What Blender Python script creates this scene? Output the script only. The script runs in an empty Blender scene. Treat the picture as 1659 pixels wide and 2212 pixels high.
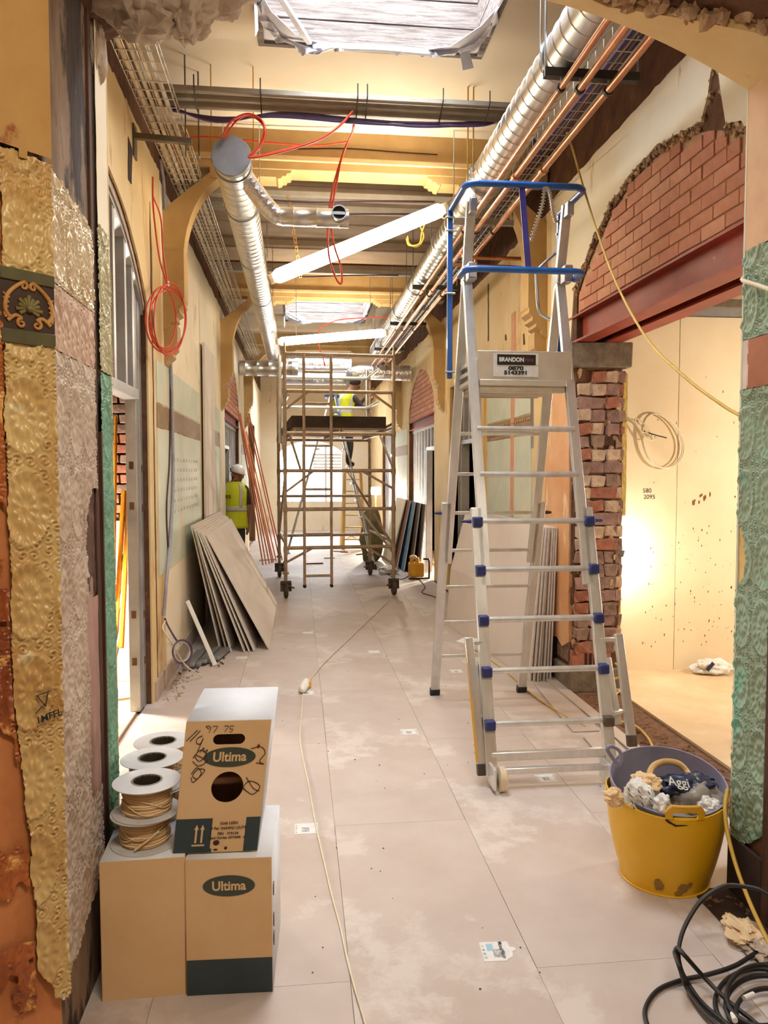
import bpy, bmesh, math, random
import numpy as np
from mathutils import Vector, Matrix, noise as mnoise
PI = math.pi
random.seed(11)
rnd = random.random
uni = random.uniform

# ------------------------------------------------------------------ camera
F_PX, IW, IH, EYE = 1660.0, 1659, 2212, 1.62
YAW, PITCH = math.radians(6.334), math.radians(2.966)
scene = bpy.context.scene
col = scene.collection
cam_d = bpy.data.cameras.new('camera')
cam = bpy.data.objects.new('camera', cam_d)
col.objects.link(cam)
cam.location = (0, 0, EYE)
cam.rotation_euler = (PI / 2 - PITCH, 0, -YAW)
cam_d.sensor_fit = 'HORIZONTAL'
cam_d.sensor_width = 36.0
cam_d.lens = 36.0 * F_PX / IW
cam_d.clip_start = 0.05
cam_d.clip_end = 200
scene.camera = cam
CR = Vector((math.cos(YAW), -math.sin(YAW), 0))
CU = Vector((math.sin(YAW) * math.sin(PITCH), math.cos(YAW) * math.sin(PITCH), math.cos(PITCH)))
CF = Vector((math.sin(YAW) * math.cos(PITCH), math.cos(YAW) * math.cos(PITCH), -math.sin(PITCH)))
def at(px, py, X=None, Y=None, Z=None):
    """real-world point seen at a photo pixel, on a plane at a known real distance"""
    d = CR * ((px - IW / 2) / F_PX) + CU * ((IH / 2 - py) / F_PX) + CF
    o = Vector((0, 0, EYE))
    t = (X / d.x) if X is not None else ((Y / d.y) if Y is not None else (Z - EYE) / d.z)
    return o + d * t

# ------------------------------------------------------------------ world, exposure, daylight
world = bpy.data.worlds.new('world')
scene.world = world
world.use_nodes = True
bg = world.node_tree.nodes['Background']
bg.inputs[0].default_value = (0.78, 0.88, 1.0, 1)
bg.inputs[1].default_value = 1.3
vs = scene.view_settings
vs.view_transform = 'Standard'
vs.look = 'None'
vs.gamma = 1.0
vs.use_curve_mapping = False
vs.exposure = 1.0
cy = scene.cycles
cy.use_light_tree = False
cy.max_bounces = 5
cy.diffuse_bounces = 4
cy.glossy_bounces = 3
cy.transmission_bounces = 3
cy.caustics_reflective = False
cy.caustics_refractive = False
cy.use_adaptive_sampling = True
cy.adaptive_threshold = 0.03
cy.sample_clamp_indirect = 6

def area(name, loc, size, rot, power, color=(1, 1, 1), spread=PI):
    l = bpy.data.lights.new(name, 'AREA')
    l.shape = 'RECTANGLE'
    l.size, l.size_y = size
    l.energy = power
    l.color = color
    l.spread = spread
    o = bpy.data.objects.new(name, l)
    col.objects.link(o)
    o.location = loc
    o.rotation_euler = rot
    return o
DAY = (0.86, 0.93, 1.0)
area('daylight_near_skylight', (0.47, 4.075, 4.98), (1.34, 1.64), (0, 0, 0), 70, DAY)
area('daylight_far_skylight', (0.47, 12.775, 4.98), (1.34, 1.64), (0, 0, 0), 80, DAY)
area('daylight_end_skylight', (0.47, 18.475, 4.98), (1.34, 1.64), (0, 0, 0), 130, DAY)
area('daylight_end_window', (0.35, 22.6, 1.75), (1.9, 2.0), (-PI / 2, 0, 0), 120, (0.95, 0.98, 1.0))

# ------------------------------------------------------------------ helpers
def srgb(c):
    return tuple(((v / 255) / 12.92 if v / 255 <= 0.04045 else ((v / 255 + 0.055) / 1.055) ** 2.4) for v in c)

def V(*a):
    return Vector(a)

class MB:
    def __init__(s):
        s.v, s.f, s.m = [], [], []
    def add(s, vs_, fs, mi=0):
        b = len(s.v)
        s.v.extend([tuple(p) for p in vs_])
        for q in fs:
            s.f.append([i + b for i in q])
            s.m.append(mi)
        return s
    def box(s, x0, x1, y0, y1, z0, z1, mi=0):
        return s.add([(x0, y0, z0), (x1, y0, z0), (x1, y1, z0), (x0, y1, z0), (x0, y0, z1), (x1, y0, z1), (x1, y1, z1), (x0, y1, z1)],
                     [(3, 2, 1, 0), (4, 5, 6, 7), (0, 1, 5, 4), (1, 2, 6, 5), (2, 3, 7, 6), (3, 0, 4, 7)], mi)
    def hexa(s, p, mi=0):
        return s.add(p, [(3, 2, 1, 0), (4, 5, 6, 7), (0, 1, 5, 4), (1, 2, 6, 5), (2, 3, 7, 6), (3, 0, 4, 7)], mi)
    def bar(s, p0, p1, w, h, up=(0, 0, 1), mi=0):
        p0, p1 = Vector(p0), Vector(p1)
        d = (p1 - p0).normalized()
        a = d.cross(Vector(up))
        if a.length < 1e-4:
            a = d.cross(Vector((1, 0, 0)))
        a.normalize()
        b = a.cross(d)
        q = []
        for p in (p0, p1):
            q += [p - a * w / 2 - b * h / 2, p + a * w / 2 - b * h / 2, p + a * w / 2 + b * h / 2, p - a * w / 2 + b * h / 2]
        return s.add(q, [(0, 1, 2, 3)[::-1], (4, 5, 6, 7), (0, 1, 5, 4), (1, 2, 6, 5), (2, 3, 7, 6), (3, 0, 4, 7)], mi)
    def tube(s, path, r, n=8, closed=False, caps=True, mi=0):
        P_ = [Vector(p) for p in path]
        N = len(P_)
        rr = r if hasattr(r, '__len__') else [r] * N
        T = []
        for i in range(N):
            a = P_[(i - 1) % N] if (closed or i) else P_[i]
            b = P_[(i + 1) % N] if (closed or i < N - 1) else P_[i]
            t = b - a
            T.append(t.normalized() if t.length > 1e-9 else Vector((0, 0, 1)))
        u = T[0].cross(Vector((0, 0, 1)))
        if u.length < 1e-3:
            u = T[0].cross(Vector((1, 0, 0)))
        u.normalize()
        b0 = len(s.v)
        for i in range(N):
            u = (u - T[i] * u.dot(T[i]))
            if u.length < 1e-6:
                u = T[i].orthogonal()
            u.normalize()
            w = T[i].cross(u)
            for k in range(n):
                a = 2 * PI * k / n
                s.v.append(tuple(P_[i] + (u * math.cos(a) + w * math.sin(a)) * rr[i]))
        for i in range(N if closed else N - 1):
            j = (i + 1) % N
            for k in range(n):
                k2 = (k + 1) % n
                s.f.append([b0 + i * n + k, b0 + i * n + k2, b0 + j * n + k2, b0 + j * n + k]); s.m.append(mi)
        if caps and not closed:
            s.f.append([b0 + k for k in range(n)][::-1]); s.m.append(mi)
            s.f.append([b0 + (N - 1) * n + k for k in range(n)]); s.m.append(mi)
        return s
    def cyl(s, p0, p1, r, r2=None, n=12, caps=True, mi=0):
        return s.tube([p0, p1], [r, r if r2 is None else r2], n, caps=caps, mi=mi)
    def lathe(s, prof, n=24, o=(0, 0, 0), axis=(0, 0, 1), closed=False, sx=1, sy=1, mi=0):
        o = Vector(o); ax = Vector(axis).normalized()
        u = ax.orthogonal().normalized() if abs(ax.z) < .99 else Vector((1, 0, 0))
        w = ax.cross(u)
        b0 = len(s.v); N = len(prof)
        for r, z in prof:
            for k in range(n):
                a = 2 * PI * k / n
                s.v.append(tuple(o + ax * z + u * (r * sx * math.cos(a)) + w * (r * sy * math.sin(a))))
        for i in range(N if closed else N - 1):
            j = (i + 1) % N
            for k in range(n):
                k2 = (k + 1) % n
                s.f.append([b0 + i * n + k, b0 + i * n + k2, b0 + j * n + k2, b0 + j * n + k]); s.m.append(mi)
        if not closed:
            if prof[0][0] > 1e-5:
                s.f.append([b0 + k for k in range(n)][::-1]); s.m.append(mi)
            if prof[-1][0] > 1e-5:
                s.f.append([b0 + (N - 1) * n + k for k in range(n)]); s.m.append(mi)
        return s
    def prism(s, poly, fn, c0, c1, mi=0):
        n = len(poly)
        vs_ = [fn(a, b, c0) for a, b in poly] + [fn(a, b, c1) for a, b in poly]
        fs = [list(range(n))[::-1], list(range(n, 2 * n))] + [[i, (i + 1) % n, n + (i + 1) % n, n + i] for i in range(n)]
        return s.add(vs_, fs, mi)
    def ball(s, c, r, n=12, m=8, mi=0):
        c = Vector(c)
        rx, ry, rz = r if hasattr(r, '__len__') else (r, r, r)
        b0 = len(s.v)
        s.v.append(tuple(c + V(0, 0, -rz)))
        for i in range(1, m):
            t = -PI / 2 + PI * i / m
            for k in range(n):
                a = 2 * PI * k / n
                s.v.append(tuple(c + V(rx * math.cos(t) * math.cos(a), ry * math.cos(t) * math.sin(a), rz * math.sin(t))))
        s.v.append(tuple(c + V(0, 0, rz)))
        top = len(s.v) - 1
        for k in range(n):
            k2 = (k + 1) % n
            s.f.append([b0, b0 + 1 + k2, b0 + 1 + k]); s.m.append(mi)
            s.f.append([top, b0 + 1 + (m - 2) * n + k, b0 + 1 + (m - 2) * n + k2]); s.m.append(mi)
            for i in range(m - 2):
                s.f.append([b0 + 1 + i * n + k, b0 + 1 + i * n + k2, b0 + 1 + (i + 1) * n + k2, b0 + 1 + (i + 1) * n + k]); s.m.append(mi)
        return s
    def xf(s, M):
        s.v = [tuple(M @ Vector(p)) for p in s.v]
        return s
    def jitter(s, a):
        s.v = [(x + uni(-a, a), y + uni(-a, a), z + uni(-a, a)) for x, y, z in s.v]
        return s
    def mesh(s, name, mats, smooth=40, fix=True):
        me = bpy.data.meshes.new(name)
        me.from_pydata(s.v, [], s.f)
        mats = mats if isinstance(mats, (list, tuple)) else [mats]
        for m_ in mats:
            me.materials.append(m_)
        if len(mats) > 1:
            me.polygons.foreach_set('material_index', s.m)
        if fix:
            bm = bmesh.new(); bm.from_mesh(me)
            bmesh.ops.recalc_face_normals(bm, faces=bm.faces)
            bm.to_mesh(me); bm.free()
        if smooth:
            me.polygons.foreach_set('use_smooth', [True] * len(me.polygons))
            me.set_sharp_from_angle(angle=math.radians(smooth))
        me.update()
        return me
    def build(s, name, mats, parent=None, smooth=40, bevel=0, fix=True):
        o = bpy.data.objects.new(name, s.mesh(name, mats, smooth, fix))
        col.objects.link(o)
        adopt(o, parent)
        if bevel:
            b = o.modifiers.new('bevel', 'BEVEL')
            b.width = bevel; b.segments = 2; b.limit_method = 'ANGLE'; b.angle_limit = math.radians(50)
        return o

def adopt(o, parent):
    if parent is not None:
        o.parent = parent
        if parent.type == 'EMPTY':
            o.matrix_parent_inverse = Matrix.Translation(-parent.location)

def tag(o, label, cat, group=None):
    o['label'] = label; o['category'] = cat
    if group: o['group'] = group
    return o
def thing(name, label, cat, loc=(0, 0, 0), group=None):
    o = bpy.data.objects.new(name, None)
    o.empty_display_size = .1
    col.objects.link(o)
    o.location = loc
    return tag(o, label, cat, group)
def struct(o):
    o['kind'] = 'structure'
    return o
def sroot(name, loc=(0, 0, 0)):
    o = bpy.data.objects.new(name, None)
    col.objects.link(o)
    o.location = loc
    return struct(o)
def inst(src, parent, loc=(0, 0, 0), rot=(0, 0, 0), scale=(1, 1, 1), name=None):
    c = bpy.data.objects.new(name or src.name, src.data if not isinstance(src, bpy.types.Mesh) else src)
    col.objects.link(c)
    c.location = loc; c.rotation_euler = rot; c.scale = scale
    adopt(c, parent)
    return c
def put_mesh(me, name, parent, loc=(0, 0, 0), rot=(0, 0, 0), scale=(1, 1, 1)):
    return inst(me, parent, loc, rot, scale, name)
def copy_tree(o, parent=None):
    c = o.copy(); col.objects.link(c)
    if parent is not None: c.parent = parent
    for ch in o.children: copy_tree(ch, c)
    return c

def smooth_path(pts, k=8, closed=False):
    P_ = [Vector(p) for p in pts]; N = len(P_); out = []
    for i in range(N if closed else N - 1):
        p0 = P_[(i - 1) % N] if (closed or i > 0) else P_[i] * 2 - P_[i + 1]
        p1 = P_[i]; p2 = P_[(i + 1) % N]
        p3 = P_[(i + 2) % N] if (closed or i + 2 < N) else p2 * 2 - p1
        for j in range(k):
            t = j / k
            out.append(0.5 * ((2 * p1) + (p2 - p0) * t + (2 * p0 - 5 * p1 + 4 * p2 - p3) * t * t + (3 * p1 - p0 - 3 * p2 + p3) * t ** 3))
    if not closed: out.append(P_[-1])
    return out
def wire(name, pts, r, mat, parent=None, k=8, n=6, closed=False):
    return MB().tube(smooth_path(pts, k, closed), r, n, closed).build(name, mat, parent, smooth=80, fix=False)
def nz(x, y=0.0, z=0.0):
    return mnoise.noise(Vector((x, y, z)))

def text(name, s, size, mat, parent, o, xd, yd, bold=0.0, sx=1.0, align='CENTER'):
    cu = bpy.data.curves.new(name, 'FONT')
    cu.body = s; cu.size = size; cu.align_x = align; cu.align_y = 'CENTER'; cu.offset = bold; cu.resolution_u = 4
    t = bpy.data.objects.new(name + '_tmp', cu)
    col.objects.link(t)
    dg = bpy.context.evaluated_depsgraph_get()
    me = bpy.data.meshes.new_from_object(t.evaluated_get(dg))
    bpy.data.objects.remove(t)
    xd, yd = Vector(xd).normalized(), Vector(yd).normalized()
    o = Vector(o)
    for v in me.vertices:
        v.co = o + xd * (v.co.x * sx) + yd * v.co.y
    me.materials.clear(); me.materials.append(mat)
    ob = bpy.data.objects.new(name, me)
    col.objects.link(ob); adopt(ob, parent)
    return ob

# ------------------------------------------------------------------ materials
def nodes_of(name):
    m = bpy.data.materials.new(name); m.use_nodes = True
    nt = m.node_tree
    return m, nt, nt.nodes['Principled BSDF']
def mat(name, c1, c2=None, scale=6, rough=.7, metal=0, bump=0, bscale=60, c3=None, c3at=.62, c3scale=2.5, c3v=1.0, spec=.5, sharp=False, coat=0, stretch=None, trans=0, bdist=.01, emit=None, estr=0):
    m, nt, b = nodes_of(name)
    N, L = nt.nodes.new, nt.links.new
    c1 = srgb(c1)
    b.inputs['Roughness'].default_value = rough
    b.inputs['Metallic'].default_value = metal
    b.inputs['Specular IOR Level'].default_value = spec
    b.inputs['Coat Weight'].default_value = coat
    b.inputs['Transmission Weight'].default_value = trans
    b.inputs['Base Color'].default_value = (*c1, 1)
    tc = N('ShaderNodeTexCoord')
    src = tc.outputs['Object']
    if stretch:
        mp = N('ShaderNodeMapping'); mp.inputs['Scale'].default_value = stretch
        L(src, mp.inputs['Vector']); src = mp.outputs['Vector']
    if c2:
        nz_ = N('ShaderNodeTexNoise'); nz_.inputs['Scale'].default_value = scale; nz_.inputs['Detail'].default_value = 7; nz_.inputs['Roughness'].default_value = .62
        L(src, nz_.inputs['Vector'])
        rp = N('ShaderNodeValToRGB')
        rp.color_ramp.elements[0].position = .36; rp.color_ramp.elements[1].position = .66
        if sharp: rp.color_ramp.elements[0].position = .48; rp.color_ramp.elements[1].position = .53
        rp.color_ramp.elements[0].color = (*c1, 1); rp.color_ramp.elements[1].color = (*srgb(c2), 1)
        L(nz_.outputs['Fac'], rp.inputs['Fac'])
        out = rp.outputs['Color']
        if c3:
            n3 = N('ShaderNodeTexNoise'); n3.inputs['Scale'].default_value = c3scale; n3.inputs['Detail'].default_value = 9; n3.inputs['Roughness'].default_value = .68
            mp3 = N('ShaderNodeMapping'); mp3.inputs['Location'].default_value = (7.3, 2.1, 4.4); mp3.inputs['Scale'].default_value = (1, 1, c3v)
            L(src, mp3.inputs['Vector']); L(mp3.outputs['Vector'], n3.inputs['Vector'])
            r3 = N('ShaderNodeValToRGB'); r3.color_ramp.elements[0].position = c3at; r3.color_ramp.elements[1].position = c3at + .05
            L(n3.outputs['Fac'], r3.inputs['Fac'])
            mx = N('ShaderNodeMix'); mx.data_type = 'RGBA'
            L(r3.outputs['Color'], mx.inputs['Factor']); L(out, mx.inputs['A'])
            mx.inputs['B'].default_value = (*srgb(c3), 1)
            out = mx.outputs['Result']
        L(out, b.inputs['Base Color'])
    if bump:
        bn = N('ShaderNodeTexNoise'); bn.inputs['Scale'].default_value = bscale; bn.inputs['Detail'].default_value = 6
        L(src, bn.inputs['Vector'])
        bp = N('ShaderNodeBump'); bp.inputs['Strength'].default_value = bump; bp.inputs['Distance'].default_value = bdist
        L(bn.outputs['Fac'], bp.inputs['Height']); L(bp.outputs['Normal'], b.inputs['Normal'])
    if emit:
        b.inputs['Emission Color'].default_value = (*srgb(emit), 1)
        b.inputs['Emission Strength'].default_value = estr
    return m

MT = {}
MT['floor'] = mat('floor_hardboard', (196, 183, 176), (184, 168, 159), 2.2, .55, bump=.06, bscale=90, c3=(205, 194, 187), c3at=.58, c3scale=1.3)
MT['subfloor'] = mat('subfloor', (150, 126, 112), (130, 104, 90), 8, .9)
MT['sidefloor'] = mat('dusty_boards', (216, 194, 160), (202, 174, 136), 3, .7, bump=.1, bscale=40)
MT['cream'] = mat('cream_paint', (224, 200, 152), (212, 180, 124), 1.6, .72, bump=.12, bscale=25, c3=(198, 158, 108), c3at=.59, c3scale=3.4, c3v=.3)
MT['cream_pale'] = mat('pale_cream_paint', (238, 228, 206), (230, 214, 184), 1.4, .72, bump=.1, bscale=22, c3=(206, 172, 128), c3at=.62, c3scale=3.6, c3v=.3)
MT['ochre'] = mat('ochre_paint', (200, 168, 114), (182, 146, 92), 2.4, .7, bump=.1, bscale=30, c3=(130, 82, 42), c3at=.7, c3scale=5)
MT['ceil'] = mat('ceiling_plaster', (224, 213, 195), (216, 199, 172), .9, .85, bump=.05, bscale=15)
MT['ceil_grey'] = mat('old_board_ceiling', (168, 148, 126), (146, 122, 98), 1.8, .85, bump=.1, bscale=20)
MT['brown_wall'] = mat('stripped_brown_plaster', (112, 76, 50), (78, 50, 34), 5, .92, bump=.7, bscale=14, c3=(150, 112, 84), c3at=.63, c3scale=6, bdist=.03)
MT['orange_plaster'] = mat('orange_distemper', (226, 180, 138), (212, 154, 106), 2.2, .8, bump=.2, bscale=24, c3=(236, 206, 168), c3at=.58, c3scale=4, c3v=.3)
MT['teal'] = mat('teal_paper', (122, 164, 142), (100, 142, 120), 7, .6, c3=(164, 156, 124), c3at=.62, c3scale=5)
MT['teal_pale'] = mat('pale_teal_paint', (204, 208, 190), (188, 196, 178), 2.5, .6, c3=(214, 202, 170), c3at=.57, c3scale=3, c3v=.4, bump=.15, bscale=45)
MT['frieze_brown'] = mat('brown_frieze_paper', (150, 120, 82), (122, 94, 62), 14, .6, bump=.5, bscale=60)
MT['grey_paper'] = mat('grey_pink_paper', (192, 176, 160), (168, 146, 128), 6, .5, c3=(150, 128, 112), c3at=.6, c3scale=7)
MT['ochre_paper'] = mat('ochre_embossed_paper', (204, 176, 118), (182, 142, 82), 5, .33, c3=(208, 192, 146), c3at=.58, c3scale=6)
MT['rust_paper'] = mat('rust_varnished_paper', (176, 96, 38), (128, 60, 22), 5, .35, c3=(216, 160, 84), c3at=.52, c3scale=6)
MT['mustard_plaster'] = mat('mustard_plaster', (182, 144, 84), (168, 126, 68), 3.4, .75, bump=.15, bscale=30, c3=(142, 78, 34), c3at=.58, c3scale=5)
MT['orange_bare'] = mat('bare_orange_plaster', (196, 128, 74), (174, 104, 56), 2.5, .8, bump=.2, bscale=26, c3=(150, 84, 44), c3at=.66, c3scale=4)
MT['frieze_green'] = mat('olive_green_paint', (84, 80, 46), (66, 60, 34), 9, .55)
MT['frieze_dark'] = mat('dark_brown_frieze_ground', (60, 38, 22), (46, 28, 16), 9, .6)
MT['scroll'] = mat('ochre_scroll_relief', (186, 138, 72), (166, 112, 54), 12, .5)
MT['leaf_green'] = mat('olive_leaf_relief', (128, 116, 66), (104, 92, 50), 12, .5)
MT['scorched'] = mat('scorched_plaster', (156, 134, 114), (96, 70, 50), 4, .85, bump=.5, bscale=18, c3=(44, 26, 18), c3at=.5, c3scale=3.2, stretch=(1, 1, .35), bdist=.02)
MT['wood_dark'] = mat('dark_old_timber', (86, 50, 30), (52, 30, 18), 6, .8, bump=.4, bscale=30, stretch=(6, 6, .6))
MT['rubble'] = mat('broken_plaster', (196, 166, 132), (150, 112, 80), 14, .95, bump=.8, bscale=40)
MT['mortar'] = mat('mortar', (206, 170, 142), (186, 148, 120), 12, .95, bump=.6, bscale=60)
MT['dark_mortar'] = mat('sooty_mortar', (142, 118, 100), (108, 84, 70), 12, .95, bump=.8, bscale=40, bdist=.02)
MT['brick1'] = mat('salmon_brick', (208, 150, 122), (194, 132, 106), 9, .85, bump=.3, bscale=60, c3=(206, 150, 116), c3at=.6, c3scale=8)
MT['brick2'] = mat('rose_brick', (200, 140, 114), (186, 124, 100), 9, .85, bump=.3, bscale=60)
MT['brick3'] = mat('orange_brick', (214, 160, 130), (202, 144, 114), 9, .85, bump=.3, bscale=60)
MT['old1'] = mat('old_purple_brick', (164, 132, 122), (132, 102, 92), 14, .9, bump=.7, bscale=40, c3=(204, 180, 156), c3at=.6, c3scale=12)
MT['old2'] = mat('old_brown_brick', (154, 128, 114), (124, 98, 84), 14, .9, bump=.7, bscale=40, c3=(186, 160, 130), c3at=.62, c3scale=14)
MT['old3'] = mat('old_red_brick', (178, 118, 94), (150, 94, 74), 14, .9, bump=.7, bscale=40)
MT['old4'] = mat('limewashed_brick', (208, 186, 164), (180, 152, 128), 10, .9, bump=.7, bscale=40)
MT['concrete'] = mat('concrete', (136, 122, 104), (104, 92, 78), 16, .95, bump=.5, bscale=70)
MT['redox'] = mat('red_oxide_steel', (158, 60, 38), (130, 46, 28), 3, .55, bump=.1, bscale=40, c3=(190, 96, 62), c3at=.66, c3scale=5)
MT['board'] = mat('plasterboard', (232, 216, 184), (224, 204, 168), 1.4, .8, c3=(190, 158, 108), c3at=.74, c3scale=16)
MT['sheet'] = mat('plasterboard_paper', (224, 215, 208), (214, 202, 192), 1.2, .8)
MT['core'] = mat('gypsum_core', (226, 218, 206), (210, 200, 186), 20, .9)
MT['galv'] = mat('galvanised_steel', (196, 200, 204), (170, 174, 178), 9, .32, 1)
MT['galv_dull'] = mat('dull_galvanised_stud', (186, 186, 186), (160, 160, 162), 4, .45, .75)
MT['duct'] = mat('spiral_duct_zinc', (214, 212, 206), (194, 190, 182), 7, .34, 1)
MT['foil'] = mat('foil_wrap', (226, 226, 226), (200, 200, 202), 9, .22, 1, bump=.8, bscale=30, bdist=.015)
MT['alu'] = mat('ladder_aluminium', (228, 228, 228), (206, 204, 200), 12, .36, .8, bump=.05, bscale=120, stretch=(1, 1, .2))
MT['alu_panel'] = mat('brushed_platform_sheet', (208, 200, 186), (190, 180, 164), 5, .42, .5)
MT['scaf'] = mat('weathered_scaffold_alloy', (186, 164, 140), (158, 134, 110), 10, .5, .3, bump=.15, bscale=50)
MT['scaf_clean'] = mat('clean_alloy_tube', (206, 206, 204), (184, 184, 182), 8, .35, .7)
MT['copper'] = mat('copper_pipe', (206, 150, 114), (182, 122, 86), 8, .36, 1)
MT['copper_pink'] = mat('new_copper_pipe', (226, 150, 116), (206, 124, 92), 6, .35, .8)
MT['blue'] = mat('blue_enamel', (28, 96, 178), (20, 78, 152), 6, .35, coat=.3)
MT['bluecap'] = mat('navy_plastic', (44, 54, 118), (34, 42, 98), 8, .5)
MT['purple_strap'] = mat('violet_blue_strap', (64, 58, 140), (52, 46, 118), 8, .5)
MT['white'] = mat('white_plastic', (234, 232, 226), None, rough=.45)
MT['offwhite'] = mat('ivory_plastic', (222, 206, 176), (204, 186, 156), 10, .5)
MT['black'] = mat('black_rubber', (26, 24, 24), (38, 36, 36), 14, .5)
MT['blackprint'] = mat('black_print', (24, 22, 20), None, rough=.6)
MT['ink'] = mat('marker_ink', (60, 36, 24), None, rough=.6)
MT['redprint'] = mat('red_print', (120, 52, 48), None, rough=.6)
MT['paperwhite'] = mat('sticker_paper', (232, 230, 228), (214, 214, 216), 30, .5)
MT['greyprint'] = mat('grey_print', (150, 152, 156), (190, 190, 194), 60, .5, sharp=True)
MT['blueprint'] = mat('pale_blue_print', (150, 196, 216), None, rough=.5)
MT['card'] = mat('kraft_card', (224, 192, 148), (214, 178, 130), 2.6, .75, bump=.04, bscale=50)
MT['card_white'] = mat('white_card', (226, 230, 238), (214, 218, 228), 3, .6)
MT['card_in'] = mat('brown_card_inside', (120, 74, 40), (92, 54, 28), 5, .8)
MT['navy'] = mat('dark_teal_print', (42, 58, 66), (52, 66, 72), 6, .45)
MT['oval'] = mat('dark_green_oval', (66, 76, 66), (52, 62, 54), 5, .4)
MT['reel'] = mat('reel_board', (206, 206, 208), (190, 188, 188), 5, .6)
MT['hub'] = mat('reel_inside', (70, 62, 50), (48, 42, 34), 8, .5)
MT['wirecream'] = mat('cream_cable', (226, 198, 156), (212, 180, 136), 8, .5)
MT['yellow'] = mat('yellow_tub', (226, 178, 30), (214, 162, 20), 3, .42, c3=(120, 92, 60), c3at=.78, c3scale=7, bump=.05, bscale=40)
MT['yellow_edge'] = mat('yellow_plastic', (222, 166, 60), None, rough=.45)
MT['lilac'] = mat('lilac_tub', (152, 152, 176), (128, 122, 146), 4, .5, c3=(196, 200, 216), c3at=.62, c3scale=5)
MT['grip'] = mat('cream_handle', (206, 172, 116), (186, 144, 88), 6, .5)
MT['bag_clear'] = mat('crumpled_clear_film', (216, 212, 206), (236, 234, 230), 9, .18, bump=.9, bscale=22, bdist=.02)
MT['bag_grey'] = mat('grey_bag', (146, 138, 130), (126, 118, 110), 6, .4, bump=.5, bscale=14, bdist=.02)
MT['bag_navy'] = mat('navy_bag', (24, 34, 62), (34, 44, 76), 6, .4, bump=.5, bscale=14, bdist=.02)
MT['red'] = mat('red_plastic', (190, 40, 30), None, rough=.4)
MT['redwire'] = mat('red_cable', (216, 70, 34), (196, 54, 24), 10, .4)
MT['purple'] = mat('purple_cable', (84, 58, 110), (66, 44, 90), 10, .45)
MT['plum'] = mat('plum_cable', (80, 36, 40), (60, 26, 34), 10, .45)
MT['greywire'] = mat('grey_cable', (164, 160, 168), (140, 136, 146), 10, .5)
MT['whitewire'] = mat('white_cable', (226, 214, 190), (214, 200, 172), 10, .5)
MT['yellowwire'] = mat('yellow_cable', (214, 178, 84), (196, 156, 62), 10, .5)
MT['zincwire'] = mat('zinc_wire', (216, 212, 204), (196, 190, 180), 10, .35, .7)
MT['strut'] = mat('grey_strut', (124, 112, 92), (98, 88, 72), 10, .6, .3)
MT['darkstrut'] = mat('dark_green_strut', (70, 66, 56), (54, 50, 42), 10, .6, .3)
MT['trunk'] = mat('grey_trunking', (170, 160, 146), (150, 138, 122), 4, .6, .1)
MT['plank'] = mat('skylight_timber', (134, 121, 113), (84, 73, 67), 5, .8, bump=.4, bscale=30, stretch=(1, 8, 14), c3=(178, 170, 166), c3at=.6, c3scale=3)
MT['membrane'] = mat('torn_white_membrane', (236, 238, 246), (214, 216, 230), 6, .5, bump=.5, bscale=20)
MT['yellow_pole'] = mat('yellow_fibreglass', (236, 170, 40), (220, 148, 30), 6, .45)
MT['site_yellow'] = mat('yellow_transformer', (222, 168, 44), (204, 146, 34), 6, .5)
MT['hivis'] = mat('hi_vis_yellow', (220, 232, 40), (200, 214, 26), 5, .6)
MT['reflect'] = mat('reflective_tape', (206, 208, 200), (188, 190, 182), 10, .35)
MT['skin'] = mat('skin', (150, 104, 80), (132, 88, 66), 10, .55)
MT['shirt'] = mat('dark_brown_shirt', (66, 50, 44), (50, 38, 34), 9, .85)
MT['trouser'] = mat('charcoal_trousers', (62, 60, 58), (46, 44, 44), 9, .85)
MT['hair'] = mat('cropped_dark_hair', (58, 42, 34), (44, 32, 26), 30, .8, bump=.4, bscale=200)
MT['helmet'] = mat('white_helmet', (240, 240, 242), None, rough=.3, coat=.3)
MT['wood_step'] = mat('pale_timber_steps', (222, 190, 128), (200, 160, 96), 6, .6, stretch=(4, 4, .6))
MT['mdf'] = mat('brown_sheet_edge', (142, 86, 52), (112, 64, 38), 6, .8)
MT['brown_board'] = mat('dark_sheet', (66, 50, 42), (50, 36, 30), 5, .7)
MT['blue_board'] = mat('blue_sheet', (86, 130, 160), (70, 110, 140), 5, .7)
MT['toeboard'] = mat('dark_ply_toeboard', (66, 50, 38), (50, 36, 28), 6, .8)
MT['ply'] = mat('grey_ply_deck', (158, 138, 116), (132, 112, 92), 6, .8)
MT['ins'] = mat('yellow_insulation', (216, 190, 110), (196, 166, 84), 20, .95, bump=.8, bscale=60)
MT['debris'] = mat('dirt_and_rubble', (128, 92, 66), (90, 60, 42), 20, .95, bump=.9, bscale=60)
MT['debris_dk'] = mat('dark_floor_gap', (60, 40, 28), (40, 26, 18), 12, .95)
MT['brass'] = mat('valve_brass', (200, 150, 70), None, rough=.35, metal=1)
MT['gold'] = mat('gilt_boss', (226, 176, 76), (190, 134, 46), 20, .45)
MT['castor'] = mat('castor_grey', (92, 78, 64), (70, 58, 48), 10, .7)
MT['tube'] = mat('lit_tube', (255, 250, 235), None, rough=.4, emit=(255, 240, 212), estr=28)
MT['lampface'] = mat('lit_work_lamp', (255, 250, 235), None, rough=.4, emit=(255, 232, 186), estr=30)
def glass_mat():
    m, nt, b = nodes_of('window_glass')
    b.inputs['Roughness'].default_value = .02
    b.inputs['Transmission Weight'].default_value = 1
    b.inputs['IOR'].default_value = 1.02
    return m
MT['glass'] = glass_mat()

# ================================================================== STRUCTURE
XL, XR, ZC = -1.02, 2.0, 4.25
YEND = 21.55
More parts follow.
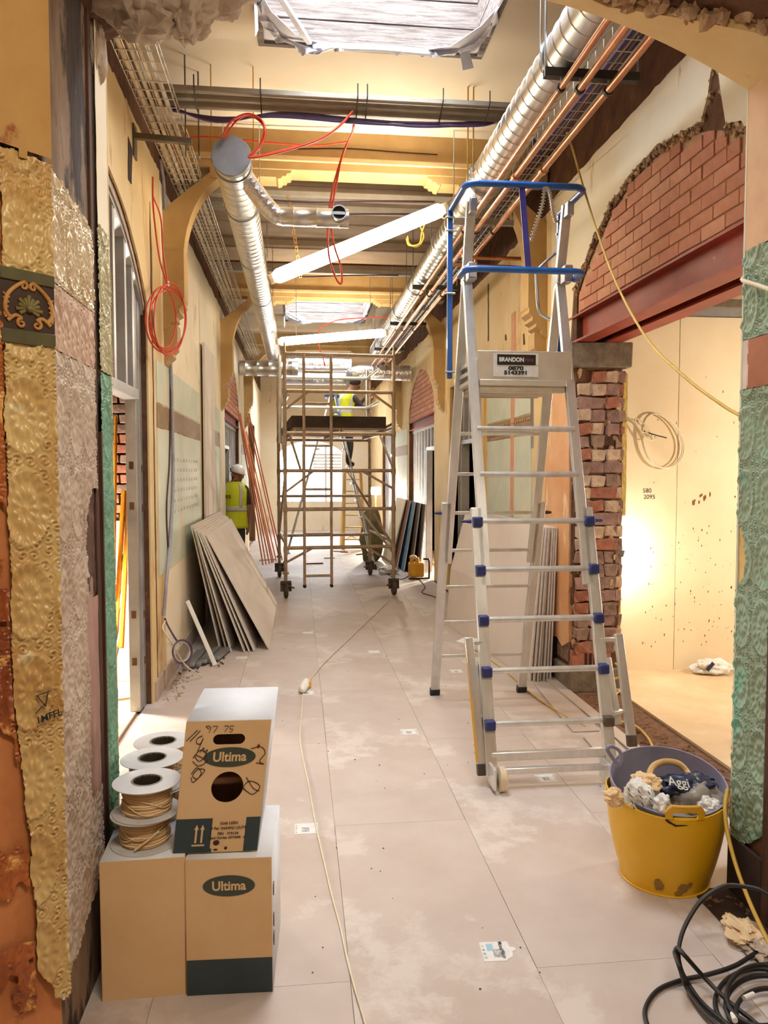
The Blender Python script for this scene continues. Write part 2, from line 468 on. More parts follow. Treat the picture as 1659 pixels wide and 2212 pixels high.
# ---- floor: slab, hardboard sheets with open joints, stuck-on maker's labels
floor = sroot('floor')
MB().box(-3.4, 6.2, -4.2, 22, -.2, -.0125).build('subfloor', MT['subfloor'], floor)
SW, SL = .61, 2.17
sheet_me = MB().box(-SW / 2 + .0008, SW / 2 - .0008, -SL / 2 + .0008, SL / 2 - .0008, -.012, 0).mesh('floor_sheet', MT['floor'])
for c in range(-1, 4):
    xc = -.455 + SW / 2 + SW * (c - 0) - SW * 0
    for r in range(-2, 11):
        yc = 3.45 + r * SL - (SL / 2 if c % 2 else 0)
        x0, x1 = xc - SW / 2, xc + SW / 2
        if x0 < -1.1: continue
        if yc > 22.2: continue
        o = put_mesh(sheet_me, 'floor_sheet', floor, (xc, yc, 0), (0, 0, uni(-.0006, .0006)))
for c in (-2, 4, 5):
    xc = -.455 + SW / 2 + SW * c
    for r in range(-2, 1):
        yc = 1.2 + r * SL - .4
        put_mesh(sheet_me, 'floor_sheet', floor, (xc, yc, 0))
MB().box(2.33, 6.1, 2.8, 5.9, -.012, .012).build('dusty_screed', MT['sidefloor'], floor)
MB().box(-3.3, -1.10, 2.8, 6.1, -.012, .004).build('dusty_screed', MT['sidefloor'], floor)
# strip of rubble in the threshold of the right-hand opening, edge planks
def rubble_strip(x0, x1, y0, y1, n, z=0., name='threshold_rubble', parent=None, m='debris', s=.02):
    b = MB()
    for i in range(n):
        c = V(uni(x0, x1), uni(y0, y1), z)
        r = uni(.25, 1) * s
        bb = MB().ball(c, (r * uni(.6, 1.4), r * uni(.6, 1.4), r * uni(.3, .8)), 6, 4)
        bb.jitter(r * .25); b.add(bb.v, bb.f)
    o = b.build(name, MT[m], parent, smooth=30)
    o['kind'] = 'stuff'
    return o
MB().box(2.0, 2.33, 3.05, 5.4, -.012, -.004).build('threshold', MT['debris'], floor)
rubble_strip(2.04, 2.3, 3.1, 5.35, 150, -.006, parent=floor, s=.022)
MB().box(1.9, 1.985, 2.8, 5.9, -.005, .014).build('edge_plank', MT['floor'], floor, bevel=.002)
for k, (xa, ya) in enumerate([(1.74, 3.85), (1.80, 5.05)]):
    MB().hexa([(xa - .11, ya - .5, .001), (xa + .06, ya - .5, .001), (xa + .16, ya + .6, .001), (xa - .02, ya + .6, .001),
               (xa - .11, ya - .5, .007), (xa + .06, ya - .5, .007), (xa + .16, ya + .6, .007), (xa - .02, ya + .6, .007)]).build('offcut_board', MT['floor'], floor)
# stickers
def sticker(px, py, w, h, rz, torn=False, detail=True):
    p = at(px, py, Z=.0)
    b = MB()
    if torn:
        poly = [(-w / 2, -h / 2), (w * .1, -h / 2), (w * .16, -h * .42), (w * .3, -h * .3), (w * .34, -h * .02), (w * .46, h * .03), (w * .42, h * .18), (w * .3, h * .2), (w * .28, h / 2), (-w / 2, h / 2)]
    else:
        poly = [(-w / 2, -h / 2), (w / 2, -h / 2), (w / 2, h / 2), (-w / 2, h / 2)]
    M = Matrix.Translation(p) @ Matrix.Rotation(rz, 4, 'Z')
    b.prism(poly, lambda a, c, d: M @ V(a, c, d), .0003, .0012)
    o = b.build('sticker', MT['paperwhite'], floor, smooth=0)
    if detail:
        d = MB()
        for i in range(4):
            y0 = -h * .36 + i * h * .2
            d.box(-w * .47, -w * .40, y0, y0 + h * .09, .0013, .0016)
            if not torn: d.box(w * .40, w * .47, y0, y0 + h * .09, .0013, .0016)
        d.box(-w * .2, w * .12, -h * .32, h * .1, .0013, .0016)
        d.xf(M); d.build('print', MT['greyprint'], o, smooth=0)
        if torn:
            e = MB().box(-w * .34, -w * .16, h * .02, h * .38, .0014, .0017); e.xf(M)
            e.build('print', MT['blueprint'], o, smooth=0)
            text('print', 'Monarfloor', .02, MT['blackprint'], o, M @ V(w * .06, h * .05, .0018), M.to_3x3() @ V(0, -1, 0), M.to_3x3() @ V(1, 0, 0), .0004)
    return o
sticker(1080, 2055, .125, .105, -.05, True)
sticker(662, 1790, .105, .105, 0)
sticker(884, 1581, .105, .10, 0)
for (a, b_) in [(664, 1497), (808, 1408), (665, 1367), (522, 1421), (986, 1450), (1180, 1681), (655, 1247)]:
    sticker(a, b_, .10, .10, 0, detail=b_ > 1440)
# specks of grit on the floor
b = MB()
for i in range(90):
    p = V(uni(-.7, 1.8), uni(2.2, 7.5), .002); r = uni(.0012, .0035)
    bb = MB().ball(p, (r * uni(.7, 2), r, r * .6), 5, 4); b.add(bb.v, bb.f)
o = b.build('grit', MT['debris_dk'], floor, smooth=0); o['kind'] = 'stuff'

# ---- wall polygons
def arch_pts(yc, R, apex, half, n=22):
    zc = apex - R
    return [(yc + t, zc + math.sqrt(R * R - t * t)) for t in [(-half + 2 * half * i / n) for i in range(n + 1)]]
def wall_outline(y0, y1, ztop, openings):
    """openings: list of lists of (y,z) points tracing the head left to right"""
    pts = [(y0, 0)]
    for op in openings:
        pts += [(op[0][0], 0)] + op + [(op[-1][0], 0)]
    return pts + [(y1, 0), (y1, ztop), (y0, ztop)]
def jag(pts, amp, step=.04, seed=0., closed=False):
    out = []
    n = len(pts)
    for i in range(n if closed else n - 1):
        a, b_ = Vector(pts[i]), Vector(pts[(i + 1) % n])
        m = max(1, int((b_ - a).length / step))
        for j in range(m):
            p = a + (b_ - a) * (j / m)
            out.append((p.x + amp * nz(p.x * 9 + seed, p.y * 9, .3) + amp * .6 * nz(p.x * 31, p.y * 31 + seed, 1.3), p.y + amp * nz(p.x * 9, p.y * 9 + seed, 4.7) + amp * .6 * nz(p.x * 31 + seed, p.y * 31, 8.1)))
    if not closed: out.append(tuple(pts[-1]))
    return out
def yz_prism(poly, x0, x1, name, m, parent=None, smooth=0):
    me_b = MB().prism(poly, lambda a, c, x: V(x, a, c), x0, x1)
    o = me_b.build(name, m, parent, smooth=smooth)
    bm = bmesh.new(); bm.from_mesh(o.data)
    bmesh.ops.triangulate(bm, faces=[f for f in bm.faces if len(f.verts) > 4])
    bm.to_mesh(o.data); bm.free()
    return o
AL1 = arch_pts(4.2, 1.75, 3.3, 1.25)
AL3 = arch_pts(12.25, 1.75, 3.3, 1.3)
AR1 = arch_pts(4.25, 1.68, 3.4, 1.2)
AR3 = arch_pts(12.6, 1.75, 3.3, 1.3)
wall_left = sroot('wall_left', (XL, 2.75, 0))
wall_right = sroot('wall_right', (XR, 2.75, 0))
yz_prism(wall_outline(2.75, YEND, ZC, [AL1, AL3, [(16, 2.7), (18.4, 2.7)]]), XL - .012, XL - .11, 'masonry', MT['brown_wall'], wall_left)
yz_prism(wall_outline(2.75, YEND, ZC, [AR1, [(8.2, 2.72), (9.95, 2.72)], AR3, [(16, 2.7), (18.4, 2.7)]]), XR + .012, XR + .36, 'masonry', MT['brown_wall'], wall_right)
# cream plaster skins
def grow(ar, k):
    yc = (ar[0][0] + ar[-1][0]) / 2
    return [(yc + (y - yc) * (1 + k / 1.25), z + k) for y, z in ar]
gl = jag(AL1, .006)
yz_prism([(2.76, 0.0)] + [(gl[0][0], 0)] + gl + [(gl[-1][0], 0)] + [(6.0, 0), (6.0, 3.86)] + jag([(6.0, 3.86), (2.76, 3.86)], .02), XL - .014, XL, 'plaster', MT['cream'], wall_left)
g3 = jag(AL3, .008)
yz_prism([(6.0, 0), (g3[0][0], 0)] + g3 + [(g3[-1][0], 0)] + [(16, 0), (16, 2.7), (18.4, 2.7), (18.4, 0), (YEND, 0), (YEND, 3.8)] + jag([(YEND, 3.8), (6.0, 3.8)], .02, .2), XL - .014, XL, 'plaster', MT['cream_pale'], wall_left)
gr = jag(grow(AR1, .04), .026, .03, 3.)
gr = [p for p in gr]
spike = [(3.66, 3.47), (3.64, 3.56), (3.60, 3.61), (3.575, 3.55), (3.55, 3.44)]
gr2 = []
done = False
for p in gr:
    if p[0] > 3.5 and not done:
        gr2 += spike[::-1]; done = True
    if 3.5 < p[0] < 3.7: continue
    gr2.append(p)
yz_prism([(2.76, 0), (2.98, 0), (2.98, 2.7)] + gr2 + jag([(5.56, 2.5), (6.0, 2.45)], .02) + [(6.0, 3.76)] + jag([(6.0, 3.76), (4.6, 3.77), (2.76, 3.78)], .014, .06), XR, XR + .014, 'plaster', MT['cream_pale'], wall_right)
yz_prism([(6.0, .02), (8.12, .02)] + jag([(8.12, .02), (8.14, 2.76), (10.0, 2.76), (10.02, .02)], .012, .1) + [(11.2, .02)] + jag(AR3, .012) + [(13.95, .02), (16, .02), (16, 2.7), (18.4, 2.7), (18.4, .02), (YEND, .02), (YEND, 3.8)] + jag([(YEND, 3.8), (6.0, 3.7)], .03, .15), XR, XR + .014, 'plaster', MT['cream'], wall_right)
# side of the pier: orange distemper with ragged lower edge
yz_prism(jag([(5.47, .36), (5.62, .30), (5.75, .34), (5.9, .31), (6.06, .4), (6.06, 2.46), (5.52, 2.47)], .014, .04, 5, True), XR - .012, XR + .012, 'orange_plaster', MT['orange_plaster'], wall_right)
# dado papers and frieze strips on both corridor walls
for (w, x, s, spans) in ((wall_left, XL, 1, [(5.74, 8.2), (8.5, 10.2), (14.0, 15.9)]), (wall_right, XR, -1, [(6.46, 8.02), (14.1, 15.9)])):
    for (ya, yb) in spans:
        for (za, zb, mk) in ((.86, 1.94, 'teal_pale'), (2.13, 2.43, 'teal_pale'), (1.95, 2.12, 'frieze_brown')):
            yz_prism(jag([(ya, za), (yb, za), (yb, zb), (ya, zb)], .006, .1, za, True), x, x + s * .005, 'dado_paper' if mk != 'frieze_brown' else 'frieze', MT[mk], w)
        # rows of small studs stamped in the paper, their glints put in as white
        if ya < 9 and s == 1:
            b = MB()
            for r_ in range(6):
                for c_ in range(9):
                    b.ball((x + .006, 6.5 + c_ * .17, 1.30 + r_ * .085), (.004, .03, .014), 8, 6)
            b.build('stamped_rosettes', MT['white'], w)['kind'] = 'stuff'
        if s == -1 and ya < 9:
            b = MB()
            for i in range(int((yb - ya) / .07)):
                yy = ya + .05 + i * .07
                b.ball((x - .008, yy, 2.08), (.007, .02, .014), 6, 4)
                b.ball((x - .008, yy + .03, 2.0), (.007, .012, .022), 6, 4)
            b.build('frieze_leaves', MT['scroll'], w)['kind'] = 'stuff'
# brown run of bare pipe chase down the right wall, skirting remains
yz_prism(jag([(7.0, .1), (7.1, .1), (7.12, 3.1), (7.0, 3.1)], .008, .1, 2, True), XR - .008, XR + .004, 'stain_strip', MT['brick3'], wall_right)
yz_prism([(5.5, 0), (10.9, 0), (10.9, .14), (5.5, .14)], XL, XL + .018, 'skirting_scar', MT['grey_paper'], wall_left)
# cracks / bare stripes running up the left wall beside the opening
yz_prism(jag([(5.62, .1), (5.635, .1), (5.64, 3.2), (5.60, 3.5), (5.58, 3.2), (5.61, 2.2), (5.60, 1.2)], .012, .07, 9, True), XL, XL + .003, 'crack', MT['brown_wall'], wall_left)
yz_prism(jag([(9.2, 1.95), (9.28, 1.95), (9.26, 2.9), (9.22, 2.9)], .01, .07, 3, True), XL, XL + .003, 'crack', MT['debris_dk'], wall_left)
yz_prism(jag([(4.9, 3.4), (5.0, 3.4), (5.03, 3.62), (4.93, 3.66)], .01, .05, 3, True), XL, XL + .004, 'bare_patch', MT['debris_dk'], wall_left)
for (ya, za, h_) in ((6.7, 2.75, .1), (7.3, 2.9, .05), (7.9, 2.5, .22), (6.6, 3.2, .3), (8.0, 3.0, .6)):
    yz_prism(jag([(ya, za), (ya + .05, za), (ya + .06, za + h_), (ya + .02, za + h_)], .012, .04, ya, True), XR - .003, XR + .001, 'bare_patch', MT['brown_wall'], wall_right)
# broken plaster rim round the right-hand arch
b = MB()
for i, (y, z) in enumerate(gr2):
    for k in range(5):
        c = V(XR + .012 + uni(-.012, .01), y + uni(-.025, .025), z - uni(-.004, .045))
        r = uni(.006, .018)
        bb = MB().ball(c, (r * .7, r, r), 6, 4).jitter(r * .35); b.add(bb.v, bb.f)
o = b.build('broken_plaster_rim', MT['rubble'], wall_right, smooth=25); o['kind'] = 'stuff'

# ---- bricks
def brick_meshes(l, w, h, mats, rough, name='brick'):
    out = []
    for k, m in enumerate(mats):
        bm = bmesh.new()
        bmesh.ops.create_cube(bm, size=1)
        for v in bm.verts: v.co = V(v.co.x * w, v.co.y * l, v.co.z * h)
        bmesh.ops.bevel(bm, geom=list(bm.edges), offset=.006 if rough > .002 else .003, segments=1, affect='EDGES')
        for v in bm.verts: v.co += V(uni(-rough, rough), uni(-rough, rough), uni(-rough, rough))
        me = bpy.data.meshes.new(name); bm.to_mesh(me); bm.free()
        me.materials.append(MT[m]); out.append(me)
    return out
def arch_infill(x, face, ar, z0, parent, bl=.225, bh=.0765, mats=('brick1', 'brick2', 'brick3', 'brick1', 'brick2')):
    yc = (ar[0][0] + ar[-1][0]) / 2; half = (ar[-1][0] - ar[0][0]) / 2
    zc = ar[len(ar) // 2][1]
    R = None
    full = brick_meshes(bl - .008, .09, bh - .009, mats, .0012)
    halfb = brick_meshes(bl / 2 - .008, .09, bh - .009, mats, .0012)
    def top(y):
        for i in range(len(ar) - 1):
            if ar[i][0] <= y <= ar[i + 1][0]:
                t = (y - ar[i][0]) / (ar[i + 1][0] - ar[i][0]); return ar[i][1] + t * (ar[i + 1][1] - ar[i][1])
        return 0
    r = 0; z = z0 + bh / 2
    while z < zc:
        y = ar[0][0] - (bl / 2 if r % 2 else 0) + bl / 2
        while y < ar[-1][0] + bl / 2:
            a, e = y - bl / 2, y + bl / 2
            ok_a, ok_e = top(a + .02) > z + .01, top(e - .02) > z + .01
            xx = x + face * (.045 + uni(-.002, .002))
            if ok_a and ok_e and a > ar[0][0] - .01 and e < ar[-1][0] + .01:
                put_mesh(random.choice(full), 'brick', parent, (xx, y, z), (uni(-.008, .008), 0, 0))
            elif ok_a and a > ar[0][0] - .01 and top(y) > z:
                put_mesh(random.choice(halfb), 'brick', parent, (xx, a + bl / 4, z))
            elif ok_e and e < ar[-1][0] + .01 and top(y) > z:
                put_mesh(random.choice(halfb), 'brick', parent, (xx, e - bl / 4, z))
            y += bl
        z += bh; r += 1
    g = [(ar[0][0], z0)] + ar + [(ar[-1][0], z0)]
    yz_prism(g, x + face * .012, x + face * .3, 'mortar_bed', MT['mortar'], parent)
infill1 = sroot('wall_infill_right', (XR, 4.25, 2.75))
arch_infill(XR + .012, 1, AR1, 2.77, infill1)
infill3 = sroot('wall_infill_far_right', (XR, 12.6, 2.5))
arch_infill(XR + .012, 1, AR3, 2.52, infill3)
infill4 = sroot('wall_infill_far_left', (XL, 12.2, 2.5))
arch_infill(XL - .012, -1, AL3, 2.52, infill4)
# brick pier end facing the camera
YP = 5.45
pier_b = brick_meshes(.09, .21, .082, ['old1', 'old2', 'old3', 'old1', 'old4', 'old2'], .009)
pier_h = brick_meshes(.09, .102, .082, ['old1', 'old4', 'old1', 'old2', 'old3', 'old2', 'old4'], .009)
z = .33
r = 0
while z < 2.36:
    edge = .012 * nz(z * 6, 2) 
    rows = [(.105, pier_b), (.265, pier_h)] if r % 2 else [(.05, pier_h), (.205, pier_b)]
    if rnd() < .55: rows = [(.05, pier_h), (.157, pier_h), (.265, pier_h)]
    for xo, ms in rows:
        if rnd() < .04: continue
        dep = uni(-.012, .03) if xo > .2 else uni(-.012, .012)
        put_mesh(random.choice(ms), 'brick', wall_right, (XR + .02 + xo + uni(-.006, .006), YP + .012 + dep, z + uni(-.004, .004)), (uni(-.06, .06), uni(-.05, .05), uni(-.09, .09)))
    put_mesh(random.choice(pier_h), 'brick', wall_right, (XR + .35 + edge, YP + .03 + uni(0, .02), z), (0, uni(-.03, .03), uni(-.08, .08)), (uni(.4, .9), 1, 1))
    z += .0945; r += 1
b = MB()
for i in range(170):
    c = V(uni(XR - .0, XR + .36), YP - uni(-.02, .012), uni(.3, 2.38)); rr = uni(.008, .03)
    if .1 < c.x - XR < .28 and rnd() < .6: continue
    bb = MB().ball(c, (rr, rr * .5, rr * uni(.6, 1.8)), 6, 4).jitter(rr * .3); b.add(bb.v, bb.f)
b.build('mortar_lumps', MT['rubble'], wall_right, smooth=30)['kind'] = 'stuff'
MB().box(XR, XR + .36, YP + .03, YP + .3, .2, 2.42).build('mortar_core', MT['dark_mortar'], wall_right)
MB().box(XR - .02, XR + .38, YP - .03, YP + .35, -.01, .16).jitter(.006).build('concrete_base', MT['concrete'], wall_right, bevel=.01)
MB().box(XR - .04, XR + .42, YP - .05, YP + .4, 2.38, 2.56).jitter(.004).build('padstone', MT['concrete'], wall_right, bevel=.008)
ab = MB().box(XR + .0, XR + .3, YP - .02, YP + .05, .17, .3)
ab.build('air_brick', MT['old3'], wall_right, bevel=.004)
b = MB()
for i in range(5): b.box(XR + .10 + i * .034, XR + .118 + i * .034, YP - .024, YP - .019, .19, .28)
b.build('air_brick_slots', MT['debris_dk'], wall_right)
yz = jag([(YP + .0, 1.3), (YP + .1, 1.32), (YP + .1, 2.36), (YP, 2.34)], .01, .06, 4, True)
yz_prism(yz, XR + .37, XR + .405, 'insulation_strip', MT['ins'], wall_right)

# ---- steel beams over the openings
def steel_beam(x0, x1, y0, y1, z0, z1, label, plate=True):
    t = thing('steel_beam', label, 'steel beam', ((x0 + x1) / 2, y0, z0))
    xm = (x0 + x1) / 2; f = .014
    pr = [(x0, z0), (x1, z0), (x1, z0 + f), (xm + .006, z0 + f), (xm + .006, z1 - f), (x1, z1 - f), (x1, z1), (x0, z1), (x0, z1 - f), (xm - .006, z1 - f), (xm - .006, z0 + f), (x0, z0 + f)]
    MB().prism(pr, lambda a, c, y: V(a, y, c), y0, y1).build('i_section', MT['redox'], t, smooth=0)
    return t
steel_beam(XR - .005, XR + .125, 3.02, 5.6, 2.56, 2.755, 'red oxide steel beam carrying the brick arch, nearest the corridor')
steel_beam(XR + .215, XR + .34, 3.02, 5.6, 2.56, 2.755, 'second red steel beam behind the first, over the right-hand opening')
steel_beam(XR - .005, XR + .125, 11.25, 13.95, 2.36, 2.515, 'far red steel beam below small brick arch on right')
steel_beam(XL - .125, XL + .005, 10.9, 13.6, 2.36, 2.515, 'red steel beam over the doorway behind the white-helmeted man')

# ---- right side room
side = sroot('wall_side_room', (2.4, 5.9, 0))
for k, (xa, xb) in enumerate([(2.37, 3.03), (3.034, 4.23), (4.234, 5.43), (5.434, 6.2)]):
    MB().box(xa, xb, 5.9, 5.915, .005, 2.86).build('plasterboard_panel', MT['board'], side, bevel=.002)
MB().box(2.36, 6.2, 5.916, 6.05, 0, 3.0).build('backing', MT['galv_dull'], side)
MB().box(2.4, 6.2, 5.885, 5.9, 0, .01).build('scrape_line', MT['card'], side)
sideceil = sroot('ceiling_side_room', (4, 4, 2.9))
MB().box(2.36, 6.2, 2.76, 6.05, 2.96, 3.05).build('slab', MT['ceil_grey'], sideceil)
for yy in (3.4, 4.2, 5.0, 5.7):
    MB().box(2.4, 6.2, yy, yy + .05, 2.9, 2.96).build('furring_channel', MT['strut'], sideceil)
struct(MB().box(6.2, 6.35, 2.75, 6.1, 0, 3.05).build('wall_side_room_far', MT['board']))
struct(MB().box(2.4, 6.2, 2.6, 2.74, 0, 3.05).build('wall_side_room_near', MT['board']))
text('pencil_note', '580', .05, MT['ink'], side, (2.78, 5.898, 1.47), (1, 0, 0), (0, 0, 1))
text('pencil_note', '2095', .05, MT['ink'], side, (2.80, 5.898, 1.42), (1, 0, 0), (0, 0, 1))
b = MB()
for i in range(120):
    x, z = uni(2.75, 3.6), (uni(.2, 1.2) if rnd() < .8 else uni(1.2, 2.4)); rr = uni(.002, .008)
    b.ball((x, 5.899, z), (rr * .6, .001, rr * uni(.6, 2.2)), 5, 4)
for (cx_, cz_) in ((3.21, 1.4), (3.29, 1.41), (3.55, 1.41)):
    for j in range(5): b.ball((cx_ + uni(-.05, .05), 5.899, cz_ + uni(-.03, .03)), (.008, .001, uni(.01, .025)), 5, 4)
b.build('dirt_specks', MT['mdf'], side)['kind'] = 'stuff'

# ---- left side room (seen through the stud doorway)
lroom = sroot('wall_left_room', (-2.3, 6.1, 0))
lb = brick_meshes(.09, .214, .064, ['old2', 'old3', 'brown_wall' if False else 'old2'], .004)
MB().box(-3.3, -1.135, 6.15, 6.3, 0, 3.6).build('mortar_bed', MT['dark_mortar'], lroom)
z = .04; r = 0
while z < 2.6:
    for i in range(4):
        put_mesh(random.choice(lb), 'brick', lroom, (-1.25 - i * .225 - (.11 if r % 2 else 0), 6.12, z))
    z += .0765; r += 1
MB().box(-3.45, -3.3, 2.75, 6.3, 0, 3.6).build('side_wall', MT['board'], lroom)
MB().box(-3.3, -1.135, 2.756, 2.8, 0, 3.6).build('near_wall', MT['board'], lroom)
MB().box(-3.45, -1.135, 2.756, 6.3, 3.6, 3.7).build('lid', MT['ceil_grey'], lroom)

# rooms glimpsed through the other openings
for (nm, x0, x1, ya, yb) in (('wall_far_room_right', 2.37, 4.2, 7.2, 15.6), ('wall_far_room_left', -3.2, -1.14, 9.8, 15.6), ('wall_end_room_right', 2.37, 4.0, 15.7, 18.8), ('wall_end_room_left', -3.0, -1.14, 15.7, 18.8)):
    rm = sroot(nm, ((x0 + x1) / 2, ya, 0))
    far = x1 if x0 > 0 else x0
    MB().box(far - .05, far + .05, ya, yb, 0, 3.2).build('back_wall', MT['board'], rm)
    MB().box(x0, x1, ya - .1, ya, 0, 3.2).build('near_wall', MT['board'], rm)
    MB().box(x0, x1, yb, yb + .1, 0, 3.2).build('far_wall', MT['board'], rm)
    MB().box(x0, x1, ya, yb, 3.2, 3.3).build('lid', MT['ceil_grey'], rm)
    MB().box(x0, x1, ya, yb, -.012, .0).build('screed', MT['sidefloor'], rm)

# ---- ceiling with skylight openings
ceiling = sroot('ceiling', (.5, 6, ZC))
HX0, HX1 = -.2, 1.14
holes = [(3.25, 4.9), (11.95, 13.6), (17.65, 19.3)]
segs = [(2.75, 6.2, 'ceil'), (6.2, 10.5, 'ceil_grey'), (10.5, 14.9, 'ceil'), (14.9, 21.6, 'ceil_grey')]
for (ya, yb, mk) in segs:
    hs = [h for h in holes if ya < h[0] < yb]
    if hs:
        h0, h1 = hs[0]
        for k, (x0, x1, y0, y1) in enumerate([(-1.4, 2.4, ya, h0), (-1.4, 2.4, h1, yb), (-1.4, HX0, h0, h1), (HX1, 2.4, h0, h1)]):
            MB().box(x0, x1, y0, y1, ZC, ZC + .06).build('ceiling_panel', MT[mk], ceiling)
    else:
        n = 4
        for k in range(n):
            MB().box(-1.4, 2.4, ya + (yb - ya) * k / n + .004, ya + (yb - ya) * (k + 1) / n - .004, ZC + .01 * (k % 2), ZC + .06).build('ceiling_board', MT[mk], ceiling)
# old cornice / joist bands across the second bay
for yy, zz in ((6.75, 4.16), (7.25, 4.19), (8.9, 4.18), (9.9, 4.17)):
    MB().box(XL, XR, yy, yy + .14, zz, ZC).build('joist', MT['ceil_grey'], ceiling, bevel=.006)
for h0, h1 in holes:
    near = h0 < 5
    lvl = ZC
    # shaft of old boards
    zs = [4.235, 4.40, 4.56, 4.72, 4.86, 5.0]
    for i in range(5):
        a, e = zs[i] + .004, zs[i + 1] - .004
        MB().box(HX0 - .03, HX1 + .03, h1 - .006, h1 + .03 + .004 * (i % 2), a, e).build('shaft_plank', MT['plank'], ceiling, bevel=.003)
        MB().box(HX0 - .03, HX1 + .03, h0 - .03 - .004 * (i % 2), h0 + .006, a, e).build('shaft_plank', MT['plank'], ceiling, bevel=.003)
        MB().box(HX0 - .03, HX0 + .006, h0, h1, a, e).build('shaft_plank', MT['plank'], ceiling, bevel=.003)
        MB().box(HX1 - .006, HX1 + .03, h0, h1, a, e).build('shaft_plank', MT['plank'], ceiling, bevel=.003)
# torn white membrane hanging round the rim of each skylight
def torn_sheet(pts, drop, seed, name='membrane_tatter'):
    """ribbon along rim points, hanging by drop with ragged lower edge"""
    path = smooth_path(pts, 8)
    b = MB(); n = len(path); m = 5
    vs_ = []
    for i, p in enumerate(path):
        d = drop * (.55 + .9 * abs(nz(i * .35 + seed, 3)))
        if nz(i * .9 + seed, 7) > .25: d *= 1.5
        for j in range(m):
            t = j / (m - 1)
            off = V(.05 * nz(i * .4, j * .7, seed) * t * 1.5, .06 * nz(i * .4, j * .7, seed + 9) * t * 1.5, -d * t)
            vs_.append(p + off)
    fs = [(i * m + j, (i + 1) * m + j, (i + 1) * m + j + 1, i * m + j + 1) for i in range(n - 1) for j in range(m - 1)]
    b.add(vs_, fs)
    o = b.build(name, MT['membrane'], ceiling, smooth=70, fix=False)
    s = o.modifiers.new('thick', 'SOLIDIFY'); s.thickness = .003
    return o
for h0, h1 in holes[:2]:
    z = ZC + .01
    torn_sheet([(HX0, h1 - .9, z), (HX0 + .01, h1 - .35, z), (HX0 + .1, h1 - .12, z - .02), (HX0 + .3, h1 - .01, z - .03), (HX0 + .5, h1 - .02, z)], .055, 1.3 + h0)
    torn_sheet([(HX1 - .5, h1 - .02, z), (HX1 - .3, h1 - .01, z), (HX1 - .1, h1 - .14, z - .03), (HX1, h1 - .35, z), (HX1, h1 - .9, z)], .05, 5.1 + h0)
    # collapsed corner sheets closing the rim at an angle
    for sx, x in ((1, HX0), (-1, HX1)):
        b = MB()
        b.add([(x, h1 - .5, z), (x, h1, z), (x + sx * .36, h1, z), (x + sx * .20, h1 - .16, z - .045), (x + sx * .06, h1 - .34, z - .02)], [(0, 1, 2, 3, 4)])
        o = b.build('membrane_tatter', MT['membrane'], ceiling, smooth=0, fix=False)
        s = o.modifiers.new('thick', 'SOLIDIFY'); s.thickness = .004
    MB().tube(smooth_path([(HX0 + .3, h1 - .01, z - .025), (HX0 + .7, h1 - .015, z - .015), (HX1 - .3, h1 - .01, z - .02)], 6), .022, 8).build('rim_roll', MT['membrane'], ceiling)
    MB().bar((HX0 - .0, h1 - .75, z - .0), (HX0 + .28, h1 - .06, z - .03), .03, .025).build('rim_batten', MT['membrane'], ceiling)
    MB().add([(HX0 - .03, h1 - .5, z), (HX0 - .015, h1 - .42, z), (HX0 - .01, h1 - .40, z - .16), (HX0 - .025, h1 - .44, z - .22)], [(0, 1, 2, 3)]).build('membrane_tatter', MT['membrane'], ceiling, fix=False)
    MB().add([(HX1 - .12, h1 - .02, z - .01), (HX1 - .06, h1 - .03, z - .01), (HX1 - .03, h1 - .02, z - .10), (HX1 - .1, h1 - .02, z - .12)], [(0, 1, 2, 3)]).build('membrane_tatter', MT['membrane'], ceiling, fix=False)

# ---- end wall and window
wall_end = sroot('wall_end', (.5, YEND, 0))
WX0, WX1, WZ0, WZ1 = -.56, 1.24, .8, 2.15
wa = [(WX0 + (WX1 - WX0) * i / 16, WZ1 + .34 * math.sin(PI * i / 16) ** .7) for i in range(17)]
for poly in ([(-1.4, 0), (2.4, 0), (2.4, WZ0), (-1.4, WZ0)], [(-1.4, WZ0), (WX0, WZ0), (WX0, WZ1), (-1.4, WZ1)], [(WX1, WZ0), (2.4, WZ0), (2.4, WZ1), (WX1, WZ1)],
             [(-1.4, WZ1)] + wa + [(2.4, WZ1), (2.4, ZC), (-1.4, ZC)]):
    b = MB().prism(poly, lambda a, c, y: V(a, y, c), YEND, YEND + .25)
    o = b.build('panel', MT['cream_pale'], wall_end, smooth=0)
    bm = bmesh.new(); bm.from_mesh(o.data); bmesh.ops.triangulate(bm, faces=[f for f in bm.faces if len(f.verts) > 4]); bm.to_mesh(o.data); bm.free()
window = sroot('window_1', (.34, YEND + .1, WZ0))
for x in (WX0, (WX0 + WX1) / 2 - .22, (WX0 + WX1) / 2 + .42, WX1):
    MB().box(x - .03, x + .03, YEND + .08, YEND + .14, WZ0, WZ1 + (.25 if WX0 < x < WX1 else 0)).build('mullion', MT['white'], window)
MB().box(WX0, WX1, YEND + .08, YEND + .14, 1.62, 1.69).build('transom', MT['white'], window)
MB().box(WX0, WX1, YEND + .1, YEND + .108, WZ0, WZ1 + .2).build('pane', MT['glass'], window)
for i in range(5):
    MB().box(.4, 1.2, YEND + .03, YEND + .07, 1.72 + i * .09, 1.78 + i * .09).build('blind_slat', MT['white'], window)

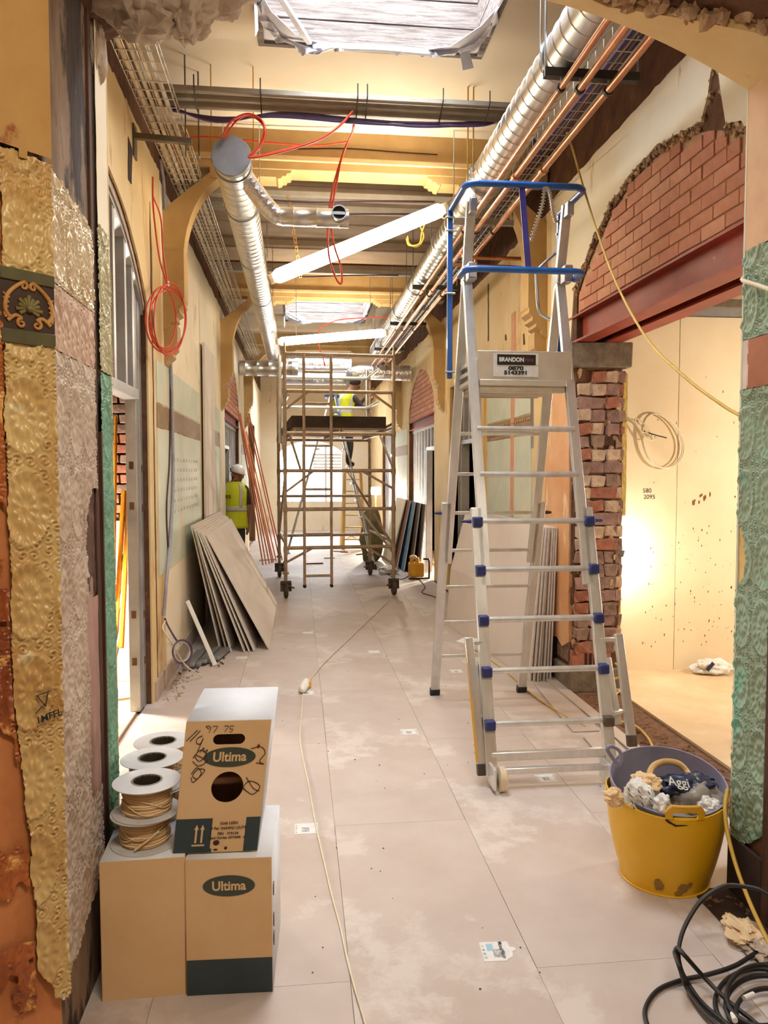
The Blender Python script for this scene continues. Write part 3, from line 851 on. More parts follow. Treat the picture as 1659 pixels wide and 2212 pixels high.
# ---- front room behind the camera
fr = sroot('wall_front_room', (0, -4, 0))
MB().box(-3.4, -3.2, -4.2, 1.85, 0, 3.9).build('side_panel', MT['cream'], fr)
MB().box(3.6, 3.8, -4.2, 2.75, 0, 3.9).build('side_panel', MT['cream'], fr)
MB().box(-3.4, 3.8, -4.2, -4, 0, 3.9).build('back_panel', MT['cream'], fr)
struct(MB().box(-3.4, 3.8, -4.2, 2.75, 3.9, 4.0).build('ceiling_front_room', MT['ceil']))
rl = thing('tube_light', 'added fill lamp, unseen, on the ceiling of the near room', 'lamp', (.6, .3, 3.3))  # fill lamp added behind the camera to brighten the near jamb and cartons
rl2 = bpy.data.lights.new('near_room_fill_light', 'AREA'); rl2.shape = 'RECTANGLE'; rl2.size = 1.5; rl2.size_y = .08; rl2.energy = 26; rl2.color = (1, .88, .72)
rlo = bpy.data.objects.new('near_room_fill_light', rl2); col.objects.link(rlo); rlo.location = (.6, .3, 3.42)
MB().cyl((-.15, .3, 3.5), (1.35, .3, 3.5), .03, n=12).build('tube', MT['tube'], rl)
MB().box(-.2, 1.4, .25, .35, 3.54, 3.9).build('batten', MT['white'], rl)

# ---- arch wall we look through
XJ, XK = -.63, 1.65
wf = sroot('wall_front', (.5, 2.4, 0))
def xy_prism(poly, z0, z1, name, m, parent, smooth=0):
    return MB().prism(poly, lambda a, c, z: V(a, c, z), z0, z1).build(name, m, parent, smooth=smooth)
xy_prism([(-3.3, 1.8), (-.945, 1.8), (XJ - .02, 2.105), (XJ - .02, 2.74), (-1.02, 2.74), (-3.3, 2.74)], 0, 3.05, 'pier', MT['scorched'], wf)
xy_prism([(3.7, 1.8), (1.97, 1.8), (XK + .02, 2.105), (XK + .02, 2.73), (XK + .04, 2.75), (3.7, 2.75)], 0, 3.05, 'pier', MT['brown_wall'], wf)
def arch_z(x): return 3.334 - .23 * (x - .51) ** 2
ax = [XJ - .02 + (XK + .04 - XJ + .02 - .02) * i / 28 for i in range(29)]
poly = [(-3.3, 3.05)] + [(x, max(3.05, arch_z(x) + .03) if 0 < i < 28 else 3.05) for i, x in enumerate(ax)] + [(3.7, 3.05), (3.7, 4.25), (-3.3, 4.25)]
def xz_prism(poly, y0, y1, name, m, parent):
    o = MB().prism(poly, lambda a, c, y: V(a, y, c), y0, y1).build(name, m, parent, smooth=0)
    bm = bmesh.new(); bm.from_mesh(o.data); bmesh.ops.triangulate(bm, faces=[f for f in bm.faces if len(f.verts) > 4]); bm.to_mesh(o.data); bm.free()
    return o
xz_prism(poly, 1.8, 2.74, 'spandrel', MT['brown_wall'], wf)
# plaster lining of the arch soffit, outer (far) ring
def near_edge(x): return 2.49 + .20 * min(1, max(0, (1.6 - x) / .5)) + .03 * nz(x * 7, 1.7) + .012 * nz(x * 27, 4)
ring_o = [(x, arch_z(x)) for x in ax if x > -.12]
ring_i = [(x, arch_z(x) + .05) for x in ax if x > -.12]
b = MB()
n = len(ring_o)
for y_, ragged in ((2.752, 0),):
    vs_ = []
    for i in range(n):
        x, z_ = ring_o[i]
        yn = near_edge(x)
        vs_ += [(x, 2.752, z_), (x, yn, z_ + .0), (x, yn, z_ + .06), (x, 2.752, z_ + .06)]
    fs = []
    for i in range(n - 1):
        for k in range(4):
            fs.append((i * 4 + k, i * 4 + (k + 1) % 4, (i + 1) * 4 + (k + 1) % 4, (i + 1) * 4 + k))
    b.add(vs_, fs)
b.build('soffit_plaster', MT['cream'], wf, smooth=30)
b = MB()
for i in range(n):
    x, z_ = ring_o[i]
    for k in range(7):
        c = V(x + uni(-.05, .05), near_edge(x) + uni(-.03, .01), z_ + uni(.01, .05)); r_ = uni(.01, .03)
        bb = MB().ball(c, r_, 6, 4).jitter(r_ * .35); b.add(bb.v, bb.f)
b.build('soffit_broken_edge', MT['rubble'], wf, smooth=25)['kind'] = 'stuff'
# fallen left haunch: rough grey plaster lump
def lump(c, r, seed, m, name, parent, n=48, amp=.34):
    bb = MB().ball((0, 0, 0), 1, n, n // 2 + 2)
    bb.v = [tuple(V(*c) + V(v[0] * r[0], v[1] * r[1], v[2] * r[2]) * (1 + amp * nz(v[0] * 1.6 + seed, v[1] * 1.6, v[2] * 1.6) + amp * .5 * nz(v[0] * 5, v[1] * 5 + seed, v[2] * 5) + amp * .3 * nz(v[0] * 13, v[1] * 13 + seed, v[2] * 13))) for v in bb.v]
    return bb.build(name, m, parent, smooth=35)
gp = mat('grey_broken_plaster', (186, 170, 150), (160, 138, 116), 6, .9, bump=.5, bscale=18, bdist=.02, c3=(84, 58, 42), c3at=.6, c3scale=5)
lump(at(395, 8, Y=2.6), (.10, .13, .10), 2.2, gp, 'broken_haunch', wf)
lump(at(300, -5, Y=2.58), (.15, .15, .10), 7.2, gp, 'broken_haunch', wf)
lump(at(470, -40, Y=2.62), (.13, .14, .09), 4.2, gp, 'broken_haunch', wf)
lump(at(205, 95, Y=2.66), (.03, .06, .13), 9.2, gp, 'broken_haunch', wf)
lump((-.60, 2.45, 3.22), (.08, .12, .12), 3.3, MT['scorched'], 'broken_haunch', wf)

# ---- embossed papers: real relief
def emboss(u, v, su=.135, sv=.235, seed=0):
    """anaglypta medallions with scrolls between them; metres in, metres out"""
    fu = (u / su - np.floor(u / su) - .5) * su
    fv = (v / sv - np.floor(v / sv) - .5) * sv * .62
    r = np.sqrt(fu * fu + fv * fv); th = np.arctan2(fv, fu)
    R = .06
    inn = (r < R)
    h = np.where(inn, .5 * np.cos(r / R * PI * 4.2 + .6) + .5 * np.cos(th * 11) * np.exp(-((r - .42 * R) / (.16 * R)) ** 2) + .55 * np.cos(th * 17) * np.exp(-((r - .84 * R) / (.10 * R)) ** 2), 0)
    rim = np.exp(-((r - R) / .004) ** 2)
    # scroll lattice
    cs = .034
    gu, gv = np.floor(u / cs), np.floor(v / cs)
    best = np.full(u.shape, 9.); ba = np.zeros(u.shape)
    for du in (-1, 0, 1):
        for dv in (-1, 0, 1):
            cu_, cv_ = gu + du, gv + dv
            ju = np.modf(np.abs(np.sin(cu_ * 12.9 + cv_ * 78.2 + seed) * 43758.5))[0]
            jv = np.modf(np.abs(np.sin(cu_ * 39.3 + cv_ * 11.1 + seed) * 24634.6))[0]
            a, c = u - (cu_ + .25 + .5 * ju) * cs, v - (cv_ + .25 + .5 * jv) * cs
            d = np.sqrt(a * a + c * c)
            m_ = d < best
            best = np.where(m_, d, best); ba = np.where(m_, np.arctan2(c, a) * np.where(ju > .5, 1, -1), ba)
    sc = np.cos(best / .0115 * 2 * PI + ba) * np.clip(1.3 - best / .02, 0, 1)
    return np.where(inn, h, sc * .9) + rim * .9
def vnoise(a, b_, f, seed):
    """cheap smooth value noise on numpy arrays"""
    a, b_ = a * f + seed, b_ * f + seed * 1.7
    i, j = np.floor(a), np.floor(b_); p, q = a - i, b_ - j
    p, q = p * p * (3 - 2 * p), q * q * (3 - 2 * q)
    hsh = lambda x, y: np.modf(np.abs(np.sin(x * 127.1 + y * 311.7) * 43758.5453))[0]
    return (hsh(i, j) * (1 - p) + hsh(i + 1, j) * p) * (1 - q) + (hsh(i, j + 1) * (1 - p) + hsh(i + 1, j + 1) * p) * q
def relief(name, o, ud, nrm, u0, u1, v0, v1, m, parent, amp=.0055, res=.0028, keep=None, seed=0., lift=None, thick=.004, su=.135, sv=.235, plain=False):
    nu, nv = max(2, int((u1 - u0) / res)), max(2, int((v1 - v0) / res))
    U, Vv = np.meshgrid(np.linspace(u0, u1, nu), np.linspace(v0, v1, nv))
    h = (emboss(U, Vv, su, sv, seed) if not plain else 0) * amp + thick + .002 * vnoise(U, Vv, 25, seed)
    if lift is not None: h = h + lift(U, Vv)
    o, ud, nrm = np.array(o), np.array(Vector(ud).normalized()), np.array(Vector(nrm).normalized())
    P_ = o + U[..., None] * ud + Vv[..., None] * np.array((0, 0, 1.)) + h[..., None] * nrm
    idx = np.arange(nu * nv).reshape(nv, nu)
    q = np.stack([idx[:-1, :-1], idx[:-1, 1:], idx[1:, 1:], idx[1:, :-1]], -1).reshape(-1, 4)
    if keep is not None:
        k = keep(U, Vv)
        kk = (k[:-1, :-1] & k[:-1, 1:] & k[1:, 1:] & k[1:, :-1]).reshape(-1)
        q = q[kk]
    me = bpy.data.meshes.new(name)
    used, inv = np.unique(q, return_inverse=True)
    co = P_.reshape(-1, 3)[used]
    q = inv.reshape(-1, 4)
    me.vertices.add(len(co)); me.vertices.foreach_set('co', co.reshape(-1))
    me.loops.add(q.size); me.polygons.add(len(q))
    me.loops.foreach_set('vertex_index', q.reshape(-1).astype(np.int32))
    me.polygons.foreach_set('loop_start', np.arange(0, q.size, 4, dtype=np.int32))
    me.polygons.foreach_set('use_smooth', np.ones(len(q), bool))
    me.update(calc_edges=True); me.validate()
    me.materials.append(m)
    ob = bpy.data.objects.new(name, me); col.objects.link(ob); adopt(ob, parent)
    return ob
# left jamb: 45 degree splayed face (u from near edge to the arris), then the reveal
CO, CD, CN = (-.93, 1.8, 0), (1, 1, 0), (1, -1, 0)
W = .4243
MB().hexa([(-.945, 1.79, 0), (XJ - .018, 2.10, 0), (XJ - .03, 2.13, 0), (-.96, 1.81, 0), (-.945, 1.79, 2.4), (XJ - .018, 2.10, 2.4), (XJ - .03, 2.13, 2.4), (-.96, 1.81, 2.4)]).build('bare_plaster', MT['orange_bare'], wf)
relief('mustard_plaster', CO, CD, CN, .0, W, 2.38, 3.6, MT['mustard_plaster'], wf, plain=True, res=.02, thick=.008, keep=lambda u, v: v > 2.40 + .02 * (vnoise(u, v, 20, 3) - .5))
sm = lambda x: np.clip(x, 0, 1)
edge2 = lambda v: .291 + .045 * sm((1.1 - v) / .6) + .012 * (vnoise(v, v * 0, 12, 5) - .5)
relief('embossed_paper', CO, CD, CN, .27, W, 2.12, 2.42, MT['ochre_paper'], wf, keep=lambda u, v: (u > edge2(v)) & (v < 2.415 + .012 * (vnoise(u, v, 40, 1) - .5)), seed=1)
relief('embossed_paper', CO, CD, CN, .27, W, .1, 1.945, MT['ochre_paper'], wf, keep=lambda u, v: (u > edge2(v)) & (v > .2 + .25 * sm((.40 - u) / .1) * .6 + .07 * (vnoise(u, v, 30, 2) - .5)), seed=2,
       lift=lambda u, v: .02 * sm((.42 - v) / .25) ** 2)
def keep1(u, v):
    n1 = vnoise(u, v, 9, 8) + .35 * vnoise(u, v, 37, 3)
    return (u < edge2(v) - .001) & (n1 > .34) & ((v > 1.05) | (n1 > .72)) & (v < 2.42) & (v > .22)
relief('rust_paper', CO, CD, CN, .0, .345, .2, 2.45, MT['rust_paper'], wf, keep=keep1, seed=4, amp=.0042)
relief('face_paper', (-2.4, 1.8, 0), (1, 0, 0), (0, -1, 0), 0, 1.47, .25, 2.4, MT['ochre_paper'], wf, seed=21, res=.008, keep=lambda u, v: vnoise(u, v, 5, 4) + .3 * vnoise(u, v, 21, 2) > .5)
relief('face_plaster', (-2.4, 1.8, 0), (1, 0, 0), (0, -1, 0), 0, 1.47, 0, 3.6, MT['mustard_plaster'], wf, plain=True, res=.05, thick=.001)
# frieze on the splayed face: bands, scrolls and leaf spray
def ch(u, v, h=0.): return V(*CO) + V(.7071, .7071, 0) * u + V(.7071, -.7071, 0) * h + V(0, 0, v)
fz = MB(); fz.hexa([ch(.285, 1.94, 0), ch(W, 1.94, 0), ch(W, 1.94, .006), ch(.285, 1.94, .006), ch(.285, 2.125, 0), ch(W, 2.125, 0), ch(W, 2.125, .006), ch(.285, 2.125, .006)])
frz = fz.build('frieze', MT['frieze_dark'], wf)
for (a, e) in ((1.94, 1.975), (2.095, 2.125)):
    MB().hexa([ch(.285, a, .005), ch(W, a, .005), ch(W, a, .011), ch(.285, a, .011), ch(.285, e, .005), ch(W, e, .005), ch(W, e, .011), ch(.285, e, .011)]).build('frieze_band', MT['frieze_green'], frz, bevel=.002)
def scroll(cx_, cz_, r0, turns, sgn, tail):
    pts = []
    for i in range(22):
        t = i / 21; a = sgn * turns * 2 * PI * (1 - t) + PI / 2
        rr = r0 * (.18 + .82 * t)
        pts.append((cx_ + rr * math.cos(a), cz_ + rr * math.sin(a)))
    return pts + tail
def ribbon(pts, w0, w1, name, m, h=.008):
    sp = smooth_path([ch(a, c, h) for a, c in pts], 3)
    n_ = len(sp)
    MB().tube(sp, [w0 + (w1 - w0) * (i / n_) for i in range(n_)], 6).build(name, m, frz, smooth=80, fix=False)
uc = .356
for s in (-1, 1):
    ribbon(scroll(uc + s * .020, 1.992, .012, 1.2, -s, [(uc + s * .035, 2.01), (uc + s * .055, 1.995)]), .0022, .0055, 'frieze_scroll', MT['scroll'])
    ribbon(scroll(uc + s * .012, 2.085, .010, 1.0, s, [(uc + s * .034, 2.08), (uc + s * .055, 2.055), (uc + s * .06, 2.02), (uc + s * .045, 2.0)]), .002, .006, 'frieze_scroll', MT['scroll'])
    for k in range(5):
        a = 2.05 - k * .012
        ribbon([(uc + s * (.05 + .002 * k), a), (uc + s * .064, a + .012)], .0045, .001, 'frieze_leaf', MT['scroll'])
for k in range(11):
    a = -.5 + k * (PI + 1.0) / 10
    L_ = .034 if k % 2 else .028
    ribbon([(uc, 2.03), (uc + L_ * .6 * math.cos(a), 2.03 + L_ * .6 * math.sin(a)), (uc + L_ * math.cos(a), 2.03 + L_ * math.sin(a))], .004, .0062, 'frieze_leaf', MT['leaf_green'], .007)
b = MB(); b.ball(ch(uc, 2.03, .012), .010, 10, 8); b.build('frieze_flower', MT['leaf_green'], frz)
# reveal, left
RO, RD, RN = (XJ - .012, 2.1, 0), (0, 1, 0), (1, 0, 0)
def hole(u, v): return ((u - .40 - .02 * (vnoise(u, v, 20, 3) - .5)) / .10) ** 2 + ((v - 1.40) / .17) ** 2 < 1
def lower(u, v): return (u > .27 + .05 * (vnoise(v, v * 0, 9, 1))) & (v < 1.3) & (v > .62)
GP = MT['grey_paper']
glossy = mat('glossy_relief_paper', (206, 190, 160), (182, 158, 122), 7, .3)
relief('embossed_paper', RO, RD, RN, 0, .43, 2.12, 2.42, glossy, wf, keep=lambda u, v: v < 2.42 - .10 * u + .02 * (vnoise(u, v, 40, 1) - .5), seed=6, amp=.0045)
relief('frieze_paper', RO, RD, RN, 0, .43, 1.945, 2.118, mat('pinkish_frieze_back', (196, 166, 146), (170, 136, 116), 9, .55), wf, seed=7, amp=.003, su=.09)
relief('embossed_paper', RO, RD, RN, 0, .43, .15, 1.943, GP, wf, seed=8, amp=.0032,
       keep=lambda u, v: ~hole(u, v) & ~lower(u, v) & (v > .2 + .35 * u + .03 * (vnoise(u, v, 25, 4) - .5)))
relief('pink_undercoat', RO, RD, RN, .2, .43, .25, 1.4, mat('pink_plaster_undercoat', (178, 140, 128), (140, 106, 96), 6, .8, bump=.4, bscale=25, stretch=(1, 1, .3)), wf, plain=True, res=.012, thick=0, keep=lambda u, v: ~hole(u, v) & (v > .3 + .25 * u))
relief('dark_cavity', RO, RD, RN, .26, .43, 1.2, 1.6, mat('exposed_lath', (96, 62, 48), (52, 28, 22), 9, .9, bump=.7, bscale=30), wf, plain=True, res=.006, thick=-.006, lift=lambda u, v: .012 * (vnoise(u, v, 18, 6) - .5))
MB().box(XJ - .05, XJ - .012, 2.535, 2.585, 0, 3.1).jitter(.003).build('frame_timber', MT['wood_dark'], wf, bevel=.003)
MB().box(XJ - .05, XJ - .004, 2.585, 2.598, 0, 1.75).build('frame_bead', MT['wood_dark'], wf)
tealp = mat('teal_relief_paper', (110, 162, 138), (88, 136, 112), 9, .45, c3=(140, 150, 128), c3at=.64, c3scale=12)
relief('teal_paper', (XJ - .012, 2.6, 0), RD, RN, 0, .148, .2, 1.945, tealp, wf, seed=9, amp=.003, keep=lambda u, v: (u < .146 + .006 * (vnoise(u, v, 30, 2) - .5)))
relief('embossed_paper', (XJ - .012, 2.6, 0), RD, RN, 0, .148, 1.95, 2.42, mat('green_grey_relief_paper', (190, 184, 150), (156, 150, 116), 12, .4), wf, seed=10, amp=.0045)
relief('cream_plaster', (XJ - .012, 2.6, 0), RD, RN, 0, .148, 2.42, 3.2, MT['cream_pale'], wf, plain=True, res=.02)
# back of the left pier (far arris return)
MB().box(-1.02, XJ - .006, 2.742, 2.752, .0, 3.2).build('pier_back_plaster', MT['cream'], wf)
# reveal, right
KO, KD, KN = (XK + .012, 2.1, 0), (0, 1, 0), (-1, 0, 0)
tealr = mat('worn_teal_relief_paper', (142, 168, 146), (128, 142, 118), 6, .45, c3=(104, 166, 140), c3at=.56, c3scale=5)
relief('pink_plaster', KO, KD, KN, .3, .652, 2.44, 3.1, mat('pink_cream_plaster', (214, 178, 142), (200, 156, 120), 4, .7, bump=.1, bscale=25), wf, plain=True, res=.02)
relief('embossed_paper', KO, KD, KN, .43, .652, 2.112, 2.445, tealr, wf, seed=12, amp=.0045, keep=lambda u, v: v < 2.44 + .012 * (vnoise(u, v, 30, 1) - .5))
relief('red_band', KO, KD, KN, .43, .612, 1.93, 2.11, mat('red_brown_band', (164, 100, 70), (146, 84, 58), 6, .6), wf, plain=True, res=.02)
relief('white_band', KO, KD, KN, .605, .652, 1.93, 2.11, mat('chalky_white', (216, 200, 188), (190, 170, 156), 9, .8), wf, plain=True, res=.008)
relief('embossed_paper', KO, KD, KN, .43, .652, .12, 1.928, tealr, wf, seed=13, amp=.0045,
       keep=lambda u, v: (v > .22 + .5 * sm((.56 - u) / .15) * .2 + .03 * (vnoise(u, v, 25, 4) - .5)) & ~(((u - .652) / .055) ** 2 + ((v - 1.3) / .12) ** 2 < 1 + .5 * (vnoise(u, v, 40, 3) - .5)))
relief('ochre_undercoat', KO, KD, KN, .56, .652, 1.1, 1.5, mat('ochre_undercoat', (206, 166, 92), (220, 190, 130), 9, .7), wf, plain=True, res=.01, thick=.0)
MB().box(XK - .004, XK + .05, 2.46, 2.53, 0, 3.1).jitter(.003).build('frame_timber', MT['wood_dark'], wf, bevel=.003)
rb = brick_meshes(.108, .05, .064, ['old2', 'old3', 'old1', 'old2'], .003)
rb2 = brick_meshes(.215, .05, .064, ['old2', 'old3', 'old1', 'old2'], .003)
MB().box(XK + .002, XK + .05, 2.1, 2.46, 0, 2.43).build('reveal_mortar', MT['dark_mortar'], wf)
z = .04; r = 0
while z < 2.4:
    for yy, ms in (((2.155, rb), (2.325, rb2)) if r % 2 else ((2.21, rb2), (2.38, rb))):
        put_mesh(random.choice(ms), 'brick', wf, (XK + .013 + uni(-.004, .004), yy, z), (uni(-.02, .02), 0, uni(-.03, .03)))
    z += .0765; r += 1
MB().box(XK - .002, XK + .02, 2.53, 2.75, 0, .22).jitter(.003).build('bare_base', MT['debris_dk'], wf)
MB().box(XK + .006, XR, 2.742, 2.752, 0, 3.2).build('pier_back_plaster', MT['teal_pale'], wf)
# datum mark written on the left jamb
text('datum_note', '1MFFL', .026, MT['blackprint'], wf, ch(.378, .985, .02), (.7071, .7071, .12), (-.08, -.08, 1), .0006)
for a, e in (((.345, 1.045), (.385, 1.05)), ((.35, 1.046), (.372, 1.012)), ((.372, 1.012), (.38, 1.05)), ((.345, 1.0), (.37, 1.02))):
    MB().tube([ch(a[0], a[1], .014), ch(e[0], e[1], .014)], .0014, 5).build('datum_mark', MT['blackprint'], wf)

# ---- carved tie beams with knee braces
def tie_beam(yb, label, brace_mat='ochre', det=True):
    t = thing('tie_beam', label, 'beam', (.49, yb, 3.9), 'carved tie beams across the corridor')
    zb = 3.95
    MB().box(XL, XR, yb, yb + .22, zb, ZC + .01).build('beam', MT['ochre'], t, bevel=.006)
    MB().box(XL, XR, yb - .025, yb, zb + .06, zb + .10).build('moulding', MT['cream'], t, bevel=.006)
    for s, xo in ((1, XL), (-1, XR)):
        X = lambda d: xo + s * d
        # haunch board under the beam with stepped, scrolled end
        pr = [(.36, zb), (.36, zb - .075), (.72, zb - .075), (.73, zb - .055), (.86, zb - .055), (.875, zb - .068), (.90, zb - .062), (.91, zb - .045), (.935, zb - .045), (.945, zb - .025), (.97, zb - .022), (.98, zb)]
        xz_b = MB().prism(pr, lambda a, c, y: V(X(a), y, c), yb + .01, yb + .21)
        xz_b.build('haunch', MT['ochre'], t, smooth=0)
        b = MB()
        for k in range(8):
            a = k * PI / 4
            b.ball((X(.66) + .03 * math.cos(a), yb + .1 + .03 * math.sin(a), zb - .085), (.02, .02, .014), 8, 6)
        b.ball((X(.66), yb + .1, zb - .095), .018, 8, 6)
        b.build('boss', MT['gold'], t)
        # curved knee brace
        out = [(.0, 3.62), (.40, zb)]
        arc = []
        for k in range(13):
            a = k / 12 * PI / 2
            arc.append((.15 + .43 * (1 - math.cos(a)) , 3.22 + (zb - .03 - 3.22) * math.sin(a)))
        pr = [(.0, 3.15), (.14, 3.15)] + arc + [(.58, zb), (.40, zb), (.0, 3.62)]
        MB().prism(pr, lambda a, c, y: V(X(a), y, c), yb + .02, yb + .18).build('knee_brace', MT[brace_mat], t, smooth=0)
        # wall post with stepped drop
        pr = [(0, 3.3), (.16, 3.3), (.16, 2.95), (.15, 2.93), (.155, 2.90), (.12, 2.87), (.125, 2.84), (.09, 2.82), (.095, 2.79), (.05, 2.76), (.045, 2.73), (0, 2.70)]
        MB().prism(pr, lambda a, c, y: V(X(a), y, c), yb - .02, yb + .2).build('wall_post', MT[brace_mat], t, smooth=0)
        pr = [(0, 2.75), (.10, 2.75), (.10, 2.62), (.085, 2.6), (.09, 2.57), (.06, 2.54), (.065, 2.51), (.03, 2.48), (0, 2.44)]
        MB().prism(pr, lambda a, c, y: V(X(a), y, c), yb + .0, yb + .18).build('corbel', MT[brace_mat], t, smooth=0)
    return t
tie_beam(6.1, 'nearest carved ochre beam with knee braces, above the bright tilted tube lamp')
tie_beam(10.45, 'second carved beam along the corridor, above the scaffold tower')
tie_beam(14.9, 'third carved beam, behind the scaffold tower guard rails')
# crack along the near beam face
wire('crack', [(.0, 6.096, 4.11), (.4, 6.096, 4.13), (.8, 6.096, 4.12), (1.1, 6.096, 4.115)], .004, MT['wood_dark'], bpy.data.objects['tie_beam'], 4, 4)

# ================================================================== STUD FRAMES
def stud(b, x0, x1, y0, y1, z0, z1):
    b.box(x0, x1, y0, y1, z0, z1)
def c_stud(name, p0, p1, w, d, m, parent, axis='y'):
    """lipped C channel standing from p0 to p1; open side along +axis"""
    t = .0035
    p0, p1 = Vector(p0), Vector(p1)
    pr = [(-w / 2, -d / 2), (w / 2, -d / 2), (w / 2, -d / 2 + t), (-w / 2 + t, -d / 2 + t), (-w / 2 + t, d / 2 - t), (w / 2, d / 2 - t), (w / 2, d / 2), (-w / 2, d / 2)]
    if axis == 'y': fn = lambda a, c, z: V(p0.x + c, p0.y + a, z)
    elif axis == '-y': fn = lambda a, c, z: V(p0.x + c, p0.y - a, z)
    else: fn = lambda a, c, z: V(p0.x + a, p0.y + c, z)
    return MB().prism(pr, fn, p0.z, p1.z).build(name, m, parent, smooth=0)
GV = MT['galv_dull']
sf = thing('stud_frame', 'galvanised stud frame filling the arched opening in the left wall', 'stud frame', (-1.12, 4.2, 0))
xs = -1.10
MB().box(-1.14, -1.07, 5.27, 5.36, 0, 2.98).build('stud', GV, sf, bevel=.003)
MB().box(-1.14, -1.065, 5.364, 5.448, 0, 2.9).build('stud', GV, sf, bevel=.003)
for yy in (4.66, 4.95, 5.16):
    zt = 3.3 - 1.75 + math.sqrt(1.75 ** 2 - (yy - 4.2) ** 2) - .02
    c_stud('stud', (xs, yy, 2.16), (xs, yy, zt), .05, .09, GV, sf, 'y')
c_stud('stud', (xs, 3.35, 0), (xs, 3.35, 2.9), .05, .09, GV, sf, 'y')
MB().box(xs - .05, xs + .05, 3.1, 5.27, 2.10, 2.165).build('transom', GV, sf, bevel=.003)
ri = [(y, z - .005) for y, z in AL1]; ro = [(y, z - .055) for y, z in AL1]
yz_prism(ri + ro[::-1], xs - .05, xs + .06, 'curved_head', MT['grey_paper'], sf)
ro2 = [(y, z - .058) for y, z in AL1]; ro3 = [(y, z - .085) for y, z in AL1]
yz_prism(ro2 + ro3[::-1], xs - .05, xs + .05, 'head_track', GV, sf)
for zz in (.3, .62, 1.35, 1.62):
    MB().box(-1.0652, -1.062, 5.39, 5.42, zz, zz + .05).build('service_hole', MT['brown_wall'], sf)
    MB().box(-1.12, -1.09, 5.266, 5.269, zz + .02, zz + .07).build('service_hole', MT['brown_wall'], sf)
def far_frame(x, y0, y1, ztop, label, lamp=False, door=(None, None)):
    t = thing('stud_frame', label, 'stud frame', (x, y0, 0))
    MB().box(x - .05, x + .05, y0, y1, ztop - .05, ztop).build('head_track', GV, t)
    y = y0 + .03
    while y < y1:
        if not (door[0] and door[0] < y < door[1]):
            c_stud('stud', (x, y, 0), (x, y, ztop - .05), .05, .09, GV, t, 'y')
        else:
            c_stud('stud', (x, y, 2.02), (x, y, ztop - .05), .05, .09, GV, t, 'y')
        y += .3
    if door[0]:
        MB().box(x - .05, x + .05, door[0], door[1], 1.97, 2.02).build('door_head', GV, t)
        for yy in door: MB().box(x - .05, x + .05, yy - .03, yy + .03, 0, 1.97).build('stud', GV, t)
    return t
far_frame(XR + .1, 11.25, 13.9, 2.36, 'row of grey metal studs under the far right brick arch', door=(11.4, 12.3))
far_frame(XL - .1, 10.95, 13.55, 2.36, 'row of metal studs in the doorway behind the white-helmeted man', door=(11.0, 12.2))
far_frame(XR + .1, 8.25, 9.9, 2.7, 'metal stud frame in the right wall behind the platform ladder', door=(8.7, 9.6))
far_frame(XR + .1, 16.0, 18.4, 2.65, 'distant metal studs in the right wall near the end window', door=(16.4, 17.2))
# timber lining boards round the near right stud frame
wl = sroot('door_1', (XR, 8.2, 0))
MB().box(XR - .03, XR + .3, 8.13, 8.2, 0, 2.72).build('post', MT['wood_step'], wl, bevel=.004)
MB().box(XR - .03, XR + .3, 9.95, 10.02, 0, 2.72).build('post', MT['wood_step'], wl, bevel=.004)
MB().box(XR - .03, XR + .3, 8.13, 10.02, 2.72, 2.8).build('head', MT['wood_step'], wl, bevel=.004)

# ================================================================== LAMPS
def lamp_point(name, loc, power, color, r=.06):
    l = bpy.data.lights.new(name, 'POINT'); l.energy = power; l.color = color; l.shadow_soft_size = r
    o = bpy.data.objects.new(name, l); col.objects.link(o); o.location = loc
    return o
WARM = (1.0, .88, .70)
def work_lamp(label, loc, aim, power, color=WARM, sz=1.0):
    t = thing('work_lamp', label, 'work lamp', (loc[0], loc[1], 0))
    p = Vector(loc); d = (Vector(aim) - p).normalized()
    s = d.cross(V(0, 0, 1)).normalized(); u = s.cross(d)
    b = MB(); q = []
    for k, (w, h) in ((0, (.12 * sz, .09 * sz)), (-.07 * sz, (.08 * sz, .05 * sz))):
        for a, c in ((-1, -1), (1, -1), (1, 1), (-1, 1)): q.append(p + d * k + s * (a * w) + u * (c * h))
    b.hexa(q); b.build('housing', MT['black'], t)
    q = [p + d * .004 + s * (a * .105 * sz) + u * (c * .075 * sz) for a, c in ((-1, -1), (1, -1), (1, 1), (-1, 1))]
    MB().add(q, [(0, 1, 2, 3)]).build('lens', MT['lampface'], t, fix=False)
    MB().cyl((p.x, p.y, 0), (p.x, p.y, p.z - .05), .014, n=8).build('stand', MT['site_yellow'], t)
    for k in range(3):
        a = k * 2 * PI / 3
        MB().cyl((p.x, p.y, .25), (p.x + .16 * sz * math.cos(a), p.y + .16 * sz * math.sin(a), .0), .01, n=6).build('leg', MT['site_yellow'], t)
    lp = lamp_point('work_lamp_light', p + d * .12, power, color, .08)
    lp.parent = t; lp.matrix_parent_inverse = Matrix.Translation(-t.location)
    return t
work_lamp('work lamp hidden behind the brick pier, glowing on the plasterboard', (2.44, 5.62, 1.0), (2.62, 5.75, .9), 11, (1., .9, .74), sz=.3)
work_lamp('added unseen fill lamp brightening the side room from behind the right jamb', (4.6, 4.2, 1.7), (3.4, 5.9, 1.2), 75, (1., .93, .82))  # unseen lamp added as general fill for the side room wall
work_lamp('work lamp in the room behind the left stud doorway', (-1.75, 5.45, .75), (-1.5, 6.1, .4), 75, (1., .95, .86))
tag(MB().box(-2.5, -1.16, 6.05, 6.063, .006, 1.25).build('glare_board', MT['board'], None, bevel=.003), 'pale board added to catch glare in the room behind the left studs', 'board')  # board added beside the lamp so the doorway glares white
work_lamp('floor lamp shining out of the far right stud doorway', (2.7, 12.2, .5), (2.1, 12.6, .6), 130)
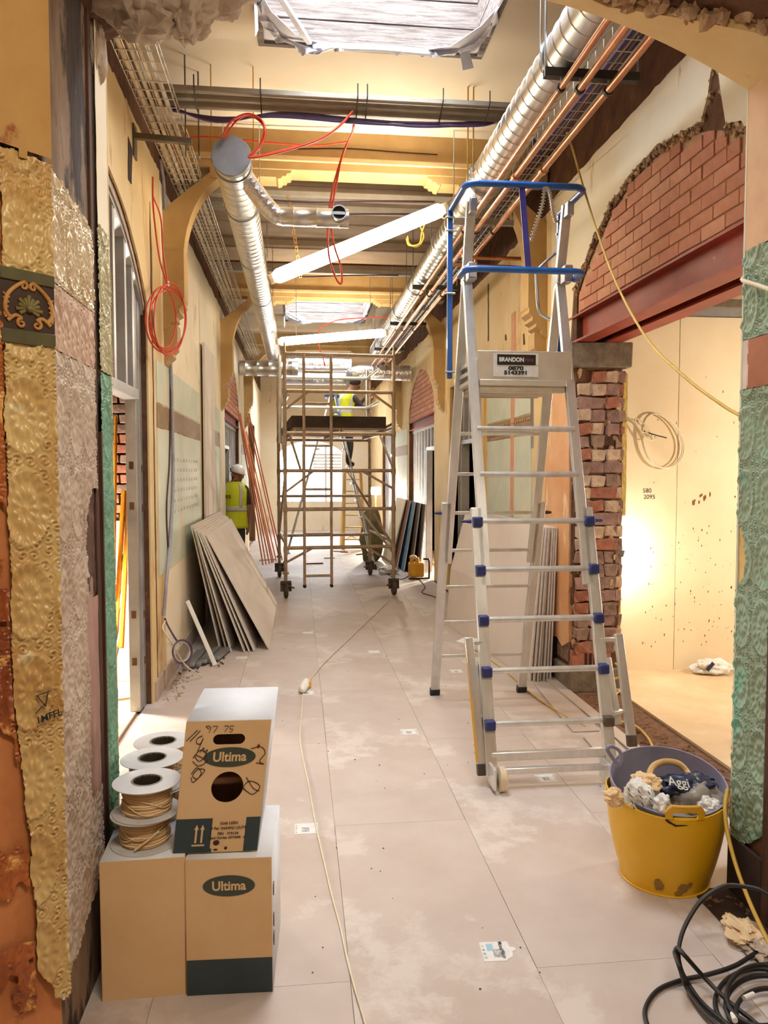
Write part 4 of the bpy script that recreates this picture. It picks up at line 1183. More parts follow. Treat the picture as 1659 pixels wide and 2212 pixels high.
work_lamp('lamp glowing against the right wall near the end window', (1.72, 17.2, 1.2), (1.0, 10.0, 1.0), 110)
def tube_light(label, a, b_, chain=True):
    a, b_ = Vector(a), Vector(b_); d = (b_ - a).normalized()
    t = thing('tube_light', label, 'tube lamp', (a + b_) / 2)
    m = [a + d * .0, a + d * .03, a + d * .05, b_ - d * .05, b_ - d * .03, b_]
    MB().tube(m, [.03, .05, .055, .055, .05, .03], 16).build('tube', MT['tube'], t)
    for p, s in ((a, -1), (b_, 1)):
        MB().tube([p + d * s * .0, p + d * s * .03, p + d * s * .04], [.04, .042, .02], 12).build('end_cap', MT['offwhite'], t)
    return t
TL = tube_light('long lit tube lamp hung aslant below the nearest beam', at(590, 601, Y=5.98), at(958, 451, Y=5.98))
def chain(name, p, q, parent, m, step=.035):
    p, q = Vector(p), Vector(q); n = int((q - p).length / step)
    b = MB()
    for i in range(n):
        c = p + (q - p) * ((i + .5) / n)
        s = .006 if i % 2 else .0
        b.tube([c + V(-.008, s, -.018), c + V(.008, s, -.018), c + V(.008, -s, .018), c + V(-.008, -s, .018)], .0022, 5, closed=True)
    return b.build(name, m, parent)
chain('chain', at(650, 600, Y=5.95), at(622, 420, Y=6.05), TL, MT['brass'])
wire('tie_cord', [at(955, 447, Y=5.98), at(985, 420, Y=6.0), at(1012, 385, Y=6.0)], .006, MT['yellowwire'], TL)
TL2 = tube_light('far lit tube lamp above the scaffold tower', at(602, 738, Y=10.2), at(832, 719, Y=10.2))
for px in (640, 800):
    MB().cyl(at(px, 730, Y=10.25), V(at(px, 730, Y=10.25).x, 10.25, ZC), .004, n=5).build('hanger', MT['galv'], TL2)

# ================================================================== DUCTS
def spiral_profile(L, r, pitch=.11):
    pr = [(r, 0)]
    z = pitch / 2
    while z < L - .01:
        pr += [(r, z - .004), (r + .0034, z - .0015), (r + .0034, z + .0015), (r, z + .004)]
        z += pitch
    return pr + [(r, L)]
ductL = thing('spiral_duct', 'galvanised spiral duct with open near end, below left ceiling tray', 'duct', (-.41, 5.1, 3.63))
dx, dz = -.415, 3.63
b = MB().lathe(spiral_profile(8.35, .118), 28, (dx, 5.08, dz), (0, 1, 0))
b.build('duct_body', MT['duct'], ductL, smooth=25)
MB().lathe([(.124, -.01), (.128, 0), (.124, .03)], 28, (dx, 5.08, dz), (0, 1, 0)).build('end_cap', mat('dusty_cap', (150, 152, 156), (132, 132, 136), 7, .55, .6), ductL)
bz = dz - .02
br = smooth_path([(dx + .07, 5.35, dz - .03), (dx + .2, 5.42, dz - .18), (dx + .27, 5.45, dz - .235), (dx + .33, 5.45, dz - .245)], 6)
MB().tube(br, .062, 16).build('branch_elbow', MT['foil'], ductL, smooth=70)
MB().lathe(spiral_profile(.46, .064, .16), 20, (dx + .31, 5.45, dz - .245), (1, 0, 0)).build('branch_duct', MT['duct'], ductL, smooth=60)
dcx = dx + .70
MB().lathe([(.044, 0), (.052, 0), (.052, .07), (.044, .07)], 22, (dcx, 5.34, dz - .24), (0, 1, 0), closed=True).build('damper_ring', MT['galv'], ductL)
MB().box(dcx - .044, dcx + .044, 5.352, 5.356, dz - .25, dz - .23).build('damper_blade', MT['galv'], ductL)
MB().lathe([(0, 0), (.044, 0), (.044, .01)], 22, (dcx, 5.37, dz - .24), (0, 1, 0)).build('damper_back', MT['hub'], ductL)
for yy in (5.2, 6.0, 7.4, 9.0):
    for s in (-1, 1):
        MB().cyl((dx + s * .135, yy, dz), (dx + s * .135, yy, ZC), .004, n=6).build('hanger_rod', MT['brass'] if yy < 6 else MT['galv'], ductL)
    MB().lathe([(.120, 0), (.126, 0), (.126, .025), (.120, .025)], 24, (dx, yy, dz), (0, 1, 0), closed=True).build('hanger_band', MT['galv'], ductL)
ductR = thing('spiral_duct', 'long galvanised spiral duct high on the right beside copper pipes', 'duct', (1.33, 3, 3.7))
MB().lathe(spiral_profile(2.7, .112, .105), 28, (1.33, 2.78, 3.7), (0, 1, 0)).build('duct_body', MT['duct'], ductR, smooth=25)
MB().lathe([(.112, 0), (.135, 0), (.135, .05), (.118, .07), (.118, .16)], 28, (1.33, 5.44, 3.7), (0, 1, 0)).build('coupling', MT['foil'], ductR, smooth=40)
MB().lathe(spiral_profile(7.72, .105, .12), 24, (1.33, 5.55, 3.7), (0, 1, 0)).build('duct_body', MT['duct'], ductR, smooth=25)
for yy in (3.82, 7.0, 8.6, 9.9):
    MB().lathe([(.113, 0), (.122, 0), (.122, .03), (.113, .03)], 24, (1.33, yy, 3.7), (0, 1, 0), closed=True).build('hanger_band', MT['galv'], ductR)
    for s in (-1, 1): MB().cyl((1.33 + s * .125, yy, 3.7), (1.33 + s * .125, yy, ZC), .004, n=6).build('hanger_rod', MT['galv'], ductR)
# cross ducts beyond the tower
cd = thing('cross_duct', 'foil wrapped duct crossing behind the scaffold tower rails', 'duct', (0, 13.9, 3.4))
MB().lathe(spiral_profile(1.0, .13, .2), 20, (-1.0, 13.6, 3.42), (1, 0, 0)).build('duct_body', MT['duct'], cd, smooth=60)
MB().tube([(-.2, 13.9, 3.55), (.95, 13.9, 3.55)], .13, 18).build('duct_body', MT['foil'], cd)
MB().tube([(-.25, 13.7, 3.27), (1.05, 13.7, 3.27)], .11, 18).build('duct_body', MT['foil'], cd)
cd2 = thing('elbow_duct', 'shiny elbow duct turning off the right duct behind the tower', 'duct', (1.1, 13.5, 3.5))
MB().tube(smooth_path([(.95, 13.6, 3.18), (.95, 13.5, 3.3), (1.05, 13.45, 3.35), (1.3, 13.45, 3.36), (1.95, 13.45, 3.35)], 8), .13, 18).build('duct_body', MT['foil'], cd2, smooth=60)

# ================================================================== COPPER PIPES + STRUT BARS
pipe_x = [1.282, 1.378, 1.52]
pls = ['thin copper pipe nearest the round duct on the right', 'middle copper pipe of three running below the duct', 'outermost copper pipe beside the wire basket on the right']
for i, x in enumerate(pipe_x):
    r = (.015, .019, .019)[i]
    t = thing('copper_pipe', pls[i], 'pipe', (x, 3, 3.52), 'copper pipes below the right duct')
    MB().cyl((x, 2.8, 3.49), (x, 14.6, 3.49), r, n=12).build('pipe', MT['copper'], t)
    for yy in (4.95 - .12 * i, 7.9):
        MB().lathe([(r, 0), (r + .007, .004), (r + .007, .05), (r, .054)], 14, (x, yy, 3.49), (0, 1, 0)).build('coupler', MT['copper'], t)
    for yy in (3.72, 5.95, 8.1, 10.1, 12.2):
        MB().lathe([(r + .001, 0), (r + .006, 0), (r + .006, .02), (r + .001, .02)], 12, (x, yy, 3.49), (0, 1, 0), closed=True).build('pipe_clip', MT['black'], t)
        MB().cyl((x, yy + .01, 3.50), (x, yy + .01, 3.55), .004, n=6).build('clip_stud', MT['galv'], t)
for i, (yy, lab) in enumerate([(3.74, 'dark strut bar holding the copper pipes, nearest the camera'), (5.97, 'pale strut bar under the pipes beside the nearest beam'), (8.1, 'strut bar under the pipes in the second bay'), (10.1, 'strut bar under the pipes just above the scaffold tower'), (12.2, 'farthest strut bar under the copper pipes')]):
    t = thing('strut_bar', lab, 'strut', (1.45, yy, 3.62))
    pr = [(-.02, 0), (.02, 0), (.02, .042), (.012, .042), (.012, .008), (-.012, .008), (-.012, .042), (-.02, .042)]
    MB().prism(pr, lambda a, c, x: V(x, yy + a, 3.542 + c), 1.2, 1.68).build('channel', MT['darkstrut'] if i != 1 else MT['trunk'], t, smooth=0)
    for xx in (1.205, 1.675): MB().cyl((xx, yy, 3.542), (xx, yy, ZC), .005, n=6).build('rod', MT['galv'], t)
t = thing('copper_branch', 'pair of copper branch pipes crossing to the right wall behind ladder rail', 'pipe', (1.6, 6.4, 3.4))
for k, (dy, zz) in enumerate(((0, 3.44), (.12, 3.38))):
    wire('pipe', [(pipe_x[k + 1], 6.5 + dy, 3.49), (pipe_x[k + 1] + .02, 6.5 + dy, zz + .02), (pipe_x[k + 1] + .06, 6.5 + dy, zz), (1.98, 6.5 + dy, zz)], .016, MT['copper'], t, 6, 10)
MB().tube(smooth_path([(1.28, 6.45, 3.36), (1.6, 6.45, 3.36), (1.98, 6.45, 3.35)], 4), .014, 10).build('pipe', MT['copper'], t)

# ================================================================== WIRE BASKET TRAYS
def basket(label, xa, xb, z, y0, y1, flip, nU, wires_m, cables=None):
    t = thing('wire_basket', label, 'cable tray', ((xa + xb) / 2, y0, z))
    h = .055
    for k in range(5):
        x = xa + (xb - xa) * k / 4
        MB().cyl((x, y0, z), (x, y1, z), .0032, n=5).build('long_wire', wires_m, t)
    for x in (xa, xb):
        MB().cyl((x, y0, z + h), (x, y1, z + h), .0032, n=5).build('long_wire', wires_m, t)
    me = MB().tube([(xa, 0, h), (xa, 0, 0), (xb, 0, 0), (xb, 0, h)], .0028, 5).mesh('cross_wire', wires_m)
    for i in range(nU):
        put_mesh(me, 'cross_wire', t, (0, y0 + .05 + i * .105, z - .003))
    return t
bl = basket('wire basket tray full of pale cables along the left ceiling edge', -.945, -.725, 3.83, 2.85, 15.2, 1, 118, MT['zincwire'])
b = MB()
for k in range(4):
    x = -.92 + .045 * k
    wire('cable', [(x, 2.9, 3.85), (x + .01, 4.5, 3.845), (x + .02 * rnd(), 7, 3.85), (x, 10, 3.845), (x + .02, 15, 3.85)], .013 if k else .018, MT['whitewire' if k % 2 else 'offwhite'], bl, 10, 8)
brr = basket('wire basket tray with purple cables beside the copper pipes', 1.50, 1.70, 3.69, 2.85, 14.5, 1, 110, MT['zincwire'])
for k in range(5):
    x = 1.52 + .03 * k
    wire('cable', [(x, 2.9, 3.705), (x + .01, 4.0, 3.71), (x - .01, 5.5, 3.705), (x + .02, 8, 3.71), (x, 14, 3.705)], .010, MT['purple' if k < 3 else 'plum'], brr, 8, 6)
t = thing('tray_bracket', 'short strut arm fixed to the left wall under the wire basket', 'bracket', (-1.0, 5.15, 3.72))
MB().bar((-1.03, 5.1, 3.735), (-.66, 5.1, 3.715), .04, .035).build('arm', MT['strut'], t, bevel=.003)
MB().box(-1.025, -1.01, 5.06, 5.15, 3.6, 3.8).build('wall_plate', MT['strut'], t)
for xx in (-.7,): MB().cyl((xx, 5.1, 3.62), (xx, 5.1, ZC), .005, n=6).build('rod', MT['strut'], t)
for (px, label) in (((430, 340), 'thin hanging rod left of the open duct end'),):
    pass
# cross trunking near the first beam
ct = thing('cable_trunking', 'grey cable trunking crossing below the ceiling before the first beam', 'cable trunking', (.3, 5, 3.98))
for k, (yy, zz, w) in enumerate(((4.96, 3.975, .035), (5.01, 3.95, .035), (5.06, 3.925, .04))):
    MB().box(-.95, 1.5, yy - w / 2, yy + w / 2, zz - .018, zz + .018).build('tray_length', MT['trunk'], ct, bevel=.006)
for xx in (-.62, -.22, .38, .44, .92, 1.22):
    MB().tube([(xx, 4.90, 4.035), (xx, 4.90, 3.96), (xx, 5.04, 3.89), (xx, 5.115, 3.9)], .004, 5).build('cable_tie', MT['black'], ct)
for k in range(5):
    z0 = 3.885 + .006 * k
    wire('cable', [(-.8, 5.05, z0), (-.5, 5.06, z0 - .03 - .012 * k), (-.1, 5.05, z0 - .01), (.4, 5.06, z0 - .02), (.8, 5.05, z0 - .02 - .01 * (k % 3)), (1.2, 5.05, z0), (1.36, 5.05, z0 + .05), (1.5, 5.05, z0 - .02), (1.62, 5.05, z0 - .2)], .008, MT['plum' if k % 2 else 'purple'], ct, 8, 6)
# second-bay trays
for i, (yy, zz) in enumerate(((6.85, 4.02), (7.3, 4.06), (9.3, 4.0))):
    tr = thing('cable_trunking', ['slim grey trunking just behind the first beam', 'second slim trunking behind the first beam', 'slim trunking at the far side of the second bay'][i], 'cable trunking', (.3, yy, zz))
    MB().box(-.95, 1.9, yy - .05, yy + .05, zz - .025, zz + .025).build('tray_length', MT['trunk'], tr, bevel=.005)
    wire('cable', [(-.6, yy - .06, zz - .03), (0, yy - .06, zz - .08), (.6, yy - .06, zz - .05), (1.2, yy - .06, zz - .03)], .008, MT['plum'], tr)
# hanging rods by the duct
for i, (px, y0, y1, lab) in enumerate([(1010, 245, 400, 'left of two slim hanging rods above the ladder rail'), (1022, 245, 370, 'right of two slim hanging rods above the ladder rail'), (430, 240, 345, 'slim rod hanging just right of the left wire basket')]):
    p = at(px, y1, Y=5.3); q = at(px, y0, Y=5.3)
    t = thing('hanging_rod', lab, 'rod', p)
    MB().cyl(p, (p.x, p.y, ZC), .0055, n=6).build('rod', MT['yellowwire'] if i < 2 else MT['strut'], t)
    MB().cyl((p.x, p.y, p.z), (p.x, p.y, p.z + .02), .011, n=6).build('nut', MT['galv'], t)

# ================================================================== HANGING CABLES
def cable(label, pts, r, m, name='cable', cat='cable', k=10, n=6):
    o = wire(name, pts, r, MT[m], None, k, n)
    return tag(o, label, cat)
Yr = 5.0
cable('red cable looping over the open duct end', [at(480, 296, Y=Yr), at(500, 262, Y=Yr), at(535, 246, Y=Yr), at(565, 260, Y=Yr), at(573, 290, Y=Yr), at(560, 318, Y=Yr), at(538, 340, Y=Yr), at(600, 330, Y=Yr), at(680, 305, Y=Yr), at(730, 275, Y=Yr), at(762, 240, Y=Yr)], .007, 'redwire')
cable('red cable drooping beside the looped one, tied to trunking', [at(484, 300, Y=Yr + .03), at(510, 262, Y=Yr + .03), at(540, 250, Y=Yr + .03), at(570, 275, Y=Yr), at(558, 322, Y=Yr + .02), at(542, 340, Y=Yr + .02), at(620, 322, Y=Yr + .03), at(700, 298, Y=Yr + .03), at(762, 242, Y=Yr + .03)], .006, 'redwire')
cable('faint red cable running across the first beam face to the left tray', [at(372, 320, Y=6.0), at(420, 296, Y=6.02), at(500, 300, Y=6.03), at(580, 308, Y=6.03), at(680, 314, Y=6.02), at(752, 306, Y=6.0)], .007, 'redwire')
cable('long red cable loop hanging down in front of the tube lamp', [at(766, 236, Y=5.06), at(763, 280, Y=5.2), at(752, 306, Y=5.6), at(735, 350, Y=5.7), at(716, 420, Y=5.7), at(708, 500, Y=5.7), at(712, 560, Y=5.7), at(728, 605, Y=5.7), at(738, 610, Y=5.7), at(736, 575, Y=5.7), at(722, 530, Y=5.7), at(715, 470, Y=5.7), at(728, 390, Y=5.7), at(738, 340, Y=5.68), at(752, 306, Y=5.62)], .008, 'redwire')
cable('red cable pair hanging behind the far tube lamp', [at(690, 708, Y=11), at(740, 690, Y=11), at(850, 685, Y=11), V(1.33, 11, 3.81)], .008, 'redwire')
cable('short red cable dropping to the tower rail', [at(692, 706, Y=11), at(688, 730, Y=11), at(690, 752, Y=11), at(698, 775, Y=11.5), at(702, 790, Y=11.6)], .01, 'redwire')
cable('yellow coiled flex hung right of the tilted tube lamp', [at(880, 510, Y=6.6), at(885, 528, Y=6.6), at(905, 530, Y=6.6), at(915, 510, Y=6.6), at(908, 490, Y=6.6), at(915, 515, Y=6.62), at(900, 533, Y=6.62), at(882, 525, Y=6.62), at(878, 515, Y=6.6), at(884, 530, Y=6.58), at(906, 526, Y=6.58), at(912, 500, Y=6.58), at(930, 460, Y=6.5), V(1.22, 6.4, 3.72)], .007, 'yellowwire')
# red coil on the left wall
rc = thing('red_cable_coil', 'coil of red cable hanging on the left wall by a loop', 'cable', at(360, 690, X=XL + .05))
Xc = XL + .05
def cw(px, py, dd=0.): return at(px, py, Y=5.28 + (px - 315) / 90 * .62 - dd)
wire('hanging_tail', [cw(330, 382), cw(330, 420), cw(333, 470), cw(345, 560), cw(361, 612)], .006, MT['redwire'], rc)
wire('hanging_tail', [cw(331, 425), cw(347, 470), cw(352, 540), cw(362, 612)], .006, MT['redwire'], rc)
for k, (cx_, cy_, rx, ry, tl) in enumerate([(358, 690, 44, 72, .0), (362, 692, 40, 66, .1), (352, 686, 28, 66, -.1), (366, 690, 34, 78, .05)]):
    pts = []
    for i in range(14):
        a = 2 * PI * i / 14
        pts.append(cw(cx_ + rx * math.sin(a) + tl * 20 * math.cos(a), cy_ - ry * math.cos(a), .012 * k))
    wire('coil_turn', pts, .006, MT['redwire'], rc, 5, 6, True)
b = MB().ball(cw(363, 613), (.012, .02, .022), 8, 6); b.build('tape', MT['white'], rc)
# grey conduit and cables down the left wall
cable('thick grey cable running down the left wall from the tray', [at(346, 345, X=XL + .02), at(354, 400, X=XL + .02), at(360, 520, X=XL + .02), at(362, 640, X=XL + .02), at(368, 760, X=XL + .02), at(372, 900, X=XL + .02), at(374, 1040, X=XL + .02), at(368, 1160, X=XL + .02), at(360, 1250, X=XL + .03), at(354, 1330, X=XL + .02)], .013, 'greywire')
cable('dark thin cable beside the thick grey one on the left wall', [at(372, 480, X=XL + .012), at(372, 620, X=XL + .012), at(368, 760, X=XL + .012), at(368, 880, X=XL + .012), at(366, 1000, X=XL + .012), at(360, 1100, X=XL + .012), at(364, 1200, X=XL + .012)], .006, 'plum')
pc = thing('purple_cable_coil', 'small purple and white cable coil low on the left wall', 'cable', at(390, 1410, X=XL + .12))
for k, (m_, rr) in enumerate((('purple', 24), ('whitewire', 21), ('purple', 26))):
    pts = [at(392 + rr * .8 * math.sin(a) + k, 1408 - rr * math.cos(a), X=XL + .10 + .015 * k) for a in [2 * PI * i / 12 for i in range(12)]]
    wire('coil_turn', pts, .006, MT[m_], pc, 5, 6, True)
wire('tail', [at(356, 1335, X=XL + .02), at(362, 1350, X=XL + .04), at(378, 1378, X=XL + .1), at(388, 1390, X=XL + .1)], .007, MT['purple'], pc)
wire('tail', [at(358, 1340, X=XL + .02), at(352, 1358, X=XL + .05), at(372, 1390, X=XL + .1), at(400, 1436, X=XL + .15), at(438, 1462, Z=.01)], .006, MT['whitewire'], pc)
# yellow lead sweeping from the basket across the right opening to the jamb
cable('yellow lead sweeping from the pipes across the opening to the right jamb', [at(1222, 280, Y=4.75), at(1236, 320, Y=4.6), at(1262, 410, Y=4.4), at(1290, 500, Y=4.2), at(1335, 620, Y=3.9), at(1400, 735, Y=3.55), at(1480, 815, Y=3.15), at(1560, 875, Y=2.9), at(1606, 902, Y=2.77)], .0065, 'yellowwire')
cable('pale cable tied round the top of the right jamb', [at(1605, 600, X=XK - .0, ), at(1606, 606, X=XK - .015), at(1640, 617, X=XK - .015), at(1675, 630, X=XK - .015)], .008, 'whitewire')
# cream cable coil on the side room wall
wc = thing('wall_cable_coil', 'loose loop of cream cable coming out of the side room plasterboard', 'cable', (2.95, 5.86, 1.9))
Yw = 5.87
pts = [at(1364, 905, Y=Yw), at(1385, 920, Y=Yw), at(1402, 940, Y=Yw - .02), at(1410, 950, Y=Yw - .03), at(1395, 945, Y=Yw - .03), at(1372, 912, Y=Yw - .02), at(1378, 905, Y=Yw - .02), at(1400, 925, Y=Yw - .03), at(1412, 945, Y=Yw)]
wire('cable', pts, .006, MT['whitewire'], wc)
for k in range(2):
    pts = [at(1425 + (46 - 3 * k) * math.sin(a) * (1 + .15 * math.sin(a)), 952 - (60 - 2 * k) * math.cos(a + .25), Y=Yw - .015 * k) for a in [2 * PI * i / 14 for i in range(14)]]
    wire('coil_turn', pts, .0055, MT['whitewire'], wc, 5, 6, True)
wire('cable', [at(1388, 930, Y=Yw), at(1410, 938, Y=Yw - .02), at(1440, 946, Y=Yw - .03)], .005, MT['black'], wc)

# ================================================================== EXTENSION LEAD ON FLOOR
ext = thing('extension_lead', 'cream extension lead snaking along the hardboard floor to a white coupler', 'cable', at(656, 1485, Z=0))
pts = [at(x, y, Z=.006) for x, y in [(655, 1492), (651, 1540), (648, 1590), (655, 1640), (668, 1700), (682, 1780), (700, 1860), (716, 1930), (735, 2000), (750, 2070), (768, 2140), (792, 2225), (800, 2300)]]
wire('cable', pts, .0042, MT['whitewire'], ext)
pts = [at(x, y, Z=.006) for x, y in [(663, 1474), (680, 1455), (700, 1432), (735, 1398), (780, 1355), (832, 1305), (838, 1296)]]
wire('cable', pts, .0050, MT['whitewire'], ext)
pa, pb = at(652, 1492, Z=.03), at(662, 1472, Z=.03)
MB().tube([pa, pa + (pb - pa) * .2, pa + (pb - pa) * .75, pb], [.012, .032, .034, .026], 12).build('coupler', MT['white'], ext)
MB().box(pb.x - .01, pb.x + .035, pb.y - .09, pb.y - .0, .002, .05).build('flap', MT['yellow_edge'], ext, bevel=.006)
cable('cream cable lying in the threshold of the right opening', [at(1330, 1470, Z=.03), at(1340, 1462, Z=.05), at(1352, 1475, Z=.03), at(1348, 1490, Z=.01), at(1330, 1503, Z=.008), at(1335, 1552, Z=.012), at(1375, 1570, Z=.012), at(1400, 1595, Z=.012), at(1415, 1625, Z=.012), at(1440, 1650, Z=.012)], .008, 'yellowwire')
cable('orange cable looped at the foot of the brick pier', [at(1328, 1432, Y=5.4), at(1338, 1445, Y=5.38), at(1336, 1462, Y=5.38), at(1326, 1466, Y=5.38)], .009, 'yellowwire')
cable('thin lead running along floor boards under the ladder', [at(1020, 1400, Z=.006), at(1080, 1440, Z=.006), at(1150, 1500, Z=.006), at(1210, 1540, Z=.006), at(1265, 1570, Z=.006)], .006, 'yellowwire')
cable('dark thin flex trailing from the yellow transformer', [at(905, 1250, Z=.005), at(918, 1268, Z=.005), at(912, 1280, Z=.005), at(940, 1290, Z=.005), at(955, 1305, Z=.005)], .007, 'plum')
cable('thin flex across the floor towards the far boards', [at(888, 1240, Z=.005), at(872, 1250, Z=.005), at(850, 1248, Z=.005), at(815, 1225, Z=.005)], .007, 'plum')
# beige lead by the right jamb, black hose coil
cable('beige lead hanging past the tub down the right jamb', [at(1572, 1704, X=1.61), at(1566, 1745, X=1.58), at(1572, 1800, X=1.57), at(1590, 1870, X=1.57), at(1620, 1950, X=1.57), at(1665, 2045, X=1.56), at(1720, 2150, Z=.02)], .0075, 'yellowwire')
bh = thing('black_cable_coil', 'loose coil of black cable on the floor at the right corner', 'cable', at(1560, 2150, Z=0))
def bw(pts, r=.0072): wire('loop', pts, r, MT['black'], bh, 10, 8)
bw([at(1720, 2010, Y=2.15), at(1659, 1932, Y=2.2), at(1600, 1914, Y=2.26), at(1560, 1916, Y=2.3), at(1515, 1945, Y=2.3), at(1480, 2000, Y=2.27), at(1466, 2050, Y=2.23), at(1470, 2090, Y=2.2), at(1490, 2130, Z=.02), at(1520, 2170, Z=.012), at(1570, 2212, Z=.012), at(1640, 2260, Z=.012)])
bw([at(1710, 2045, Z=.02), at(1650, 2050, Z=.02), at(1590, 2085, Z=.02), at(1530, 2105, Z=.015), at(1470, 2118, Z=.01), at(1420, 2140, Z=.01), at(1394, 2180, Z=.01), at(1402, 2225, Z=.01), at(1430, 2290, Z=.01)])
bw([at(1462, 2050, Y=2.24), at(1458, 2060, Y=2.22), at(1468, 2090, Y=2.16), at(1482, 2130, Z=.025), at(1515, 2180, Z=.02), at(1560, 2225, Z=.02), at(1640, 2290, Z=.02)])
bw([at(1458, 2058, Y=2.22), at(1464, 2048, Y=2.22), at(1480, 2065, Y=2.18), at(1520, 2110, Z=.05), at(1570, 2160, Z=.035), at(1620, 2200, Z=.03), at(1690, 2260, Z=.02)])
for k, (cx_, cy_, rx, ry) in enumerate(((1640, 2165, 95, 72), (1650, 2170, 82, 62), (1660, 2185, 70, 50), (1648, 2150, 78, 66))):
    pts = [at(cx_ + rx * math.cos(a), cy_ + ry * math.sin(a), Z=.012 + .012 * k) for a in [2 * PI * i / 16 for i in range(16)]]
    wire('loop', pts, .0072, MT['black'], bh, 5, 8, True)
for (a, c) in (((1607, 2157), (1628, 2148)), ((1583, 2190), (1588, 2205))):
    MB().cyl(at(*a, Z=.045), at(*c, Z=.045), .0082, n=10).build('white_marker', MT['white'], bh)

# ================================================================== PLATFORM LADDER
AL = MT['alu']
ld = thing('platform_ladder', 'tall aluminium platform ladder with blue guard rails standing before the brick pier', 'ladder', (1.3, 4.6, 0))
fy = lambda z: 3.78 + .295 * z
ry = lambda z: 5.45 - .30 * z
xl, xr = 1.012, 1.588
def stile(p0, p1, w=.026, d=.062):
    """hollow rectangular stile with a shallow groove on the outer face"""
    o = MB().bar(p0, p1, w, d, (1, 0, 0)).build('stile', AL, ld, bevel=.003)
    return o
for s, x in ((-1, xl), (1, xr)):
    stile((x, fy(1.0), 1.0), (x, fy(2.84), 2.84), .034, .055)              # inner front stile
    stile((x + s * .032, fy(.06), .06), (x + s * .032, fy(1.42), 1.42), .034, .06)  # outer telescoping front stile
    stile((x - s * .0 + s * .036, ry(.0), .0), (x + s * .036, ry(1.42), 1.42), .034, .06)
    stile((x + s * .006, ry(1.0), 1.0), (x + s * .0, ry(3.2), 3.2), .034, .055)
    MB().bar((x + s * .036, ry(-.0), .0), (x + s * .036, ry(.05), .05), .044, .07, (1, 0, 0)).build('foot', MT['black'], ld, bevel=.004)
    MB().box(x - .028, x + .028, fy(2.8) - .05, fy(2.8) + .06, 2.76, 2.85).build('hinge_bracket', MT['galv'], ld, bevel=.006)
rz = [1.868 - .26 * i for i in range(7)]
for i, z in enumerate(rz):
    out = z < 1.36
    e = .032 if out else 0
    MB().tube([(xl - e, fy(z) - .01, z), (xr + e, fy(z) - .01, z)], .0165, 10).build('rung', AL, ld)
    if out:
        for s, x in ((-1, xl - e), (1, xr + e)):
            MB().box(x - .027, x + .027, fy(z) - .052, fy(z) + .035, z - .026, z + .026).build('rung_collar', MT['bluecap'] if z > .4 or s < 0 else MT['castor'], ld, bevel=.007)
    if i == 2:
        for s, x in ((-1, xl - e), (1, xr + e)):
            MB().tube([(x + s * .02, fy(z), z), (x + s * .05, fy(z), z), (x + s * .055, fy(z), z), (x + s * .085, fy(z), z)], [.012, .012, .009, .008], 10).build('lock_pin', MT['bluecap'], ld)
            MB().tube([(x + s * .02, ry(z), z), (x + s * .05, ry(z), z), (x + s * .08, ry(z), z)], [.012, .012, .008], 10).build('lock_pin', MT['bluecap'] if s < 0 else MT['black'], ld)
    if z > .45 or i == 6:
        MB().bar((xl - e, ry(z), z), (xr + e, ry(z), z), .03, .022, (0, 0, 1)).build('rear_rung', AL, ld, bevel=.003)
MB().bar((xl - .032, fy(.15), .15), (xr + .032, fy(.15), .15), .035, .045).build('bottom_bar', AL, ld, bevel=.004)
MB().bar((xl - .02, fy(.06) - .02, .09), (xr + .02, fy(.06) - .02, .09), .03, .03).build('axle_bar', AL, ld, bevel=.004)
for s, x in ((-1, xl - .012), (1, xr + .012)):
    MB().lathe([(.0, -.022), (.05, -.022), (.062, -.014), (.062, .014), (.05, .022), (0, .022)], 24, (x + (.016 if s < 0 else .03), fy(.06) - .06, .064), (1, 0, 0)).build('wheel', MT['offwhite'], ld, smooth=40)
    MB().box(x - .035, x - .02, fy(.05) - .10, fy(.05) + .03, .02, .13).build('wheel_plate', AL, ld, bevel=.003)
# stabiliser legs either side of the front foot
for s, x in ((-1, .905), (1, 1.715)):
    zt, zb = .74, .10 if s < 0 else .22
    MB().bar((x + s * .01, 3.98, zt), (x + .03, 3.84, zb), .03, .045, (1, 0, 0)).build('stabiliser_tube', AL, ld, bevel=.003)
    MB().bar((x - s * .035, 4.02, .60), (x - s * .03 + .02, 3.92, .26), .028, .04, (1, 0, 0)).build('stabiliser_sleeve', AL, ld, bevel=.003)
    MB().bar((x, 3.98, .71), (xl - .03 if s < 0 else xr + .03, fy(.71), .71), .03, .02).build('stabiliser_link', AL, ld, bevel=.002)
    MB().bar((x + .01, 3.93, .33), (xl - .03 if s < 0 else xr + .03, fy(.33), .33), .03, .02).build('stabiliser_link', AL, ld, bevel=.002)
    MB().bar((x + .03, 3.84, zb + .01), (x + .032, 3.83, zb - .05), .034, .05, (1, 0, 0)).build('stabiliser_foot', MT['castor'], ld, bevel=.004)
MB().bar((.878, 3.97, .72), (.909, 3.825, .12), .006, .012, (1, 0, 0)).build('warning_strip', MT['yellow_edge'], ld)
